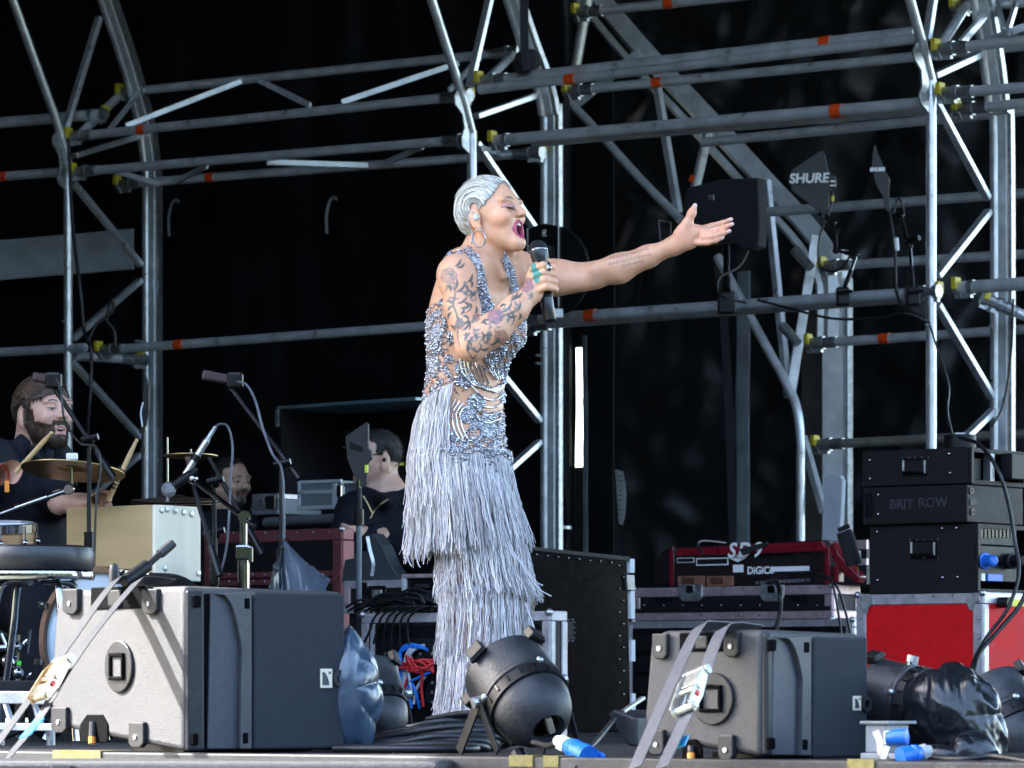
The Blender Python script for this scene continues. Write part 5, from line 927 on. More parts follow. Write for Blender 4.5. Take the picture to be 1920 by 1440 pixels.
MB(L).lathe([(r_ * .96, -.30), (r_ * .96, -.02)], None, 48, True, False).build('shell', BLK, bd, 40); MB(L).lathe([(r_ * .96, -.03), (r_ * 1.02, -.03), (r_ * 1.02, .02), (r_ * .94, .02), (r_ * .94, 0)], None, 48).build('hoop', mat('maple_hoop', (.16, .085, .05), .35, 0, .25, 4), bd, 40); MB(L).lathe([(r_ * .94, .004), (.001, .006)], None, 40).build('drum_head', mat('drum_skin', (.42, .56, .70), .4, 0, .1, 8), bd, 40)
for i in range(8): a = i * .785 + .3; q = Vector((r_ * 1.04 * math.cos(a), r_ * 1.04 * math.sin(a), 0)); MB(L).tube([q + Vector((0, 0, .04)), q + Vector((0, 0, -.09))], .005, 6).build('claw_rod', CHROME, bd); MB(L).box(q + Vector((0, 0, .02)), (.03, .02, .03)).build('claw', CHROME, bd, None, .004)
for s_ in (-1, 1): MB().tube([c + Vector((s_ * .08, .12, -.05)), (c.x + s_ * .16, c.y + .0, .006)], .009, 8).build('spur', CHROME, bd)
# bar stool
so_ = thing('drum_stool', 'round black padded stool with chrome ring and bent chrome legs', 'stool', (at(70, 1200, 11.9).x, 11.9, 0)); c = at(70, 1072, 11.9); r_ = 107 * mpp(11.9); L = Matrix.Translation(c)
MB(L).lathe([(.001, .072), (r_ * .85, .072), (r_ * .97, .066), (r_, .05), (r_, .02), (r_ * .97, .004), (r_ * .9, 0)], None, 48).build('cushion', mat('black_vinyl', (.010, .011, .014), .35, 0, .2, 30, .1), so_, 40); MB(L).lathe([(r_ * .9, 0), (r_ * 1.0, -.002), (r_ * 1.015, -.012), (r_, -.024), (r_ * .92, -.026)], None, 48, False, True).build('chrome_ring', CHROME, so_, 40)
for i in range(4):
    a = R(35 + 90 * i); d = Vector((math.cos(a), math.sin(a), 0)); c0 = c + Vector((0, 0, -.026)); e = Vector((c.x + d.x * .22, c.y + d.y * .22, .008))
    MB().tube(cat([c0 + d * .04, c0 + d * .105 + Vector((0, 0, -.006)), c0 + d * .125 + Vector((0, 0, -.04)), c0 + d * .145 + Vector((0, 0, -.14)), c0.lerp(e, .75) + d * .035, e], 5), .0115, 10).build('leg', CHROME, so_, 40)
ring = [Vector((c.x + .185 * math.cos(t * .2618), c.y + .185 * math.sin(t * .2618), .16)) for t in range(25)]; MB().tube(ring, .007, 8, False).build('foot_ring', CHROME, so_, 40)
# pedals and chrome hardware at the far left
hw = thing('pedal_hardware', 'jumble of chrome pedal rods and clamps under the stool at the left edge', 'drum hardware', at(20, floor_row(12.2), 12.2)); random.seed(4)
for a, b, r_ in (((2, 1188), (30, 1255), .007), ((34, 1190), (30, 1290), .009), ((8, 1240), (52, 1200), .006), ((0, 1215), (24, 1215), .010), ((24, 1200), (44, 1215), .012), ((30, 1290), (60, 1262), .006), ((-5, 1270), (30, 1300), .010), ((56, 1180), (50, 1225), .005), ((36, 1240), (36, 1310), .006)): MB().tube([at(*a, 12.2), at(*b, 12.2)], r_, 8).build('rod', CHROME, hw, 40)
for x, y in ((30, 1213), (12, 1240), (34, 1262)): MB().ball(at(x, y, 12.18), .018, 10).build('clamp', CHROME, hw, 60)
MB().box(at(36, 1243, 12.17), (.012, .01, .012)).build('green_mark', mat('green_mark', (.05, .6, .04), .5), hw); MB().bar(at(0, 1280, 12.2), at(40, 1310, 12.1), .05, .02).build('pedal_plate', BLK, hw)
al = thing('equipment_trolley', 'low aluminium ladder frame lying on the floor at the left edge', 'trolley', at(30, floor_row(11.4), 11.4))
for y in (1302, 1312, 1362): MB().bar(at(-20, y, 11.4), at(118, y + 2, 11.3), .03, .02).build('rail', ALUD, al, None, .003)
for x in (6, 60, 100): MB().bar(at(x, 1305, 11.38), at(x + 18, 1362, 11.35), .012, .012).build('strut', ALUD, al)
for x in (0, 95): MB().tube([at(x, 1364, 11.38), at(x, floor_row(11.38) - 1, 11.38)], .012, 8).build('foot', STEEL, al)
MB().box(at(20, 1286, 11.5), (.24, .1, .03)).build('black_tray', BLK, al, None, .004)
# stands and microphones
def micstand(label, x, ytop, Y, boom=None, r=.009, name='microphone_stand', m=BLK, lower=None):
    root = thing(name, label, 'stand', (at(x, 1300, Y).x, Y, 0), 'microphone stands by the drums'); t = at(x, ytop, Y); b = Vector((t.x, Y, .03)); mid = t.lerp(b, .35)
    MB().tube([t, mid], r * .75, 10).build('upper_tube', m, root, 40); MB().tube([mid, b], r, 10).build('lower_tube', m, root, 40); MB().tube([mid + Vector((0, 0, .03)), mid - Vector((0, 0, .05))], r * 1.7, 10).build('clutch', BLKG, root, 40)
    for i in range(3): a = R(200 + 120 * i); MB().tube([b + Vector((0, 0, .08)), (b.x + .26 * math.cos(a), b.y + .26 * math.sin(a), .008)], .007, 8).build('leg', m, root, 40)
    if boom:
        pa, pb = at(*boom[0]), at(*boom[1]); MB().tube([pa, pb], r * .8, 10).build('boom_arm', m, root, 40); d = (pb - pa).normalized(); MB().tube([pb - d * .10, pb], r * 1.3, 10).build('boom_grip', BLKG, root, 40)
        MB().ball(t, r * 2.0, 10).build('boom_clutch', BLKG, root, 60); MB().tube([t - Vector((.02, .02, 0)), t + Vector((.03, -.03, .01))], r * 1.1, 8).build('clutch_knob', BLKG, root)
    return root
def pencil(label, a, b, r, m, name='condenser_microphone', head=None):
    a, b = Vector(a), Vector(b); root = thing(name, label, 'microphone', a, 'microphones by the drums'); L = (b - a).length; M = axis_mat(a, b)
    MB(M).lathe([(r * .4, 0), (r, .004), (r, L * .7), (r * .95, L * .72)], None, 16, True, False).build('body', m, root, 40); MB(M).lathe([(r * .95, L * .72), (r * .8, L * .74), (r * .55, L)], None, 14, False, True).build('cable_plug', head or CHROME, root, 40); MB(M).lathe([(r * 1.15, L * .3), (r * 1.2, L * .4), (r * 1.15, L * .42)], None, 14).build('clip', BLK, root, 40); return root
def brickmic(label, a, b, w_, h_, m):
    a, b = Vector(a), Vector(b); root = thing('side_address_microphone', label, 'microphone', a, 'microphones by the drums'); d = (b - a).normalized(); MB().bar(a, b, w_, h_).build('body', m, root, None, .006); e = a + (b - a) * .42; MB().bar(a - d * .002, e, w_ * .92, h_ * 1.06).build('grille_head', mat('mic_grille', (.045, .022, .024), .4, .4, .3, 500, .8, 600), root, None, .005); MB().box(b + d * .015, (.05, .05, .05)).build('shock_clip', BLKG, root, None, .008); return root
MAR = mat('maroon_mic', (.022, .006, .007), .4, 0, .2, 60)
micstand('black boom stand in front of the drummer, its pole beside the cajon', 167, 826, 12.7, ((98, 722, 12.75), (214, 898, 12.7))); brickmic('dark red brick shaped microphone hanging before the hair of the drummer', at(62, 706, 12.75), at(92, 712, 12.75), .03, .026, MAR)
tag(MB().tube(cat([at(104, 708, 12.72), at(114, 735, 12.72), at(122, 790, 12.7), at(150, 830, 12.68), at(180, 838, 12.66), at(188, 880, 12.66), at(180, 950, 12.66), at(176, 1090, 12.66)], 6), .004, 6).build('microphone_cable', RUB, None, 60), 'thin cable running down the boom stand before the drummer', 'cable')
micstand('tall boom stand rising out of the peaked plastic cover', 527, 872, 12.9, ((428, 722, 13.0), (562, 898, 12.88))); brickmic('brick shaped microphone at the top end of the tall boom stand', at(380, 703, 13.0), at(432, 712, 13.0), .034, .030, MAR)
tag(MB().tube(cat([at(440, 714, 12.98), at(462, 722, 12.97), at(478, 750, 12.95), at(492, 800, 12.93), at(510, 850, 12.88), at(528, 880, 12.86), at(532, 960, 12.86), at(532, 1010, 12.86)], 6), .0042, 6).build('microphone_cable', mat('grey_cable', (.09, .10, .12), .4), None, 60), 'grey cable looping down from the top microphone of the tall boom stand', 'cable')
pencil('silver pencil microphone pointing down through the splash cymbal', at(346, 892, 13.1), at(404, 800, 13.1), .011, mat('nickel', (.6, .6, .62), .3, .9, .1), head=STEEL)
tag(MB().tube(cat([at(404, 800, 13.1), at(414, 795, 13.1), at(428, 802, 13.1), at(436, 840, 13.1), at(432, 900, 13.05), at(430, 960, 13.0), at(424, 1030, 13.0), at(412, 1075, 13.0), at(400, 1095, 13.0)], 6), .0042, 6).build('microphone_cable', mat('grey_cable', (.09, .1, .12)), None, 60), 'grey cable looping over the face of the bearded seated man', 'cable')
dm = pencil('ball headed dynamic microphone aimed down at the cajon', at(322, 914, 12.95), at(370, 880, 12.95), .014, BLK, 'dynamic_microphone', BLK); MB().ball(at(316, 918, 12.95), .024, 14).build('ball_grille', mat('steel_mesh', (.3, .31, .33), .4, .8, .3, 600, .8, 700), dm, 60)
micstand('short black stand whose tube slants past the bolted end of the cajon', 402, 905, 13.0, ((354, 885, 13.0), (412, 1080, 12.9)))
micstand('black stand slanting in front of the bearded seated man', 404, 1000, 13.2, ((392, 858, 13.2), (492, 1040, 13.1)))
chs = thing('chrome_stand', 'bright chrome cymbal stand with a round tilter behind the sunlit monitor', 'stand', (at(457, 1300, 12.6).x, 12.6, 0)); MB().tube([at(457, 1040, 12.6), Vector((at(457, 1300, 12.6).x, 12.6, .05))], .018, 14).build('lower_tube', CHROME, chs, 40); MB().tube([at(457, 975, 12.6), at(457, 1045, 12.6)], .011, 12).build('upper_tube', CHROME, chs, 40); MB().box(at(457, 1036, 12.58), (.045, .035, .045)).build('collar', CHROME, chs, None, .006); MB().box(at(470, 1040, 12.57), (.014, .02, .05)).build('wing_bolt', CHROME, chs, None, .004)
c = at(459, 970, 12.58); MB().tube([c + Vector((0, .012, 0)), c - Vector((0, .012, 0))], .019, 20).build('tilter', CHROME, chs, 40); MB().tube([at(358, 896, 12.75), at(476, 985, 12.55)], .0075, 10).build('boom_arm', CHROME, chs, 40); MB().ball(at(362, 898, 12.74), .016, 10).build('arm_joint', CHROME, chs, 60)
for i in range(3): a = R(210 + 120 * i); q = at(457, 1300, 12.6); MB().tube([(q.x, 12.6, .25), (q.x + .26 * math.cos(a), 12.6 + .26 * math.sin(a), .008)], .008, 8).build('leg', CHROME, chs)
pm = thing('paddle_antenna', 'thin black paddle antenna seen edge-on on a stand behind the drummer', 'antenna', (at(268, 1300, 14.2).x, 14.2, 0)); Fz = Face(at(272, 760, 14.2), R(-20)); Fz.poly([(270, 695), (279, 725), (278, 770), (271, 810), (266, 808), (266, 745)], 0, .012).build('paddle', BLK, pm, None, .003); MB().tube([at(268, 800, 14.2), Vector((at(268, 1300, 14.2).x, 14.2, .02))], .006, 8).build('pole', BLK, pm, 40); MB().tube(cat([at(268, 754, 14.18), at(264, 775, 14.18), at(267, 800, 14.18)], 4), .003, 6).build('cable', WHC, pm); MB().tube([at(268, 800, 14.2), at(268, 812, 14.2)], .012, 8).build('clamp', BLKG, pm); MB().tube([at(268, 838, 14.2), at(268, 848, 14.2)], .012, 8).build('clutch', BLKG, pm)
for i in range(3): a = R(210 + 120 * i); q = at(268, 1300, 14.2); MB().tube([(q.x, 14.2, .2), (q.x + .22 * math.cos(a), 14.2 + .22 * math.sin(a), .008)], .007, 8).build('leg', BLK, pm)
# tall stand with paddle antenna in front of the man in the hoodie
ps = thing('paddle_antenna', 'dark paddle antenna on a stand hiding the face of the man in the hoodie', 'antenna', (at(673, 1300, 14.6).x, 14.6, 0)); Fz = Face(at(670, 850, 14.6), R(-25)); Fz.poly([(648, 832), (647, 818), (686, 791), (690, 795), (690, 840), (696, 846), (697, 860), (690, 866), (686, 905), (680, 916), (662, 890), (650, 860)], 0, .012).build('paddle', mat('antenna_dark', (.012, .015, .018), .5), ps, None, .003)
Fz.poly([(655, 828), (680, 838), (680, 848), (657, 842)], -.0015, 0).build('label_plate', BLKG, ps); Fz.rect(685, 872, 690, 886, -.004, .003).build('yellow_mark', mat('lime_mark', (.55, .65, .03), .5), ps)
for y0, y1, r_, m_ in ((900, 918, .007, CHROME), (915, 960, .010, BLK), (955, 985, .017, BLKG), (980, 1130, .010, mat('stand_grey', (.10, .12, .14), .35, .3)), (1130, 1160, .018, BLK)): MB().tube([at(673, y0, 14.6), at(673, y1, 14.6)], r_, 12).build('pole', m_, ps, 40)
MB().tube([at(673, 1160, 14.6), Vector((at(673, 1300, 14.6).x, 14.6, .02))], .010, 8).build('pole', BLK, ps)
for i in range(3): a = R(210 + 120 * i); q = at(673, 1300, 14.6); MB().tube([(q.x, 14.6, .2), (q.x + .22 * math.cos(a), 14.6 + .22 * math.sin(a), .008)], .007, 8).build('leg', BLK, ps)
# handle of a ratchet bar lying on the monitor
rh = thing('black_handle', 'black rubber handled clamp bar lying across the top of the sunlit monitor', 'tool', at(270, 1086, 10.3)); MB().tube([at(232, 1092, 10.2), at(276, 1060, 10.25)], .016, 10).build('sleeve', BLK, rh, 40); MB().tube([at(276, 1060, 10.25), at(322, 1020, 10.3)], [.008, .008], 10).build('bar', BLK, rh, 40); MB().tube([at(300, 1039, 10.28), at(324, 1018, 10.3)], .012, 10).build('grip', RUB, rh, 40); MB().box(at(262, 1086, 10.25), (.05, .03, .02)).build('base', BLKG, rh, None, .004)
tag(MB().lathe([(.012, 0), (.013, .03), (.010, .042), (.004, .046)], axis_mat(at(214, 1092, 10.3), at(214, 1050, 10.3)), 14, True, True).build('rubber_peg', RUB, None, 40), 'short black rubber peg sticking up behind the strap on the sunlit monitor', 'peg')
# ------------------------------------------------------------------ figures: bodies grown from a smooth distance field, one continuous surface each
class SDF:
    def __init__(s, lo, hi, h):
        s.h = h; s.lo = np.array(lo, float); n = np.ceil((np.array(hi) - s.lo) / h).astype(int) + 1
        s.ax = [s.lo[i] + h * np.arange(n[i]) for i in range(3)]; s.D = np.full(n, 0.5, np.float32)
    def _op(s, lo, hi, fn, k, mode):
        sl = []
        for i in range(3):
            a = int(np.clip(np.floor((lo[i] - k - 3 * s.h - s.lo[i]) / s.h), 0, s.D.shape[i])); b = int(np.clip(np.ceil((hi[i] + k + 3 * s.h - s.lo[i]) / s.h) + 1, 0, s.D.shape[i]))
            if b <= a: return
            sl.append(slice(a, b))
        X = s.ax[0][sl[0]][:, None, None].astype(np.float32); Y = s.ax[1][sl[1]][None, :, None].astype(np.float32); Z = s.ax[2][sl[2]][None, None, :].astype(np.float32)
        d = fn(X, Y, Z).astype(np.float32); sl = tuple(sl); a = s.D[sl]; k = max(k, 1e-4)
        if mode == 'u': hh = np.maximum(k - np.abs(a - d), 0) / k; s.D[sl] = np.minimum(a, d) - hh * hh * k * .25
        elif mode == 's': d = -d; hh = np.maximum(k - np.abs(a - d), 0) / k; s.D[sl] = np.maximum(a, d) + hh * hh * k * .25
    def cone(s, a, b, ra, rb, k=.015, mode='u'):
        a = np.array(a, float); b = np.array(b, float); ab = b - a; L2 = max(1e-9, ab @ ab); r = max(ra, rb)
        def fn(X, Y, Z):
            t = np.clip(((X - a[0]) * ab[0] + (Y - a[1]) * ab[1] + (Z - a[2]) * ab[2]) / L2, 0, 1)
            return np.sqrt((X - a[0] - t * ab[0]) ** 2 + (Y - a[1] - t * ab[1]) ** 2 + (Z - a[2] - t * ab[2]) ** 2) - (ra + (rb - ra) * t)
        s._op(np.minimum(a, b) - r, np.maximum(a, b) + r, fn, k, mode)
    def chain(s, pts, rs, k=.012, mode='u'):
        for i in range(len(pts) - 1): s.cone(pts[i], pts[i + 1], rs[i], rs[i + 1], k, mode)
    def ell(s, c, r, Rm=None, k=.015, mode='u'):
        c = np.array(c, float); r = np.array(r, float); Rm = np.eye(3) if Rm is None else np.array(Rm); m = r.max()
        def fn(X, Y, Z):
            x, y, z = X - c[0], Y - c[1], Z - c[2]
            u = [(x * Rm[0, i] + y * Rm[1, i] + z * Rm[2, i]) for i in range(3)]
            k0 = np.sqrt(sum((u[i] / r[i]) ** 2 for i in range(3))); k1 = np.sqrt(sum((u[i] / r[i] ** 2) ** 2 for i in range(3))) + 1e-6
            return k0 * (k0 - 1) / k1
        s._op(c - m, c + m, fn, k, mode)
    def loft(s, rows, yaw, k=.02):               # rows: (z, cx, cy, r_front, r_side), z increasing
        q = np.array(rows, float); zz = np.linspace(q[0, 0], q[-1, 0], 120); P = [np.interp(zz, q[:, 0], q[:, i]) for i in range(1, 5)]
        ker = np.ones(9) / 9; P = [np.convolve(np.pad(p, 4, 'edge'), ker, 'valid') for p in P]; c, s_ = math.cos(yaw), math.sin(yaw)
        def fn(X, Y, Z):
            g = [np.interp(Z.ravel(), zz, p)[None, None, :] for p in P]; x, y = X - g[0], Y - g[1]
            u, v = x * c + y * s_, -x * s_ + y * c; k0 = np.sqrt((u / g[2]) ** 2 + (v / g[3]) ** 2); d = (k0 - 1) * np.minimum(g[2], g[3])
            return np.maximum(d, np.maximum(zz[0] - Z, Z - zz[-1]))
        m = max(P[2].max(), P[3].max())
        s._op((P[0].min() - m, P[1].min() - m, zz[0]), (P[0].max() + m, P[1].max() + m, zz[-1]), fn, k, 'u')
    def mesh(s):
        D = s.D; S = D < 0; nx, ny, nz = D.shape; c = np.zeros((nx - 1, ny - 1, nz - 1), np.int8)
        for i in (0, 1):
            for j in (0, 1):
                for k in (0, 1): c += S[i:nx - 1 + i, j:ny - 1 + j, k:nz - 1 + k]
        I, J, K = np.nonzero((c > 0) & (c < 8)); idx = np.full(c.shape, -1, np.int32); idx[I, J, K] = np.arange(len(I)); acc = np.zeros((len(I), 3)); cnt = np.zeros(len(I))
        for a in range(3):
            o = [b for b in range(3) if b != a]
            for u in (0, 1):
                for v in (0, 1):
                    p = [0, 0, 0]; p[o[0]] = u; p[o[1]] = v; q = list(p); q[a] = 1
                    d0 = D[I + p[0], J + p[1], K + p[2]]; d1 = D[I + q[0], J + q[1], K + q[2]]; m = (d0 < 0) != (d1 < 0); t = np.where(m, d0 / np.where(m, d0 - d1, 1), 0)
                    e = np.tile(np.array(p, float), (len(I), 1)); e[:, a] += t; acc += e * m[:, None]; cnt += m
        V = (np.stack([I, J, K], 1) + acc / cnt[:, None]) * s.h + s.lo; Fs = []
        for a in range(3):
            b, c_ = (a + 1) % 3, (a + 2) % 3; sa = [slice(None)] * 3; sb = [slice(None)] * 3; sa[a] = slice(0, -1); sb[a] = slice(1, None)
            m = S[tuple(sa)] != S[tuple(sb)]; G = np.stack(np.nonzero(m), 1); ok = (G[:, b] > 0) & (G[:, c_] > 0) & (G[:, b] < D.shape[b] - 1) & (G[:, c_] < D.shape[c_] - 1); G = G[ok]
            ins = S[G[:, 0], G[:, 1], G[:, 2]]; q = []
            for (db, dc) in ((0, 0), (-1, 0), (-1, -1), (0, -1)): g = G.copy(); g[:, b] += db; g[:, c_] += dc; q.append(idx[g[:, 0], g[:, 1], g[:, 2]])
            q = np.stack(q, 1); q[~ins] = q[~ins][:, ::-1]; Fs.append(q)
        return V, np.concatenate(Fs)
def topx(V): return 960 + V[:, 0] / V[:, 1] * F, HY - (V[:, 2] - ZC) / V[:, 1] * F      # world -> photograph pixel, for laying out prints and beads
def head_frame(px, py, Y, yaw, pitch, roll=0.0, scale=1.0):     # local x = gaze, y = the person's left, z = crown
    f = Vector((math.cos(yaw) * math.cos(pitch), math.sin(yaw) * math.cos(pitch), math.sin(pitch))); l = Vector((-math.sin(yaw), math.cos(yaw), 0)); u = f.cross(l)
    if roll: l, u = l * math.cos(roll) + u * math.sin(roll), u * math.cos(roll) - l * math.sin(roll)
    M = Matrix((f, l, u)).transposed().to_4x4(); M.translation = at(px, py, Y); return M @ Matrix.Scale(scale, 4)
def head_sdf(S, M, sc=1.0, mouth=1.0, lids=True, jaw=1.0):
    R3 = np.array((M.to_3x3() * (1 / sc))); P = lambda x, y, z: np.array(M @ Vector((x, y, z)))
    E = lambda c, r, k, mode='u': S.ell(P(*c), np.array(r) * sc, R3, k * sc, mode)
    Cn = lambda a, b, ra, rb, k, mode='u': S.cone(P(*a), P(*b), ra * sc, rb * sc, k * sc, mode)
    dz = -.013 * mouth
    E((-.012, 0, .030), (.088, .070, .084), .01); E((.030, 0, .005), (.058, .053, .080), .03)
    E((.040, 0, -.050 + dz * .3), (.040, .040 * jaw, .044), .03); Cn((.0, .045 * jaw, -.042), (.066, .010, -.080 + dz), .014, .016, .022); Cn((.0, -.045 * jaw, -.042), (.066, -.010, -.080 + dz), .014, .016, .022)
    E((.069, 0, -.078 + dz * .9), (.019, .022, .018), .02)
    for s in (-1, 1):
        E((.058, s * .042, -.016), (.026, .018, .020), .02); E((.074, s * .033, .031), (.014, .024, .010), .014)
        E((.093, s * .031, .012), (.018, .017, .013), .012, 's'); E((.0705, s * .031, .011), (.0165, .0175, .0145), .004)
    Cn((.082, 0, .022), (.104, 0, -.012), .0085, .0115, .014); E((.0985, .011, -.0155), (.0105, .008, .0075), .008); E((.0985, -.011, -.0155), (.0105, .008, .0075), .008)
    for s in (-1, 1): E((.103, s * .0065, -.0225), (.004, .0035, .0035), .004, 's')
    if mouth > .3:
        E((.096, 0, -.0575), (.040, .0195, .0175 * mouth), .005, 's')
        n = 16; pts = []
        for i in range(n + 1):
            a = 2 * math.pi * i / n; y = .0205 * math.cos(a); z = -.0575 + .0195 * mouth * math.sin(a); x = .0895 - 20 * y * y - max(0, -math.sin(a)) * .007; pts.append((x, y, z))
        for i in range(n): Cn(pts[i], pts[i + 1], .0038 + .001 * (pts[i][2] < -.06), .0038 + .001 * (pts[i + 1][2] < -.06), .004)
    else:
        E((.086, 0, -.040), (.014, .022, .007), .01); E((.083, 0, -.051), (.013, .019, .0075), .01); E((.098, 0, -.0455), (.016, .022, .0022 + .006 * mouth), .003, 's')
    for s in (-1, 1):
        E((-.012, s * .0765, -.004), (.019, .0065, .031), .005); E((-.005, s * .085, -.004), (.010, .0065, .017), .004, 's'); E((-.005, s * .0735, -.034), (.009, .006, .010), .005)
def lrp(a, b, t): return a + (b - a) * np.clip(t, 0, 1)[:, None]
def to_local(M, V): I = np.array(M.inverted()); return V @ I[:3, :3].T + I[:3, 3]
def seg_dist(px, py, a, b):
    dx, dy = b[0] - a[0], b[1] - a[1]; t = np.clip(((px - a[0]) * dx + (py - a[1]) * dy) / max(1e-6, dx * dx + dy * dy), 0, 1); return np.hypot(px - a[0] - t * dx, py - a[1] - t * dy), t
def face_paint(col, L, skin, lip, brow, lid, lash, beard=None, mouth=1.0, eyes=False):
    x, y, z = L[:, 0], L[:, 1], L[:, 2]; face = x > .03
    k_ = np.clip(1.25 - np.sqrt(((np.abs(y) - .032) / .019) ** 2 + ((z - .014) / .0115) ** 2), 0, .4) / .4 * (x > .055); col[:] = col + (np.array(lid) - col) * k_[:, None]
    if not eyes: zl = .004 + 10 * (np.abs(y) - .031) ** 2; e = (x > .055) & (np.abs(np.abs(y) - .032) < .019) & (np.abs(z - zl - .001) < .0019); col[e] = lash
    zb = .036 - 14 * (np.abs(y) - .030) ** 2; e = (x > .05) & (np.abs(np.abs(y) - .033) < .021) & (np.abs(z - zb) < .0030 - 2.0 * (np.abs(y) - .028) ** 2 * 2); col[e] = brow
    if eyes:
        yy = np.abs(y) - .031; e = (x > .06) & (np.abs(yy) < .013) & (np.abs(z - .0080) < .0034 - 14 * yy * yy); col[e] = (.34, .31, .28); e2 = e & (np.abs(yy - .001) < .0048); col[e2] = (.03, .02, .015)
        e = (x > .055) & (np.abs(yy) < .016) & (np.abs(z - .0120 + 12 * yy * yy) < .0017); col[e] = lash
    if mouth > .3:
        q = np.sqrt((y / .0215) ** 2 + ((z + .0575) / (.0205 * mouth)) ** 2); e = (x > .055) & (q < 1.20); col[e] = lip
        e = (x > .03) & (x < .0745) & (q < .95); col[e] = (.10, .012, .02)
    else:
        e = (x > .068) & (np.abs(z + .046) < .0125) & (np.abs(y) < .026 - 60 * (z + .046) ** 2); col[e] = lip
    return col
def tufts(V, N, idx, length, r, dirfn, jit, seed):      # short hair stubs as thin three-sided spikes
    g = np.random.default_rng(seed); P = V[idx]; D = dirfn(P, N[idx]) + g.normal(0, jit, P.shape); D /= np.linalg.norm(D, axis=1)[:, None]
    A = np.cross(D, np.array((.3, .5, .8))); A /= np.linalg.norm(A, axis=1)[:, None]; B = np.cross(D, A); ln = length * g.uniform(.6, 1.3, len(P))[:, None]
    base = [P - N[idx] * .001 + (A * math.cos(t) + B * math.sin(t)) * r for t in (0, 2.09, 4.19)]; tip = P + D * ln
    vs = np.stack(base + [tip], 1).reshape(-1, 3); o = np.arange(len(P))[:, None] * 4; fs = np.concatenate([o + np.array(q) for q in ((0, 1, 3), (1, 2, 3), (2, 0, 3))])
    return vs, fs
def vnormals(V, Fq):
    n = np.cross(V[Fq[:, 2]] - V[Fq[:, 0]], V[Fq[:, 3]] - V[Fq[:, 1]]); N = np.zeros_like(V)
    for i in range(4): np.add.at(N, Fq[:, i], n)
    return N / (np.linalg.norm(N, axis=1)[:, None] + 1e-12)
def strands(paths, radii, n=4):
    """paths: array (S, K, 3); thin tubes, tapering; returns verts, quads"""
    S_, K, _ = paths.shape; T = np.gradient(paths, axis=1); T /= np.linalg.norm(T, axis=2)[..., None] + 1e-9
    A = np.cross(T, np.array((.15, -.95, .25))); A /= np.linalg.norm(A, axis=2)[..., None] + 1e-9; B = np.cross(T, A); r = np.asarray(radii)
    r = np.broadcast_to(r if r.ndim == 2 else r[:, None], (S_, K))[..., None]
    ring = np.stack([paths + (A * math.cos(2 * math.pi * j / n) + B * math.sin(2 * math.pi * j / n)) * r for j in range(n)], 2)
    vs = ring.reshape(-1, 3); base = (np.arange(S_)[:, None, None] * K + np.arange(K - 1)[None, :, None]) * n; j = np.arange(n)[None, None, :]; j2 = (j + 1) % n
    fs = np.stack([base + j, base + j2, base + n + j2, base + n + j], -1).reshape(-1, 4)
    return vs, fs
def hair_paths(M, n, a0, a1, smax, rscale, wave, seed, K=16, side_drop=.0, c=(-.012, 0, .030), r=(.088, .070, .084)):
    g = np.random.default_rng(seed); s0 = g.uniform(-smax, smax, n); t = np.linspace(0, 1, K)[None, :]
    st = a0(s0)[:, None]; en = a1(s0)[:, None] + g.normal(0, .06, n)[:, None]; al = st + (en - st) * t
    s = s0[:, None] + wave * (1 - s0[:, None] ** 2) * np.sin(t * 6 + g.uniform(0, 6, n)[:, None]) * .05 + g.normal(0, .02, n)[:, None] * t; s = np.clip(s, -.985, .985); q = np.sqrt(1 - s * s)
    rs = rscale * (1 + g.normal(0, .018, n)[:, None] + .012 * np.sin(al * 9 + s * 20))
    L = np.stack([c[0] + r[0] * rs * np.cos(al) * q, c[1] + r[1] * rs * s, c[2] + r[2] * rs * np.sin(al) * q - side_drop * t], -1); Mn = np.array(M)
    return L @ Mn[:3, :3].T + Mn[:3, 3]
def cap_mesh(M, pred, rscale, nA=90, nS=60, groove=.010, seed=0, c=(-.012, 0, .030), r=(.088, .070, .084)):
    al = np.linspace(-.6, 4.3, nA)[:, None]; s = np.sin(np.linspace(-1.45, 1.45, nS))[None, :]; q = np.sqrt(1 - s * s); g = np.random.default_rng(seed); ph = g.uniform(0, 6, 6)
    rs = rscale * (1 + groove * (np.sin(s * 34 + ph[0] + .8 * np.sin(al * 2)) + .6 * np.sin(s * 61 + ph[1] + al)) + 0 * al)
    L = np.stack([c[0] + r[0] * rs * np.cos(al) * q, c[1] + r[1] * rs * s + 0 * al, c[2] + r[2] * rs * np.sin(al) * q], -1).reshape(-1, 3); keep = pred(L).reshape(nA, nS)
    Mn = np.array(M); V = L @ Mn[:3, :3].T + Mn[:3, 3]; i, j = np.nonzero(keep[:-1, :-1] & keep[1:, :-1] & keep[:-1, 1:] & keep[1:, 1:]); o = i * nS + j
    return V, np.stack([o, o + 1, o + nS + 1, o + nS], 1)
SKIN = attrmat('skin', .42, 0, .12, .45, .15, 500)
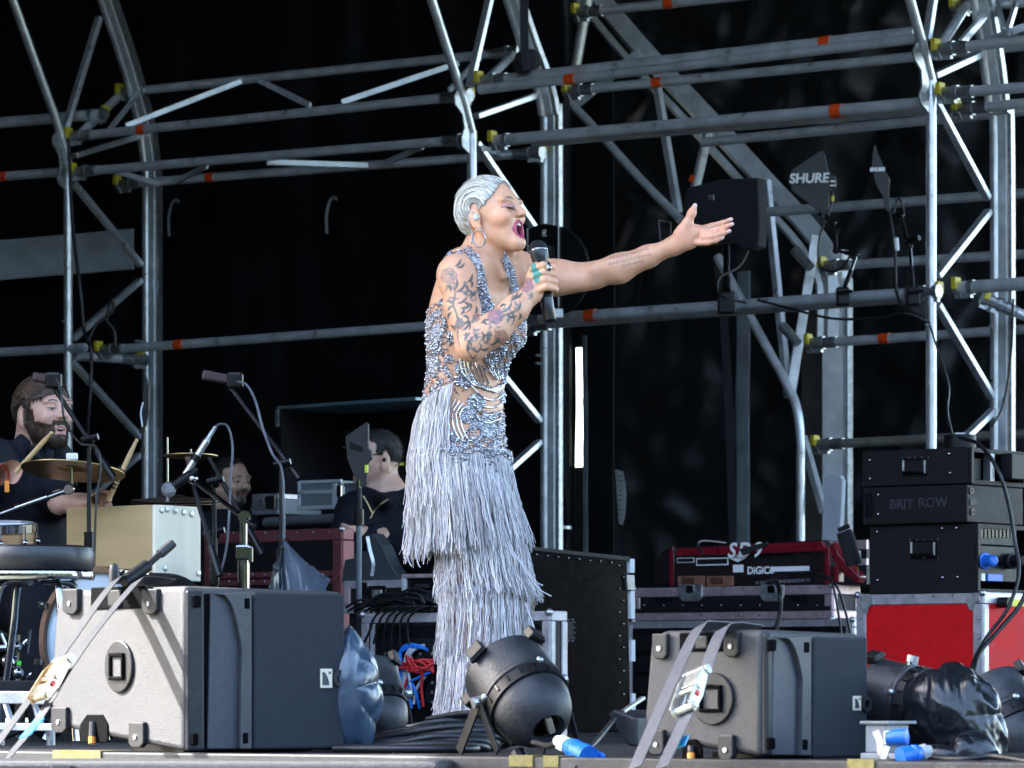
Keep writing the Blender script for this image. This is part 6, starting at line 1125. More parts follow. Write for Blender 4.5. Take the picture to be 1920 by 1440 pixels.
# ------------------------------------------------------------------ the singer
def P3(px, py, Y): return np.array(at(px, py, Y))
sg_o = at(905, floor_row(12.0), 12.0)
singer = thing('person', 'singing person in a silver fringed gown, holding a microphone, one arm stretched out', 'person', (sg_o.x, sg_o.y, 0))
HM = head_frame(922, 409, 11.90, R(-31), R(12), 0, .96); TY = R(-38)
h = .0026
S = SDF(P3(790, 960, 11.99) - np.array((0, .40, 0)), P3(1392, 312, 12.0) + np.array((0, .40, 0)), h)
rows = []
for py, xl, xr, rf, rl in ((955, 778, 962, .124, .150), (915, 776, 958, .124, .150), (870, 777, 952, .120, .146), (830, 779, 947, .114, .140), (790, 786, 944, .106, .134), (750, 795, 943, .100, .130), (715, 800, 946, .096, .130), (690, 804, 950, .096, .130), (650, 806, 952, .104, .134), (615, 806, 956, .112, .138), (580, 814, 956, .108, .142), (545, 826, 958, .100, .144), (515, 836, 955, .082, .140), (492, 850, 950, .060, .115)):
    c = at((xl + xr) / 2, py, 12.0); rows.append((c.z, c.x, c.y, rf, rl))
S.loft(rows, TY)
fwd = np.array((math.cos(TY), math.sin(TY), 0)); lat = np.array((-math.sin(TY), math.cos(TY), 0))
for s_ in (-1, 1): S.ell(P3(915 if s_ < 0 else 921, 614, 11.95) + lat * (.060 * s_) + fwd * .010, (.054, .056, .060), None, .06)
RS, RE, RW = P3(856, 517, 11.80), P3(884, 646, 11.66), P3(998, 549, 11.69)
S.cone(P3(866, 508, 11.85), P3(960, 512, 12.16), .050, .056, .05)
S.ell(RS, (.050, .054, .058), None, .03); S.chain([RS, P3(866, 575, 11.73), RE], [.050, .046, .042], .025)
S.chain([RE, P3(925, 618, 11.66), P3(965, 580, 11.67), RW], [.042, .044, .036, .025], .02); S.cone(RE + np.array((-.008, 0, -.012)), RE + np.array((.004, 0, -.016)), .030, .028, .015)
LS, LE, LW = P3(966, 516, 12.17), P3(1112, 517, 12.12), P3(1264, 461, 12.05)
S.ell(LS, (.062, .06, .064), None, .035); S.chain([LS, P3(1045, 519, 12.14), LE], [.058, .044, .037], .03); S.chain([LE, P3(1160, 504, 12.10), P3(1215, 481, 12.08), LW], [.035, .040, .030, .0225], .018); S.cone(P3(1030, 530, 12.12), P3(1085, 527, 12.11), .034, .026, .03); S.cone(P3(1118, 505, 12.09), P3(1170, 492, 12.08), .020, .022, .02)
S.chain([P3(898, 508, 11.97), P3(916, 468, 11.95), P3(921, 425, 11.93)], [.070, .054, .056], .04); S.cone(P3(935, 510, 11.94), P3(940, 470, 11.92), .035, .040, .03)
S.cone(P3(880, 492, 11.88), P3(905, 470, 11.92), .045, .045, .04)
# sternomastoid and collar bones
S.cone(P3(903, 455, 11.875), P3(944, 518, 11.905), .010, .009, .018)
head_sdf(S, HM, .96, 1.2)
# right hand closed round the microphone
ma, mb_ = P3(1007, 452, 11.735), P3(1031, 602, 11.70); md = (mb_ - ma) / np.linalg.norm(mb_ - ma)
S.cone(RW, P3(1004, 525, 11.715), .026, .026, .02); S.ell(P3(1006, 521, 11.70), (.024, .022, .044), None, .015)
for i, ln in enumerate((1.0, 1.06, 1.0, .85)):
    y0 = 497 + i * 13.5; q = i * 2.0
    S.chain([P3(1000 + q, y0 + 8, 11.675), P3(1018 + q, y0, 11.662), P3(1033 + q + 3 * ln, y0 + 4, 11.688), P3(1036 + q, y0 + 8, 11.715)], [.0115, .0100, .0085, .0075], .004)
S.chain([P3(1000, 508, 11.735), P3(1010, 492, 11.755), P3(1026, 488, 11.752)], [.013, .0105, .0085], .008)
# left hand open, thumb up
S.ell(P3(1296, 443, 12.035), (.043, .015, .030), np.array(Matrix.Rotation(R(-22), 3, 'Y')), .02); S.cone(LW, P3(1285, 450, 12.04), .025, .028, .02)
S.cone(P3(1284, 432, 12.03), P3(1320, 436, 12.03), .020, .014, .015)
for pts, r0 in ((((1318, 429, 12.045), (1336, 424, 12.05), (1354, 419, 12.045), (1371, 411, 12.035)), .0092), (((1320, 437, 12.02), (1340, 432, 12.015), (1356, 427, 12.01), (1373, 420, 12.005)), .0090), (((1318, 446, 12.015), (1338, 443, 12.005), (1354, 438, 12.0), (1368, 433, 11.995)), .0086), (((1308, 455, 12.02), (1326, 455, 12.01), (1342, 451, 12.005), (1355, 446, 12.0)), .0076)):
    S.chain([P3(*q) for q in pts], [r0 * 1.15, r0, r0 * .92, r0 * .62], .005)
S.chain([P3(1276, 440, 12.03), P3(1289, 418, 12.02), P3(1297, 400, 12.015), P3(1303, 385, 12.01)], [.019, .0125, .0105, .0065], .012)
V, Q = S.mesh(); px, py = topx(V); L = to_local(HM, V); N = vnormals(V, Q)
skin = np.array((.70, .375, .235)); col = np.tile(skin, (len(V), 1))
g = np.array([noise.noise(Vector(v) * 7) for v in V[::1]]) if len(V) < 20000 else None
isH = (np.linalg.norm(L - np.array((0, 0, .0)), axis=1) < .155) & (L[:, 2] > -.112)
Lh = L.copy(); Lh[~isH] = -9
col = face_paint(col, Lh, skin, (.40, .065, .125), (.11, .09, .085), (.52, .25, .20), (.03, .02, .025), mouth=1.2)
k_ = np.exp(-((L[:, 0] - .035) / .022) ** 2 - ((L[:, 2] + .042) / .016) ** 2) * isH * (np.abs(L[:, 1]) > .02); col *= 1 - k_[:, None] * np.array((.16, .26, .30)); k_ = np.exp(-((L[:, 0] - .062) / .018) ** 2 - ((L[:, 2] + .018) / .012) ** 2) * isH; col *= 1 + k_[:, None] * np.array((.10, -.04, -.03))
nails = [(1371, 411), (1373, 420), (1368, 433), (1356, 446), (1303, 384)]
for a in nails: col[np.hypot(px - a[0], py - a[1]) < 4.5] = (.72, .50, .46)
# hands a little pinker
e = (px > 1262) & (py < 475); col[e] = col[e] * np.array((1.04, .96, .98))
mo = np.sin(V[:, 0] * 41 + 3 * np.sin(V[:, 2] * 37)) * np.sin(V[:, 2] * 53 + 2 * np.sin(V[:, 0] * 29)) * .5 + np.sin(V[:, 0] * 120 + V[:, 2] * 90) * np.sin(V[:, 2] * 140 - V[:, 0] * 60) * .25; col *= 1 + mo[:, None] * np.array((.03, .07, .09))
# tattoos: ink strokes laid along the right arm and hand
def seg_d3(V, a, b): ab = b - a; t = np.clip((V - a) @ ab / (ab @ ab), 0, 1); return np.linalg.norm(V - a - t[:, None] * ab, axis=1)
arm = (np.minimum(seg_d3(V, RS + np.array((0, 0, .03)), RE), seg_d3(V, RE, RW)) < .075) & (V[:, 1] < 11.80) & (px < 1012)
hand = (px > 985) & (px < 1025) & (py > 488) & (py < 560) & (V[:, 1] < 11.74)
INK = np.array((.085, .10, .10)); ROSE = np.array((.30, .13, .17)); MAUVE = np.array((.36, .17, .24)); RUST = np.array((.42, .13, .09)); TEAL = np.array((.06, .27, .23))
def ink(mask, d, w_, c, f=1.0): k_ = np.clip((w_ - d) / 1.3 + .5, 0, 1) * f * mask; col[:] = col + (c - col) * k_[:, None]
def stroke(mask, pts, w0, w1, c=INK, f=.72):
    pts = [Vector((x, y, 0)) for x, y in pts]; pts = cat(pts, 4) if len(pts) > 2 else pts; n_ = len(pts) - 1
    for i in range(n_):
        d, t = seg_dist(px, py, pts[i], pts[i + 1]); u = (i + t) / n_; ink(mask, d, w0 * np.sin(np.clip(u, .04, .98) * np.pi) + w1, c, f)
def leaf(mask, x, y, a, ln, w_=2.6, c=INK):
    dx, dy = math.cos(R(a)), -math.sin(R(a)); stroke(mask, [(x, y), (x + dx * ln * .5 - dy * 3, y + dy * ln * .5 + dx * 3), (x + dx * ln, y + dy * ln)], w_, .3, c, .8)
def rose(mask, x, y, r, c, f=.75):
    d = np.hypot(px - x, (py - y)); th = np.arctan2(py - y, px - x); ink(mask, d, r * (1 + .10 * np.sin(5 * th)), c, f)
    for k_ in (.92, .62, .34): ink(mask, np.abs(d - r * k_ * (1 + .10 * np.sin(5 * th + k_ * 9))), .9, INK, .6)
if True:
    rose(arm, 841, 517, 15, np.array((.26, .17, .16)), .5); rose(arm, 929, 592, 15, MAUVE); rose(arm, 940, 632, 13, RUST, .6); rose(arm | hand, 987, 534, 14, ROSE, .8); rose(arm, 862, 608, 9, np.array((.2, .12, .15))); rose(arm, 893, 596, 7, MAUVE, .5)
    stroke(arm, [(850, 528), (853, 552), (850, 572), (858, 596), (858, 630), (862, 650)], 1.5, .7)
    for x, y, a, l_ in ((852, 500, 50, 20), (856, 502, 30, 18), (846, 548, 125, 18), (852, 545, 80, 24), (856, 548, 45, 22), (850, 572, 150, 16), (852, 574, 215, 15), (856, 570, 35, 26), (862, 578, 20, 24), (848, 585, 240, 16), (856, 590, 315, 15), (862, 590, 60, 16), (854, 622, 130, 16), (866, 620, 50, 20), (868, 628, 20, 15), (878, 548, 120, 18), (884, 556, 60, 14), (876, 530, 60, 20), (884, 540, 100, 16), (880, 600, 150, 16), (884, 604, 200, 14), (890, 588, 80, 14), (878, 576, 130, 12), (938, 586, 35, 26), (942, 590, 20, 28), (946, 584, 55, 24), (950, 592, 0, 20), (918, 600, 200, 16), (914, 610, 160, 14), (955, 566, 50, 26), (962, 560, 35, 22), (950, 572, 200, 14), (905, 640, 95, 20), (910, 644, 70, 20), (918, 648, 40, 20), (928, 644, 60, 14), (900, 655, 10, 18), (892, 640, 100, 18), (884, 650, 130, 16), (876, 660, 90, 16), (968, 585, 70, 22), (972, 600, 80, 14), (880, 620, 100, 22), (870, 640, 80, 18)): leaf(arm, x, y, a, l_, 2.1)
    random.seed(8)
    for i in range(46):
        t_ = random.random(); up_ = i % 2; x_ = (846 + 34 * t_ + random.uniform(-20, 26)) if up_ else (890 + 95 * t_ + random.uniform(-14, 14)); y_ = (505 + 130 * t_) if up_ else (648 - 92 * t_ + random.uniform(-18, 18)); a_ = random.uniform(0, 360); dx, dy = math.cos(a_), math.sin(a_); l_ = random.uniform(8, 18)
        stroke(arm, [(x_, y_), (x_ + dx * l_ * .5 - dy * 4, y_ + dy * l_ * .5 + dx * 4), (x_ + dx * l_, y_ + dy * l_)], random.uniform(1.2, 3.2), .3, np.array((.16, .17, .165)), .42)
    stroke(arm, [(884, 668), (876, 655), (880, 640), (892, 628), (905, 624)], 1.6, .6); stroke(arm, [(886, 655), (895, 660), (902, 650), (898, 642)], 1.2, .5); stroke(arm, [(880, 668), (888, 672), (894, 664)], 1.3, .5); stroke(arm, [(958, 612), (964, 600), (962, 588), (970, 582)], 1.0, .5); stroke(arm, [(900, 640), (912, 628), (925, 630)], 1.4, .6); stroke(arm, [(872, 552), (880, 545), (886, 552), (882, 560)], 1.2, .5); stroke(arm, [(870, 588), (880, 582), (884, 572), (878, 568)], 1.2, .4)
    for q in (((1000, 518), (1004, 508), (1010, 506)), ((1000, 520), (1008, 514), (1016, 514)), ((998, 510), (1000, 500), (1003, 494)), ((1002, 522), (1006, 526), (1012, 520))): stroke(hand | arm, q, 3.8, 1.0, TEAL, .8)
    # script on the left forearm
    fore = (px > 1130) & (px < 1240) & (V[:, 1] < 12.15); random.seed(5)
    for (x0, y0, n_, ln) in ((1142, 484, 26, 76), (1140, 495, 24, 82), (1165, 499, 14, 42)):
        n_ *= 4; am = [random.uniform(.5, 1.5) for _ in range(40)]; pts = [(x0 + ln * i / n_ + 1.6 * math.sin(i * .8), y0 - ln * i / n_ * .24 + 2.1 * am[int(i * .8 / 6.28)] * math.cos(i * .8 + .6)) for i in range(n_)]
        for i in range(n_ - 1):
            if random.random() < .95: d, t = seg_dist(px, py, pts[i], pts[i + 1]); ink(fore, d, .55, INK, .5)
body = obj_from('body', V, Q, SKIN, singer, 180, col=col)
# front surface lookup for things that lie on her
front = (N[:, 1] < .1) & (V[:, 1] > 11.79)
Vf, pxf, pyf = V[front], px[front], py[front]; cell = {}
for i, (a, b) in enumerate(zip((pxf // 4).astype(int), (pyf // 4).astype(int))):
    j = cell.get((a, b))
    if j is None or Vf[i, 1] < Vf[j, 1]: cell[(a, b)] = i
def surf(x, y, lift=.003):
    a, b = int(x // 4), int(y // 4)
    for rad in range(0, 6):
        c = [cell[(a + i, b + j)] for i in range(-rad, rad + 1) for j in range(-rad, rad + 1) if (a + i, b + j) in cell]
        if c: Yq = float(np.mean(Vf[c, 1])); return at(x, y, Yq - lift)
    return at(x, y, 12.0 - lift)
# mouth: teeth and tongue
b = MB(HM); 
for i in range(9):
    y = (i - 4) * .0038; b.box((.0850 - 18 * y * y, y, -.0420), (.005, .0037, .0078))
b.build('upper_teeth', mat('teeth', (.80, .77, .70), .25, 0, .04), singer, None, .0008)
b = MB(HM).ball((.064, 0, -.076), .018, 12, (1, .85, .40)); b.build('tongue', mat('tongue', (.42, .07, .10), .35, 0, .1, 200), singer, 60)
# lashes
b = MB(HM)
for s_ in (-1, 1):
    for i in range(11):
        y = .031 * s_ + (i - 5) * .0030; x = .0865 - 9 * (y - .031 * s_) ** 2; b.tube([(x - .003, y, .0040), (x + .006, y * 1.01, -.0015), (x + .011, y * 1.02, -.0005)], [.0008, .0006, .0003], 4)
b.build('eyelashes', BLKG, singer)
# hair
A0 = lambda s: .95 - .55 * np.abs(s) ** 2; A1 = lambda s: 3.45 + .0 * s
def hairy(Lq):
    x, y, z = Lq[:, 0], np.abs(Lq[:, 1]), Lq[:, 2]; t = np.clip((x - .0) / .06, 0, 1)
    edge = np.where(x > .002, .012 + 1.05 * (x - .002) + .012 * (y < .04), np.where(x > -.030, .018 - .0 * x, np.where(x > -.055, .018 + (x + .030) * 2.6, -.050)))
    return z > edge
HV, HF = cap_mesh(HM, hairy, 1.06, 130, 110, .014, 2)
hcol = np.tile(np.array((.30, .29, .275)), (len(HV), 1)); Lh2 = to_local(HM, HV); sh = np.sin(np.arcsin(np.clip(Lh2[:, 1] / .074, -1, 1)) * 26 + Lh2[:, 0] * 30); hcol *= (1 - .35 * np.clip(sh, 0, 1))[:, None]; e = (Lh2[:, 2] < .012) | (Lh2[:, 2] < .018 + 1.15 * Lh2[:, 0]); hcol[e] = (.36, .33, .30)
PLAT = attrmat('platinum_hair', .32, 0, 0, .6)
hair = obj_from('hair', HV, HF, PLAT, singer, 180, col=hcol)
sdm = hair.modifiers.new('solid', 'SOLIDIFY'); sdm.thickness = .004; sdm.offset = 0
NS_ = 2100
hp_ = hair_paths(HM, NS_, lambda s: .55 - .75 * np.abs(s) ** 2.5, lambda s: 3.92 - .45 * np.abs(s) ** 3, .95, 1.09, 1.8, 5, 18)
rg = np.random.default_rng(9); sv, sf = strands(hp_, rg.uniform(.0007, .0017, NS_)[:, None] * np.interp(np.linspace(0, 1, 18), [0, .1, .8, 1], [.3, 1, 1, .2])[None, :], 4)
sl_ = to_local(HM, sv); sc_col = np.repeat(np.where(rg.random(NS_)[:, None] < .27, np.array((.10, .095, .09)), np.array((.84, .82, .76)) * rg.uniform(.55, 1.1, NS_)[:, None]), 18 * 4, 0)
keep = hairy(sl_ + np.array((0, 0, .010))); fk = keep[sf].all(1)
obj_from('hair_strands', sv, sf[fk], PLAT, hair, 180, col=sc_col)['kind'] = 'stuff'
NF = 170; fp_ = hair_paths(HM, NF, lambda s: .75 - .75 * np.abs(s) ** 2.5, lambda s: 2.4 + .0 * s, .9, 1.12, 3.0, 19, 12); fp_ += rg.normal(0, .0035, (NF, 1, 3)) * np.linspace(.2, 1.6, 12)[None, :, None]
v, f = strands(fp_, rg.uniform(.0005, .0010, NF)[:, None] * np.linspace(1, .4, 12)[None, :], 3); fk = hairy(to_local(HM, v) + np.array((0, 0, .004)))[f].all(1); obj_from('flyaway_hair', v, f[fk], PLAT, hair, 180, col=np.tile(np.array((.80, .78, .72)), (len(v), 1)))['kind'] = 'stuff'
# earring, ear monitor and its cable
b = MB(); c = HM @ Vector((-.004, -.082, -.045)); hoop = []
for i in range(25): a = 2 * math.pi * i / 24; hoop.append(HM @ (Vector((-.004, -.083, -.068)) + Vector((.0205 * math.sin(a), -.004, .0255 * math.cos(a)))))
b.tube(hoop, .0022, 8, False).build('hoop_earring', CHROME, singer, 60)
MB(HM).ball((-.004, -.084, -.004), .0095, 12, (1, .7, 1.15)).build('ear_monitor', mat('clear_shell', (.55, .62, .68), .25, 0, .1), singer, 60)
MB().tube(cat([HM @ Vector((-.010, -.083, .010)), HM @ Vector((-.024, -.080, .020)), HM @ Vector((-.034, -.076, -.01)), HM @ Vector((-.036, -.066, -.04)), at(884, 455, 11.86), at(872, 462, 11.90)], 5), .0018, 6).build('monitor_cable', mat('clear_cable', (.45, .45, .5), .3), singer, 60)
# rings and bracelet
MB(axis_mat(at(1027, 500, 11.672), at(1036, 503, 11.668))).lathe([(.0105, -.005), (.0125, -.003), (.0125, .003), (.0105, .005)], None, 14).build('ring', CHROME, singer, 40)
c = at(1029, 502, 11.655); MB().ball(c, .008, 8, (1, .6, 1.3)).build('ring_stone', CHROME, singer, 50)
MB(axis_mat(P3(1330, 429, 12.045), P3(1338, 426, 12.05))).lathe([(.0095, -.002), (.0105, 0), (.0095, .002)], None, 14).build('ring', CHROME, singer, 40)
# microphone
mic = thing('microphone', 'black handheld microphone gripped in front of the open mouth of the singer', 'microphone', Vector(mb_)); MM = axis_mat(ma, mb_); Lm = float(np.linalg.norm(mb_ - ma))
MB(MM).lathe([(.001, -.002), (.012, 0), (.020, .006), (.0245, .016), (.0250, .024)], None, 24).build('grille_ball', mat('mic_mesh', (.02, .022, .026), .5, .6, .3, 900, 1.0, 900), mic, 60)
MB(MM).lathe([(.0250, .024), (.0258, .025), (.0258, .029), (.0250, .030)], None, 24).build('grille_ring', CHROME, mic, 40)
MB(MM).lathe([(.0250, .030), (.0245, .045), (.0215, .058), (.019, .066), (.018, Lm * .70), (.0175, Lm * .985), (.015, Lm), (.001, Lm)], None, 24).build('handle', mat('mic_satin', (.012, .014, .018), .28, .2, .2, 60), mic, 40)
MB(MM).lathe([(.0181, Lm * .70), (.0186, Lm * .705), (.0186, Lm * .72), (.0178, Lm * .725)], None, 24).build('handle_ring', BLKG, mic, 40)

# ---- the gown
GOWN = attrmat('gown_lining', .7, 0, 0, .3)
zr = []
SK = [(860, 775, 950), (900, 774, 954), (950, 780, 962), (1000, 800, 972), (1045, 822, 980), (1120, 829, 985), (1200, 830, 985), (1300, 828, 978), (1388, 822, 972)]
def env(rows, py):
    r = np.array(rows, float); return np.interp(py, r[:, 0], r[:, 1]), np.interp(py, r[:, 0], r[:, 2])
def ringpt(rows, py, th, grow=0.0):            # th = 0 at the picture's right, pi/2 = towards the camera; body seen as an ellipse at each row
    xl, xr = env(rows, py); c = (xl + xr) / 2; hw = (xr - xl) / 2 * mpp(12.0) + grow; dep = np.minimum(1.12 * hw, .160 + grow)
    cx = (c - 960) * mpp(12.0); return np.stack([cx + hw * np.cos(th), 12.0 - dep * np.sin(th), ZC + (HY - py) * mpp(12.0) + 0 * th], -1)
rows_py = np.linspace(862, 1388, 60); ths = np.linspace(0, 2 * math.pi, 56, endpoint=False)
G = np.stack([ringpt(SK, p, ths, -.006) for p in rows_py]); gv = G.reshape(-1, 3); n_ = 56
gf = np.array([(i * n_ + j, i * n_ + (j + 1) % n_, (i + 1) * n_ + (j + 1) % n_, (i + 1) * n_ + j) for i in range(59) for j in range(n_)])
gown = obj_from('gown_skirt', gv, gf[:, ::-1], GOWN, singer, 180, col=np.tile(np.array((.40, .22, .155)), (len(gv), 1)))
FRM = attrmat('fringe_satin', .42, .15, 0, .5)
def fringe(name, rows, top, bot, n, seed, thr=(0, 2 * math.pi), sway=.010, tops=None, lift=.004, K=10):
    g = np.random.default_rng(seed); th = g.uniform(thr[0], thr[1], n); clump = np.sin(th * 23 + seed) * .022 + np.sin(th * 57 + seed) * .012
    pt = top(th) if callable(top) else np.full(n, float(top)); pb = (bot(th) if callable(bot) else np.full(n, float(bot))) + g.normal(0, 7, n) + np.sin(th * 19 + seed) * 5
    t = np.linspace(0, 1, K); dth = clump + g.normal(0, .018, n); pts = []
    for k_ in range(K):
        y = pt + (pb - pt) * t[k_]; p = ringpt(rows, y, th + dth * t[k_] ** 1.3, lift + g.normal(0, .002, n) * t[k_] + .004 * math.sin(t[k_] * 3)); pts.append(p)
    pts = np.stack(pts, 1); pts += (np.stack([g.normal(0, sway, n), g.normal(0, sway, n), np.zeros(n)], 1)[:, None, :] * (t ** 2.2)[None, :, None])
    wob = g.normal(0, .0016, (n, K, 3)); wob[:, 0] = 0; pts += wob
    v, f = strands(pts, g.uniform(.0009, .0017, n), 3); c0 = np.array((.68, .65, .66)); c = np.repeat(c0[None] * g.uniform(.40, 1.30, n)[:, None] * (1 + g.normal(0, .03, (n, 3))), K * 3, 0)
    o = obj_from(name, v, f, FRM, singer, 180, col=c); o['kind'] = 'stuff'; return pts, o
T1 = [(845, 772, 952), (860, 772, 955), (900, 773, 959), (960, 775, 972), (1000, 774, 982), (1040, 768, 992)]
T2 = [(980, 806, 976), (1040, 824, 986), (1085, 827, 994), (1125, 827, 1010)]
T3 = [(1095, 828, 988), (1180, 828, 990), (1245, 826, 990)]
T4 = [(1220, 828, 988), (1300, 826, 984), (1345, 822, 980)]
T5 = [(1320, 826, 980), (1396, 820, 976)]
TS = [(690, 800, 948), (720, 795, 946), (760, 786, 946), (800, 779, 947), (860, 771, 954), (930, 772, 964), (985, 772, 974)]
lc, _ = fringe('fringe_tier', T1, lambda th: 850 + 8 * np.cos(th) + 7 * np.sin(th * 5), lambda th: 1022 - 10 * np.cos(th) + 6, 1100, 1, sway=.008)
fringe('fringe_tier', T2, 985, lambda th: 1108 + 10 * np.abs(np.cos(th)), 700, 2, sway=.009)
fringe('fringe_tier', T3, 1100, 1236, 640, 3, sway=.008)
fringe('fringe_tier', T4, 1226, 1342, 600, 4, sway=.008)
fringe('fringe_tier', T5, 1330, 1392, 500, 5, sway=.005)
fringe('side_fringe', TS, lambda th: np.interp(np.mod(th, 2 * math.pi), [1.75, 2.2, 2.7, 3.3, 4.4], [722, 735, 758, 790, 800]), lambda th: np.interp(np.mod(th, 2 * math.pi), [1.75, 2.3, 3.3, 4.4], [850, 900, 960, 960]), 480, 6, (1.80, 4.4), sway=.008)
fringe('side_fringe', TS, lambda th: np.interp(np.mod(th, 2 * math.pi), [1.9, 2.6, 3.4, 4.4], [800, 815, 830, 840]), lambda th: np.interp(np.mod(th, 2 * math.pi), [1.9, 2.6, 3.4, 4.4], [930, 975, 985, 985]), 300, 7, (1.95, 4.4), sway=.010)
# stray strands that swing away
random.seed(21); pl = []
for a in (((960, 1030), (985, 1065), (1005, 1090), (1018, 1098)), ((965, 1040), (992, 1080), (1012, 1105), (1034, 1118)), ((850, 1050), (838, 1085), (826, 1100), (818, 1118)), ((985, 1130), (996, 1160), (1006, 1190), (1010, 1208)), ((775, 1000), (768, 1030), (764, 1045), (772, 1062)), ((790, 1010), (782, 1040), (784, 1056), (788, 1064)), ((800, 1015), (796, 1040), (795, 1050), (794, 1058)), ((770, 950), (762, 975), (758, 1000), (754, 1030))):
    pl.append([list(v_) for v_ in cat([at(x, y, 11.84) for x, y in a], 4)])
v, f = strands(np.array(pl), np.full(len(pl), .0018), 3); obj_from('stray_fringe', v, f, FRM, singer, 180, col=np.tile(np.array((.55, .55, .6)), (len(v), 1)))['kind'] = 'stuff'
# beads and crystals
SILV = mat('crystal_silver', (.72, .73, .78), .14, 1.0, .25, 900); GUN = mat('crystal_gunmetal', (.20, .20, .235), .22, .9, .3, 900)
OCT = np.array([(1, 0, 0), (-1, 0, 0), (0, 1, 0), (0, -1, 0), (0, 0, 1), (0, 0, -1)], float); OF = np.array([(0, 2, 4), (2, 1, 4), (1, 3, 4), (3, 0, 4), (2, 0, 5), (1, 2, 5), (3, 1, 5), (0, 3, 5)])
def beads(name, P, r, m, seed, parent):
    g = np.random.default_rng(seed); n = len(P); q = g.normal(size=(n, 3, 3)); q = np.linalg.qr(q)[0]; vs = P[:, None] + np.einsum('ij,njk->nik', OCT, q) * (r * g.uniform(.6, 1.35, n))[:, None, None]
    fs = (np.arange(n)[:, None, None] * 6 + OF[None]).reshape(-1, 3); o = obj_from(name, vs.reshape(-1, 3), fs, m, parent, None); o['kind'] = 'stuff'; return o
def inpoly(x, y, poly):
    c = np.zeros(len(x), bool); n = len(poly)
    for i in range(n):
        x0, y0 = poly[i]; x1, y1 = poly[(i + 1) % n]
        if y0 == y1: continue
        k_ = ((y0 > y) != (y1 > y)) & (x < (x1 - x0) * (y - y0) / (y1 - y0) + x0); c ^= k_
    return c
armd = np.minimum(np.minimum(seg_d3(V, RS + np.array((0, 0, .01)), RE), seg_d3(V, RE, RW)) / .066, seg_d3(V, LS, LE) / .066)
torso = (V[:, 1] > 11.79) & (seg_d3(V, LS, LE) > .066) & (py > 462) & ~isH & (px < 985) & ~((px > 985) & (py < 560)) & ~hand
dens = np.zeros(len(V))
def region(poly, d): dens[torso & inpoly(px, py, poly)] = np.maximum(dens[torso & inpoly(px, py, poly)], d)
region([(868, 462), (884, 462), (898, 482), (910, 520), (918, 560), (932, 598), (936, 625), (905, 620), (896, 560), (888, 505)], 1.0)
region([(948, 478), (956, 490), (966, 520), (974, 560), (966, 570), (958, 540), (952, 510)], 1.0)
region([(822, 470), (868, 462), (872, 472), (836, 490)], .25)
region([(790, 590), (830, 560), (846, 640), (850, 690), (838, 720), (800, 720), (780, 760), (790, 700)], .62)
region([(905, 610), (985, 560), (985, 640), (955, 690), (948, 722), (905, 690)], .72)
region([(838, 680), (880, 660), (886, 720), (860, 740), (838, 720)], .45)
region([(760, 720), (800, 700), (838, 700), (842, 722), (800, 745), (785, 790), (770, 830), (760, 830)], .6)
region([(838, 845), (880, 800), (905, 770), (945, 775), (962, 810), (965, 880), (900, 880), (850, 872), (830, 850)], .85)
for x, y, r_ in ((872, 712, 15), (892, 755, 17), (876, 778, 16), (893, 792, 13), (848, 822, 13), (846, 845, 14), (945, 745, 10), (946, 790, 12), (915, 805, 16), (852, 632, 12), (810, 640, 16), (822, 618, 12), (815, 680, 12), (862, 690, 10), (825, 755, 8)): e = torso & (np.hypot(px - x, py - y) < r_); dens[e] = 1.0
sw_ = np.sin(px * .21 + 2.2 * np.sin(py * .085)) + np.sin(py * .19 + 2.0 * np.sin(px * .10 + 1)); dens = np.where(dens < .95, dens * np.clip(.55 + .7 * sw_, .20, 1.15), dens)
dens[torso & (N[:, 1] > .3) & (py > 560)] = .4
tri_area = h * h; g = np.random.default_rng(31); keep = g.random(len(V)) < dens * .8; bi = np.nonzero(keep)[0]; Pb = V[bi] + N[bi] * .002; pick = g.random(len(bi))
gcol = attrmat('gown_lining'); bodice = beads('crystal_beads', Pb[pick < .55], .0026, SILV, 1, singer); beads('dark_beads', Pb[(pick >= .55)], .0028, GUN, 2, singer)
big = bi[g.random(len(bi)) < .035]; beads('large_crystals', V[big] + N[big] * .004, .0050, SILV, 3, singer)
# beaded halter straps
for poly in ([(866, 463), (880, 460), (892, 474), (904, 500), (914, 545), (926, 585), (938, 618), (930, 628), (908, 624), (900, 575), (892, 530), (882, 494)], [(946, 470), (953, 484), (964, 512), (974, 552), (972, 574), (962, 566), (955, 535), (948, 505), (942, 486)]):
    xs_ = np.array([p[0] for p in poly]); ys_ = np.array([p[1] for p in poly]); qx = g.uniform(xs_.min(), xs_.max(), 2600); qy = g.uniform(ys_.min(), ys_.max(), 2600); k_ = inpoly(qx, qy, poly)
    sp = np.array([list(surf(a, b, .006)) for a, b in zip(qx[k_], qy[k_])]); pk_ = g.random(len(sp)); beads('strap_crystals', sp[pk_ < .6], .0025, SILV, 11, singer); beads('strap_beads', sp[pk_ >= .6], .0027, GUN, 12, singer)
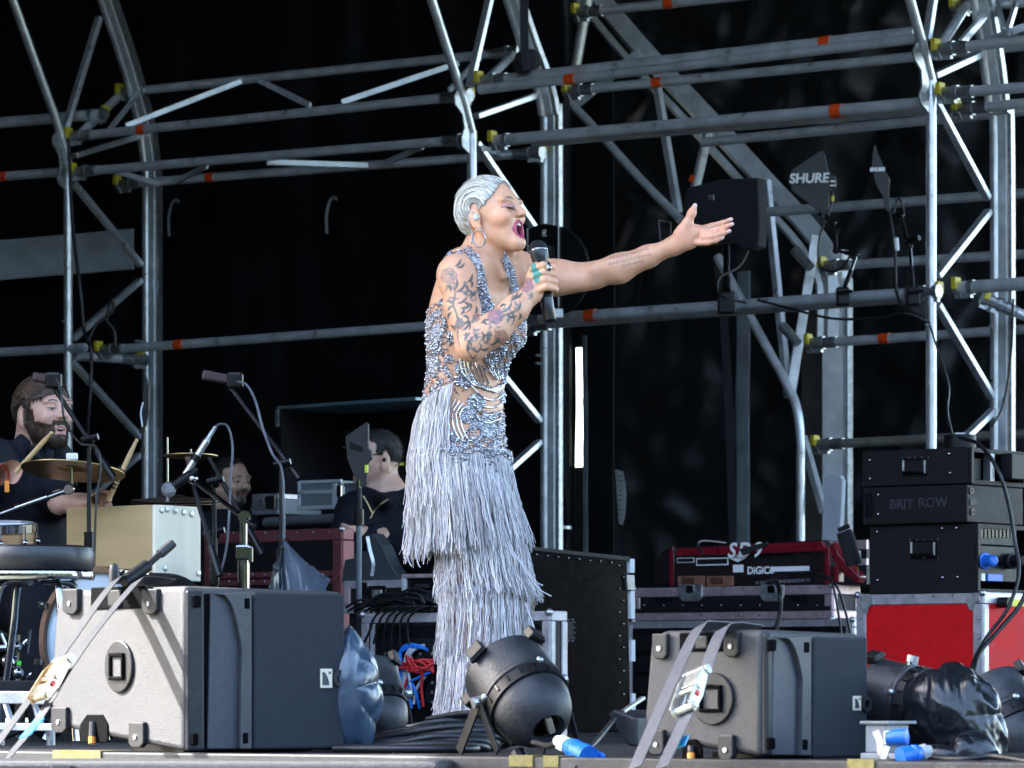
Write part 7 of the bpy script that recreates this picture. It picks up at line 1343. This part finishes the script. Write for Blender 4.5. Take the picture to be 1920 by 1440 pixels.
# bead strings draped over the hip
sw = []
def swag(pts, r_=.0024): MB().tube([surf(q.x, q.y, .005) for q in cat([Vector((x, y, 0)) for x, y in pts], 6)], r_, 6).build('bead_string', SILV, singer, 60)
for i in range(7): swag([(862 + i * 7, 672 + i * 2), (868 + i * 8, 700 + i * 3), (890 + i * 6, 722 + i * 2), (920 + i * 3, 728 + i * 1), (946, 716 + i)])
for i in range(4): swag([(882 + i * 3, 722 + i * 18), (905, 745 + i * 16), (928, 750 + i * 13), (946, 738 + i * 14)])
for i in range(4): swag([(855 + i * 7, 748 + i * 4), (842 + i * 7, 775), (842 + i * 8, 800), (852 + i * 8, 822)])
for i in range(5): swag([(905 + i * 9, 640 + i * 2), (908 + i * 9, 670), (918 + i * 7, 695), (930 + i * 4, 712)], .0026)
# sparkling rhinestone lines among the fringe
g = np.random.default_rng(77); sel = g.choice(len(lc), 26, replace=False); pb_ = []
for i in sel:
    for t in np.linspace(0, .95, 34): k_ = t * 9; a = int(k_); pb_.append(lc[i, a] + (lc[i, min(9, a + 1)] - lc[i, a]) * (k_ - a) + np.array((0, -.004, 0)))
beads('rhinestone_lines', np.array(pb_), .0021, SILV, 5, singer)
nb_ = 1500; tb2 = g.uniform(0, 2 * math.pi, nb_); yb2 = 846 + np.abs(g.normal(0, 1, nb_)) * (9 + 7 * np.sin(tb2 * 9)); pw = ringpt(T1, yb2, tb2, .009); beads('hip_crystals', pw[:900], .0028, SILV, 15, singer); beads('hip_beads', pw[900:], .0030, GUN, 16, singer)
# hem bands of lace where each tier begins
for rws, y in ((T2, 990), (T3, 1106), (T4, 1230), (T5, 1330)):
    pbs = np.concatenate([ringpt(rws, np.full(150, y + dy), g.uniform(0, 2 * math.pi, 150), .006 + g.normal(0, .002, 150)) for dy in (-6, -2, 2, 6)]); o = beads('lace_band', pbs, .0030, mat('lace', (.50, .51, .57), .6, 0, .2, 300), 8, singer)
# ------------------------------------------------------------------ the three men behind
SHIRT = mat('black_shirt', (.006, .0075, .012), .8, 0, .25, 20, .7, 14, spec=.2)
def finish(S): V, Q = S.mesh(); return V, Q, vnormals(V, Q)
def crop_hair(root, M, V, N, pred, n, length, r, dirf, jit, color, seed, cap=1.03, capn=(80, 60), name='hair'):
    HV, HF = cap_mesh(M, pred, cap, *capn, .006, seed); m = mat(name + '_' + str(seed), color, .55, 0, .35, 60, .5, 300)
    o = obj_from(name, HV, HF, m, root, 180); sdm = o.modifiers.new('solid', 'SOLIDIFY'); sdm.thickness = .004; sdm.offset = 0
    NN = vnormals(HV, HF); used = np.unique(HF); g = np.random.default_rng(seed); idx = g.choice(used, n); c = np.array(M.translation); NN = np.where(((HV - c) * NN).sum(1, keepdims=True) < 0, -NN, NN)
    v, f = tufts(HV, NN, idx, length, r, dirf, jit, seed); t = obj_from('hair_tufts', v, f, m, o, 180); t['kind'] = 'stuff'; return o
# drummer
Yd = 13.5
dr = thing('person', 'bearded drummer in a black shirt, smiling, a drumstick in each hand', 'person', (at(60, 1300, Yd).x, Yd, 0)); DM = head_frame(82, 776, Yd, R(-46), R(2), 0, 1.0)
S = SDF(P3(-75, 1010, Yd) - np.array((0, .40, 0)), P3(245, 690, Yd) + np.array((0, .35, 0)), .0036)
head_sdf(S, DM, 1.0, .5, jaw=1.1); S.chain([P3(62, 850, Yd + .04), P3(68, 800, Yd + .02)], [.066, .060], .04)
S.chain([P3(62, 852, Yd + .04), P3(-8, 882, 13.38), P3(-48, 922, 13.22), P3(-40, 906, 13.2)], [.05, .05, .045, .038], .03); S.chain([P3(62, 852, Yd + .04), P3(88, 884, 13.6), P3(104, 930, 13.42), P3(114, 942, 13.2)], [.05, .05, .045, .034], .03)
RH = P3(25, 880, 13.10); S.chain([P3(-40, 905, 13.2), P3(8, 888, 13.12), RH], [.038, .028, .028], .02); S.ell(P3(24, 886, 13.105), (.024, .020, .036), None, .012)
for i in range(4): S.chain([P3(28, 864 + i * 13, 13.07), P3(44, 862 + i * 12.5, 13.048), P3(50, 868 + i * 11, 13.062), P3(44, 872 + i * 11, 13.078)], [.0115, .0105, .009, .008], .003)
S.chain([P3(26, 866, 13.08), P3(38, 862, 13.06), P3(46, 862, 13.06)], [.013, .011, .009], .006)
S.chain([P3(112, 942, 13.2), P3(150, 944, 13.15), P3(180, 938, 13.12)], [.036, .028, .024], .02); S.ell(P3(190, 936, 13.12), (.034, .022, .018), None, .012)
for i in range(4): S.chain([P3(196 + i * 2, 924 + i * 8, 13.10), P3(212 + i * 2, 922 + i * 8, 13.08), P3(220, 928 + i * 7, 13.09)], [.010, .009, .0075], .003)
S.chain([P3(190, 928, 13.10), P3(202, 922, 13.09), P3(210, 924, 13.09)], [.012, .0095, .008], .005)
V, Q, N = finish(S); L = to_local(DM, V); isH = np.linalg.norm(L, axis=1) < .16; Lh = L.copy(); Lh[~isH] = -9; skin = np.array((.55, .32, .25)); col = np.tile(skin, (len(V), 1))
col = face_paint(col, Lh, skin, (.42, .17, .15), (.05, .03, .02), (.50, .29, .22), (.04, .025, .02), mouth=.5, eyes=True)
bm = isH & (L[:, 2] < -.030 - .012 * np.clip((L[:, 0] - .05) / .03, 0, 1)) & (L[:, 2] > -.13) & (L[:, 0] > .0) & ~((np.abs(L[:, 1]) < .022) & (np.abs(L[:, 2] + .0575) < .014)) | (isH & (L[:, 0] > .0) & (L[:, 0] < .03) & (L[:, 2] < .01) & (L[:, 2] > -.1) & (np.abs(L[:, 1]) > .045))
bm |= isH & (L[:, 0] > .07) & (np.abs(L[:, 2] + .034) < .007) & (np.abs(L[:, 1]) < .03); col[bm] = (.075, .042, .028)
body_d = obj_from('body', V, Q, SKIN, dr, 180, col=col)
bi = np.nonzero(bm)[0]; g = np.random.default_rng(3); bi = g.choice(bi, 2600); dn = np.array((.3, -.15, -1.0)); v, f = tufts(V, N, bi, .012, .0010, lambda P, n: n * .7 + dn * .8, .25, 4); obj_from('beard', v, f, mat('beard_brown', (.060, .034, .022), .6, 0, .3, 60), dr, 180)['kind'] = 'stuff'
b = MB(DM)
for i in range(8): y = (i - 3.5) * .0048; b.box((.0850 - 18 * y * y, y, -.0525), (.004, .0045, .006))
b.build('teeth', mat('teeth', (.8, .77, .7)), dr, None, .0008)
def hair_d(Lq): x, y, z = Lq[:, 0], np.abs(Lq[:, 1]), Lq[:, 2]; return z > np.where(x > .02, .034 + .25 * (x - .02), np.where(x > -.03, .000, -.072))
ho = crop_hair(dr, DM, V, N, hair_d, 2200, .020, .0020, lambda P, n: n * .25 + np.array((.1, -.1, -.9)), .35, (.045, .026, .018), 41, 1.11)
hpd = hair_paths(DM, 700, lambda s: .75 - .5 * np.abs(s) ** 2, lambda s: 3.5 - .4 * np.abs(s) ** 2, .97, 1.16, 4.5, 8, 14, .012); rg = np.random.default_rng(4); v, f = strands(hpd, rg.uniform(.0015, .0034, 700)[:, None] * np.interp(np.linspace(0, 1, 14), [0, .15, .8, 1], [.3, 1, 1, .2])[None, :], 4); fk = hair_d(to_local(DM, v) + np.array((0, 0, .01)))[f].all(1); obj_from('hair_locks', v, f[fk], mat('hair_locks_brown', (.070, .040, .026), .4, 0, .6, 25), ho, 180)['kind'] = 'stuff'
S = SDF(P3(-95, 1120, Yd) - np.array((0, .5, 0)), P3(150, 800, Yd) + np.array((0, .4, 0)), .006)
rows = []
for py, xl, xr, rf, rl in ((1115, -40, 112, .15, .20), (1030, -42, 116, .155, .205), (960, -38, 112, .15, .20), (900, -36, 106, .135, .20), (860, -34, 100, .11, .20), (838, -22, 92, .08, .17), (825, 10, 80, .06, .10)):
    c = at((xl + xr) / 2, py, Yd + .02); rows.append((c.z, c.x, c.y, rf, rl))
S.loft(rows, R(-38), .04); S.ell(P3(-20, 868, 13.33), (.085, .08, .09), None, .06); S.chain([P3(-24, 868, 13.32), P3(-62, 930, 13.2), P3(-40, 908, 13.2)], [.072, .066, .058], .04); S.ell(P3(92, 872, 13.62), (.075, .075, .085), None, .06); S.chain([P3(95, 875, 13.6), P3(108, 930, 13.4), P3(128, 942, 13.2)], [.07, .062, .050], .05)
S.chain([P3(40, 822, Yd - .05), P3(66, 850, Yd - .12), P3(88, 880, Yd - .14)], [.020, .014, .010], .02); S.chain([P3(84, 818, Yd + .05), P3(92, 850, Yd - .08), P3(90, 880, Yd - .13)], [.018, .013, .010], .02)
V2, Q2, N2 = finish(S); dsp = np.array([noise.noise(Vector(p) * 9) * .010 + abs(noise.noise(Vector((p[0] * 5 + p[2] * 8, p[1] * 6, p[2] * 5)))) * .012 for p in V2]); obj_from('shirt', V2 - N2 * dsp[:, None], Q2, SHIRT, dr, 180)
S = None
lg = SDF(P3(-90, 1400, Yd) - np.array((0, .7, 0)), P3(230, 1080, Yd) + np.array((0, .5, 0)), .012); lg.ell(P3(36, 1120, Yd), (.20, .18, .14), None, .05); lg.chain([P3(20, 1130, 13.45), P3(70, 1140, 13.0), P3(90, 1350, 12.95)], [.10, .08, .06], .05); lg.chain([P3(70, 1130, 13.6), P3(150, 1140, 13.3), P3(160, 1350, 13.3)], [.10, .08, .06], .05)
v, q = lg.mesh(); v[:, 2] = np.maximum(v[:, 2], .004); obj_from('trousers', v, q, SHIRT, dr, 180)
th_ = thing('drum_throne', 'black drum throne under the drummer', 'stool', (at(36, 1300, Yd).x, Yd, 0)); z0 = at(36, 1165, Yd).z; MB(Matrix.Translation((at(36, 1300, Yd).x, Yd, z0 - .08))).lathe([(.001, .08), (.17, .075), (.175, .03), (.15, 0), (.001, 0)], None, 28).build('seat', BLK, th_, 40); MB().tube([(at(36, 1300, Yd).x, Yd, z0 - .08), (at(36, 1300, Yd).x, Yd, .002)], .02, 10).build('post', CHROME, th_)
wbn = at(12, 885, 13.11); MB(axis_mat(P3(4, 889, 13.125), P3(12, 886, 13.115))).lathe([(.0285, -.005), (.0300, -.003), (.0300, .003), (.0285, .005)], None, 18).build('wrist_bracelet', mat('red_bracelet', (.5, .06, .03), .5), dr, 40); MB(axis_mat(P3(150, 944, 13.15), P3(158, 943, 13.145))).lathe([(.029, -.012), (.032, -.008), (.032, .008), (.029, .012)], None, 18).build('watch_strap', BLK, dr, 40); MB().box(at(13, 912, 13.05), (.014, .003, .035)).build('orange_ribbon', mat('orange_ribbon', (.75, .25, .02), .5), dr)
STK = mat('drumstick_wood', (.52, .36, .18), .45, 0, .15, 10)
def stick(label, a, b): root = thing('drumstick', label, 'drumstick', a, 'drumsticks of the drummer'); MB().tube([Vector(a), Vector(a).lerp(Vector(b), .8), Vector(b)], [.0078, .0075, .0045], 12).build('shaft', STK, root, 40); MB().ball(b, .0062, 8).build('tip', STK, root, 60); return root
stick('drumstick raised before the beard of the drummer', at(30, 885, 13.06), at(96, 812, 12.98)); s_ = stick('pale printed drumstick upright in the far hand of the drummer', at(203, 938, 13.085), at(256, 826, 13.05)); x_ = at(219, 912, 13.06)
s_b = MB(); d = (at(256, 826, 13.05) - at(203, 938, 13.085)).normalized()
for i in range(6): q = at(203, 938, 13.085) + d * (.040 + .012 * i); s_b.tube([q, q + d * .007], .0080, 10)
s_b.build('printed_marks', mat('print_dark', (.08, .05, .03), .5), s_)['kind'] = 'stuff'

# seated man with the goatee
Yg = 19.9; gm = thing('person', 'man with short dark hair and goatee in a black shirt, seated behind the long case', 'person', (at(420, 1300, Yg).x, Yg, 0)); GM = head_frame(432, 906, Yg, R(-44), R(-4), 0, 1.04)
S = SDF(P3(370, 1010, Yg) - np.array((0, .3, 0)), P3(500, 850, Yg) + np.array((0, .3, 0)), .004); head_sdf(S, GM, 1.04, .15, jaw=1.15); S.chain([P3(420, 985, Yg + .03), P3(426, 940, Yg + .02)], [.075, .064], .04)
V, Q, N = finish(S); L = to_local(GM, V); isH = np.linalg.norm(L, axis=1) < .16; Lh = L.copy(); Lh[~isH] = -9; skin = np.array((.54, .33, .24)); col = np.tile(skin, (len(V), 1)); col = face_paint(col, Lh, skin, (.40, .18, .15), (.03, .02, .018), (.48, .29, .21), (.03, .02, .02), mouth=.15, eyes=True)
bm = isH & (((np.abs(L[:, 1]) < .024) & (L[:, 2] < -.060) & (L[:, 0] > .045)) | ((L[:, 0] > .07) & (np.abs(L[:, 2] + .031) < .0055) & (np.abs(L[:, 1]) < .028)) | ((L[:, 0] > .055) & (np.abs(np.abs(L[:, 1]) - .026) < .005) & (L[:, 2] < -.03))); col[bm] = (.03, .022, .02); sb_ = isH & (L[:, 2] < -.035) & (L[:, 0] > .0) & ~bm; col[sb_] = col[sb_] * .72
obj_from('body', V, Q, SKIN, gm, 180, col=col)
def hair_g(Lq): x, y, z = Lq[:, 0], np.abs(Lq[:, 1]), Lq[:, 2]; return z > np.where(x > .02, .062 + .25 * (x - .02), np.where(x > -.03, .015, -.045))
crop_hair(gm, GM, V, N, hair_g, 2200, .010, .0012, lambda P, n: n, .5, (.014, .011, .010), 42, 1.025)
S = SDF(P3(330, 1050, Yg) - np.array((0, .4, 0)), P3(530, 940, Yg) + np.array((0, .4, 0)), .008); rows = []
for py, xl, xr, rf, rl in ((1048, 366, 494, .12, .20), (1010, 366, 494, .12, .20), (985, 372, 486, .11, .19), (968, 386, 468, .085, .14), (955, 400, 448, .07, .08)): c = at((xl + xr) / 2, py, Yg + .02); rows.append((c.z, c.x, c.y, rf, rl))
S.loft(rows, R(-28), .03); S.ell(P3(380, 995, Yg - .1), (.08, .08, .09), None, .05); S.ell(P3(480, 992, Yg + .1), (.08, .08, .09), None, .05); V2, Q2, N2 = finish(S); dsp = np.array([noise.noise(Vector(p) * 9) * .008 for p in V2]); obj_from('shirt', V2 - N2 * dsp[:, None], Q2, SHIRT, gm, 180)
q = at(430, 1048, Yg); MB().box2((q.x - .16, Yg - .12, .45), (q.x + .16, Yg + .14, q.z + .01)).build('lower_torso', SHIRT, gm, None, .06, 4); MB().box2((q.x - .16, Yg - .5, .32), (q.x + .16, Yg + .14, .46)).build('lap', SHIRT, gm, None, .06, 4)
for s_ in (-.09, .09): MB().tube([(q.x + s_, Yg - .44, .40), (q.x + s_, Yg - .44, .01)], [.07, .055], 12).build('shin', SHIRT, gm, 40)
stl = thing('low_stool', 'black stool under the seated man with the goatee', 'stool', (q.x, Yg, 0)); MB(Matrix.Translation((q.x, Yg, .27))).lathe([(.001, .05), (.17, .045), (.17, 0), (.001, 0)], None, 24).build('seat', BLK, stl); MB().tube([(q.x, Yg, .27), (q.x, Yg, .002)], .03, 8).build('post', BLK, stl)

# man in the hoodie, arms folded, looking away to the left
Yh = 17.0; hm = thing('person', 'man in a black zip hoodie with folded arms, glasses and an earpiece', 'person', (at(725, 1300, Yh).x, Yh, 0)); KM = head_frame(705, 862, Yh, R(180 + 22), R(2), 0, 1.0)
S = SDF(P3(630, 1060, Yh) - np.array((0, .40, 0)), P3(850, 790, Yh) + np.array((0, .3, 0)), .004); head_sdf(S, KM, 1.0, .0, jaw=1.1); S.chain([P3(722, 935, Yh + .03), P3(714, 885, Yh + .01)], [.072, .062], .04); S.cone(P3(700, 935, Yh - .02), P3(735, 925, Yh), .05, .06, .04)
for i in range(4): S.chain([P3(672 - i * 3, 996 - i * 2, 16.72), P3(656 - i * 1, 990 + i * 3, 16.70), P3(642 + i * 2, 984 + i * 4, 16.71)], [.0115, .010, .0075], .004)
S.chain([P3(722, 938, Yh + .03), P3(668, 966, Yh - .02), P3(652, 1008, 16.86), P3(684, 1001, 16.76)], [.05, .05, .042, .026], .03); S.chain([P3(722, 938, Yh + .03), P3(800, 960, Yh), P3(816, 1032, 16.90), P3(770, 1028, 16.78), P3(718, 1004, 16.75)], [.05, .05, .045, .038, .026], .03)
S.ell(P3(684, 1000, 16.74), (.035, .02, .028), None, .015); S.ell(P3(716, 1003, 16.74), (.030, .022, .030), None, .015); S.cone(P3(700, 996, 16.74), P3(722, 1004, 16.72), .018, .020, .01)
V, Q, N = finish(S); L = to_local(KM, V); isH = np.linalg.norm(L, axis=1) < .16; Lh = L.copy(); Lh[~isH] = -9; skin = np.array((.52, .31, .23)); col = np.tile(skin, (len(V), 1)); col = face_paint(col, Lh, skin, (.4, .18, .15), (.04, .03, .025), (.4, .24, .18), (.04, .03, .03), mouth=0)
sb_ = isH & (L[:, 2] < -.03) & (L[:, 0] > .0); col[sb_] = col[sb_] * .78; obj_from('body', V, Q, SKIN, hm, 180, col=col)
def hair_h(Lq): x, y, z = Lq[:, 0], np.abs(Lq[:, 1]), Lq[:, 2]; return z > np.where(x > .025, .060 + .3 * (x - .025), np.where(x > -.03, .018, -.050))
crop_hair(hm, KM, V, N, hair_h, 2600, .014, .0013, lambda P, n: n, .5, (.016, .014, .013), 43, 1.035)
MB(KM).ball((-.004, .082, -.004), .009, 10).build('earpiece', BLKG, hm, 60); MB(KM).tube([(-.01, .076, .016), (.07, .066, .016)], .0015, 6).build('glasses_arm', BLKG, hm); MB(KM).tube([(.084 + .0 * i, .031 + .02 * math.cos(i * .524), .010 + .015 * math.sin(i * .524)) for i in range(13)], .0014, 6, False).build('glasses_rim', BLKG, hm)
S = SDF(P3(620, 1100, Yh) - np.array((0, .5, 0)), P3(860, 900, Yh) + np.array((0, .4, 0)), .007); rows = []
for py, xl, xr, rf, rl in ((1098, 668, 812, .13, .19), (1050, 664, 816, .135, .195), (1000, 660, 816, .135, .20), (960, 664, 814, .12, .21), (938, 676, 800, .09, .18), (922, 690, 766, .07, .10)): c = at((xl + xr) / 2, py, Yh + .03); rows.append((c.z, c.x, c.y, rf, rl))
S.loft(rows, R(-100), .04); S.ell(P3(664, 962, Yh - .02), (.075, .085, .09), None, .05); S.ell(P3(806, 956, Yh), (.085, .09, .10), None, .05)
S.chain([P3(660, 965, Yh - .03), P3(648, 1015, 16.82), P3(700, 1006, 16.76)], [.075, .066, .050], .04); S.chain([P3(812, 960, Yh - .02), P3(822, 1040, 16.85), P3(770, 1032, 16.72), P3(706, 1012, 16.76)], [.080, .075, .062, .045], .04); S.chain([P3(690, 925, Yh - .03), P3(720, 940, Yh - .10), P3(752, 922, Yh + .0)], [.032, .026, .034], .03); S.cone(P3(756, 922, Yh + .05), P3(700, 930, Yh + .08), .05, .05, .04)
V2, Q2, N2 = finish(S); dsp = np.array([noise.noise(Vector(p) * 8) * .012 + abs(noise.noise(Vector((p[0] * 6 + p[2] * 7, p[1] * 6, p[2] * 4)))) * .014 for p in V2]); obj_from('hoodie', V2 - N2 * dsp[:, None], Q2, SHIRT, hm, 180)
hv = {}
def hsurf(x, y): X_, Y_ = topx(V2); d = np.hypot(X_ - x, Y_ - y); k_ = d < 5; return at(x, y, float(V2[k_, 1].min()) - .002) if k_.any() else at(x, y, 16.8)
MB().tube([hsurf(681, 930), hsurf(690, 945), hsurf(698, 962)], .003, 6).build('zip', mat('brass_zip', (.5, .36, .18), .35, .8), hm); MB().tube([hsurf(728, 936), hsurf(714, 945), hsurf(703, 956), hsurf(694, 972)], .003, 6).build('zip', mat('brass_zip', (.5, .36, .18)), hm); MB().tube([hsurf(730, 940), hsurf(722, 955), hsurf(716, 963)], .002, 6).build('drawstring', BLKG, hm); MB().tube([hsurf(718, 958), hsurf(715, 965)], .003, 6).build('drawstring_tip', CHROME, hm)
q = at(740, 1098, Yh); 
for s_ in (-.1, .1): MB().tube([(q.x + s_, Yh, q.z + .05), (q.x + s_, Yh - .02, .5), (q.x + s_ * 1.1, Yh, .01)], [.10, .075, .06], 14).build('trouser_leg', SHIRT, hm, 40)
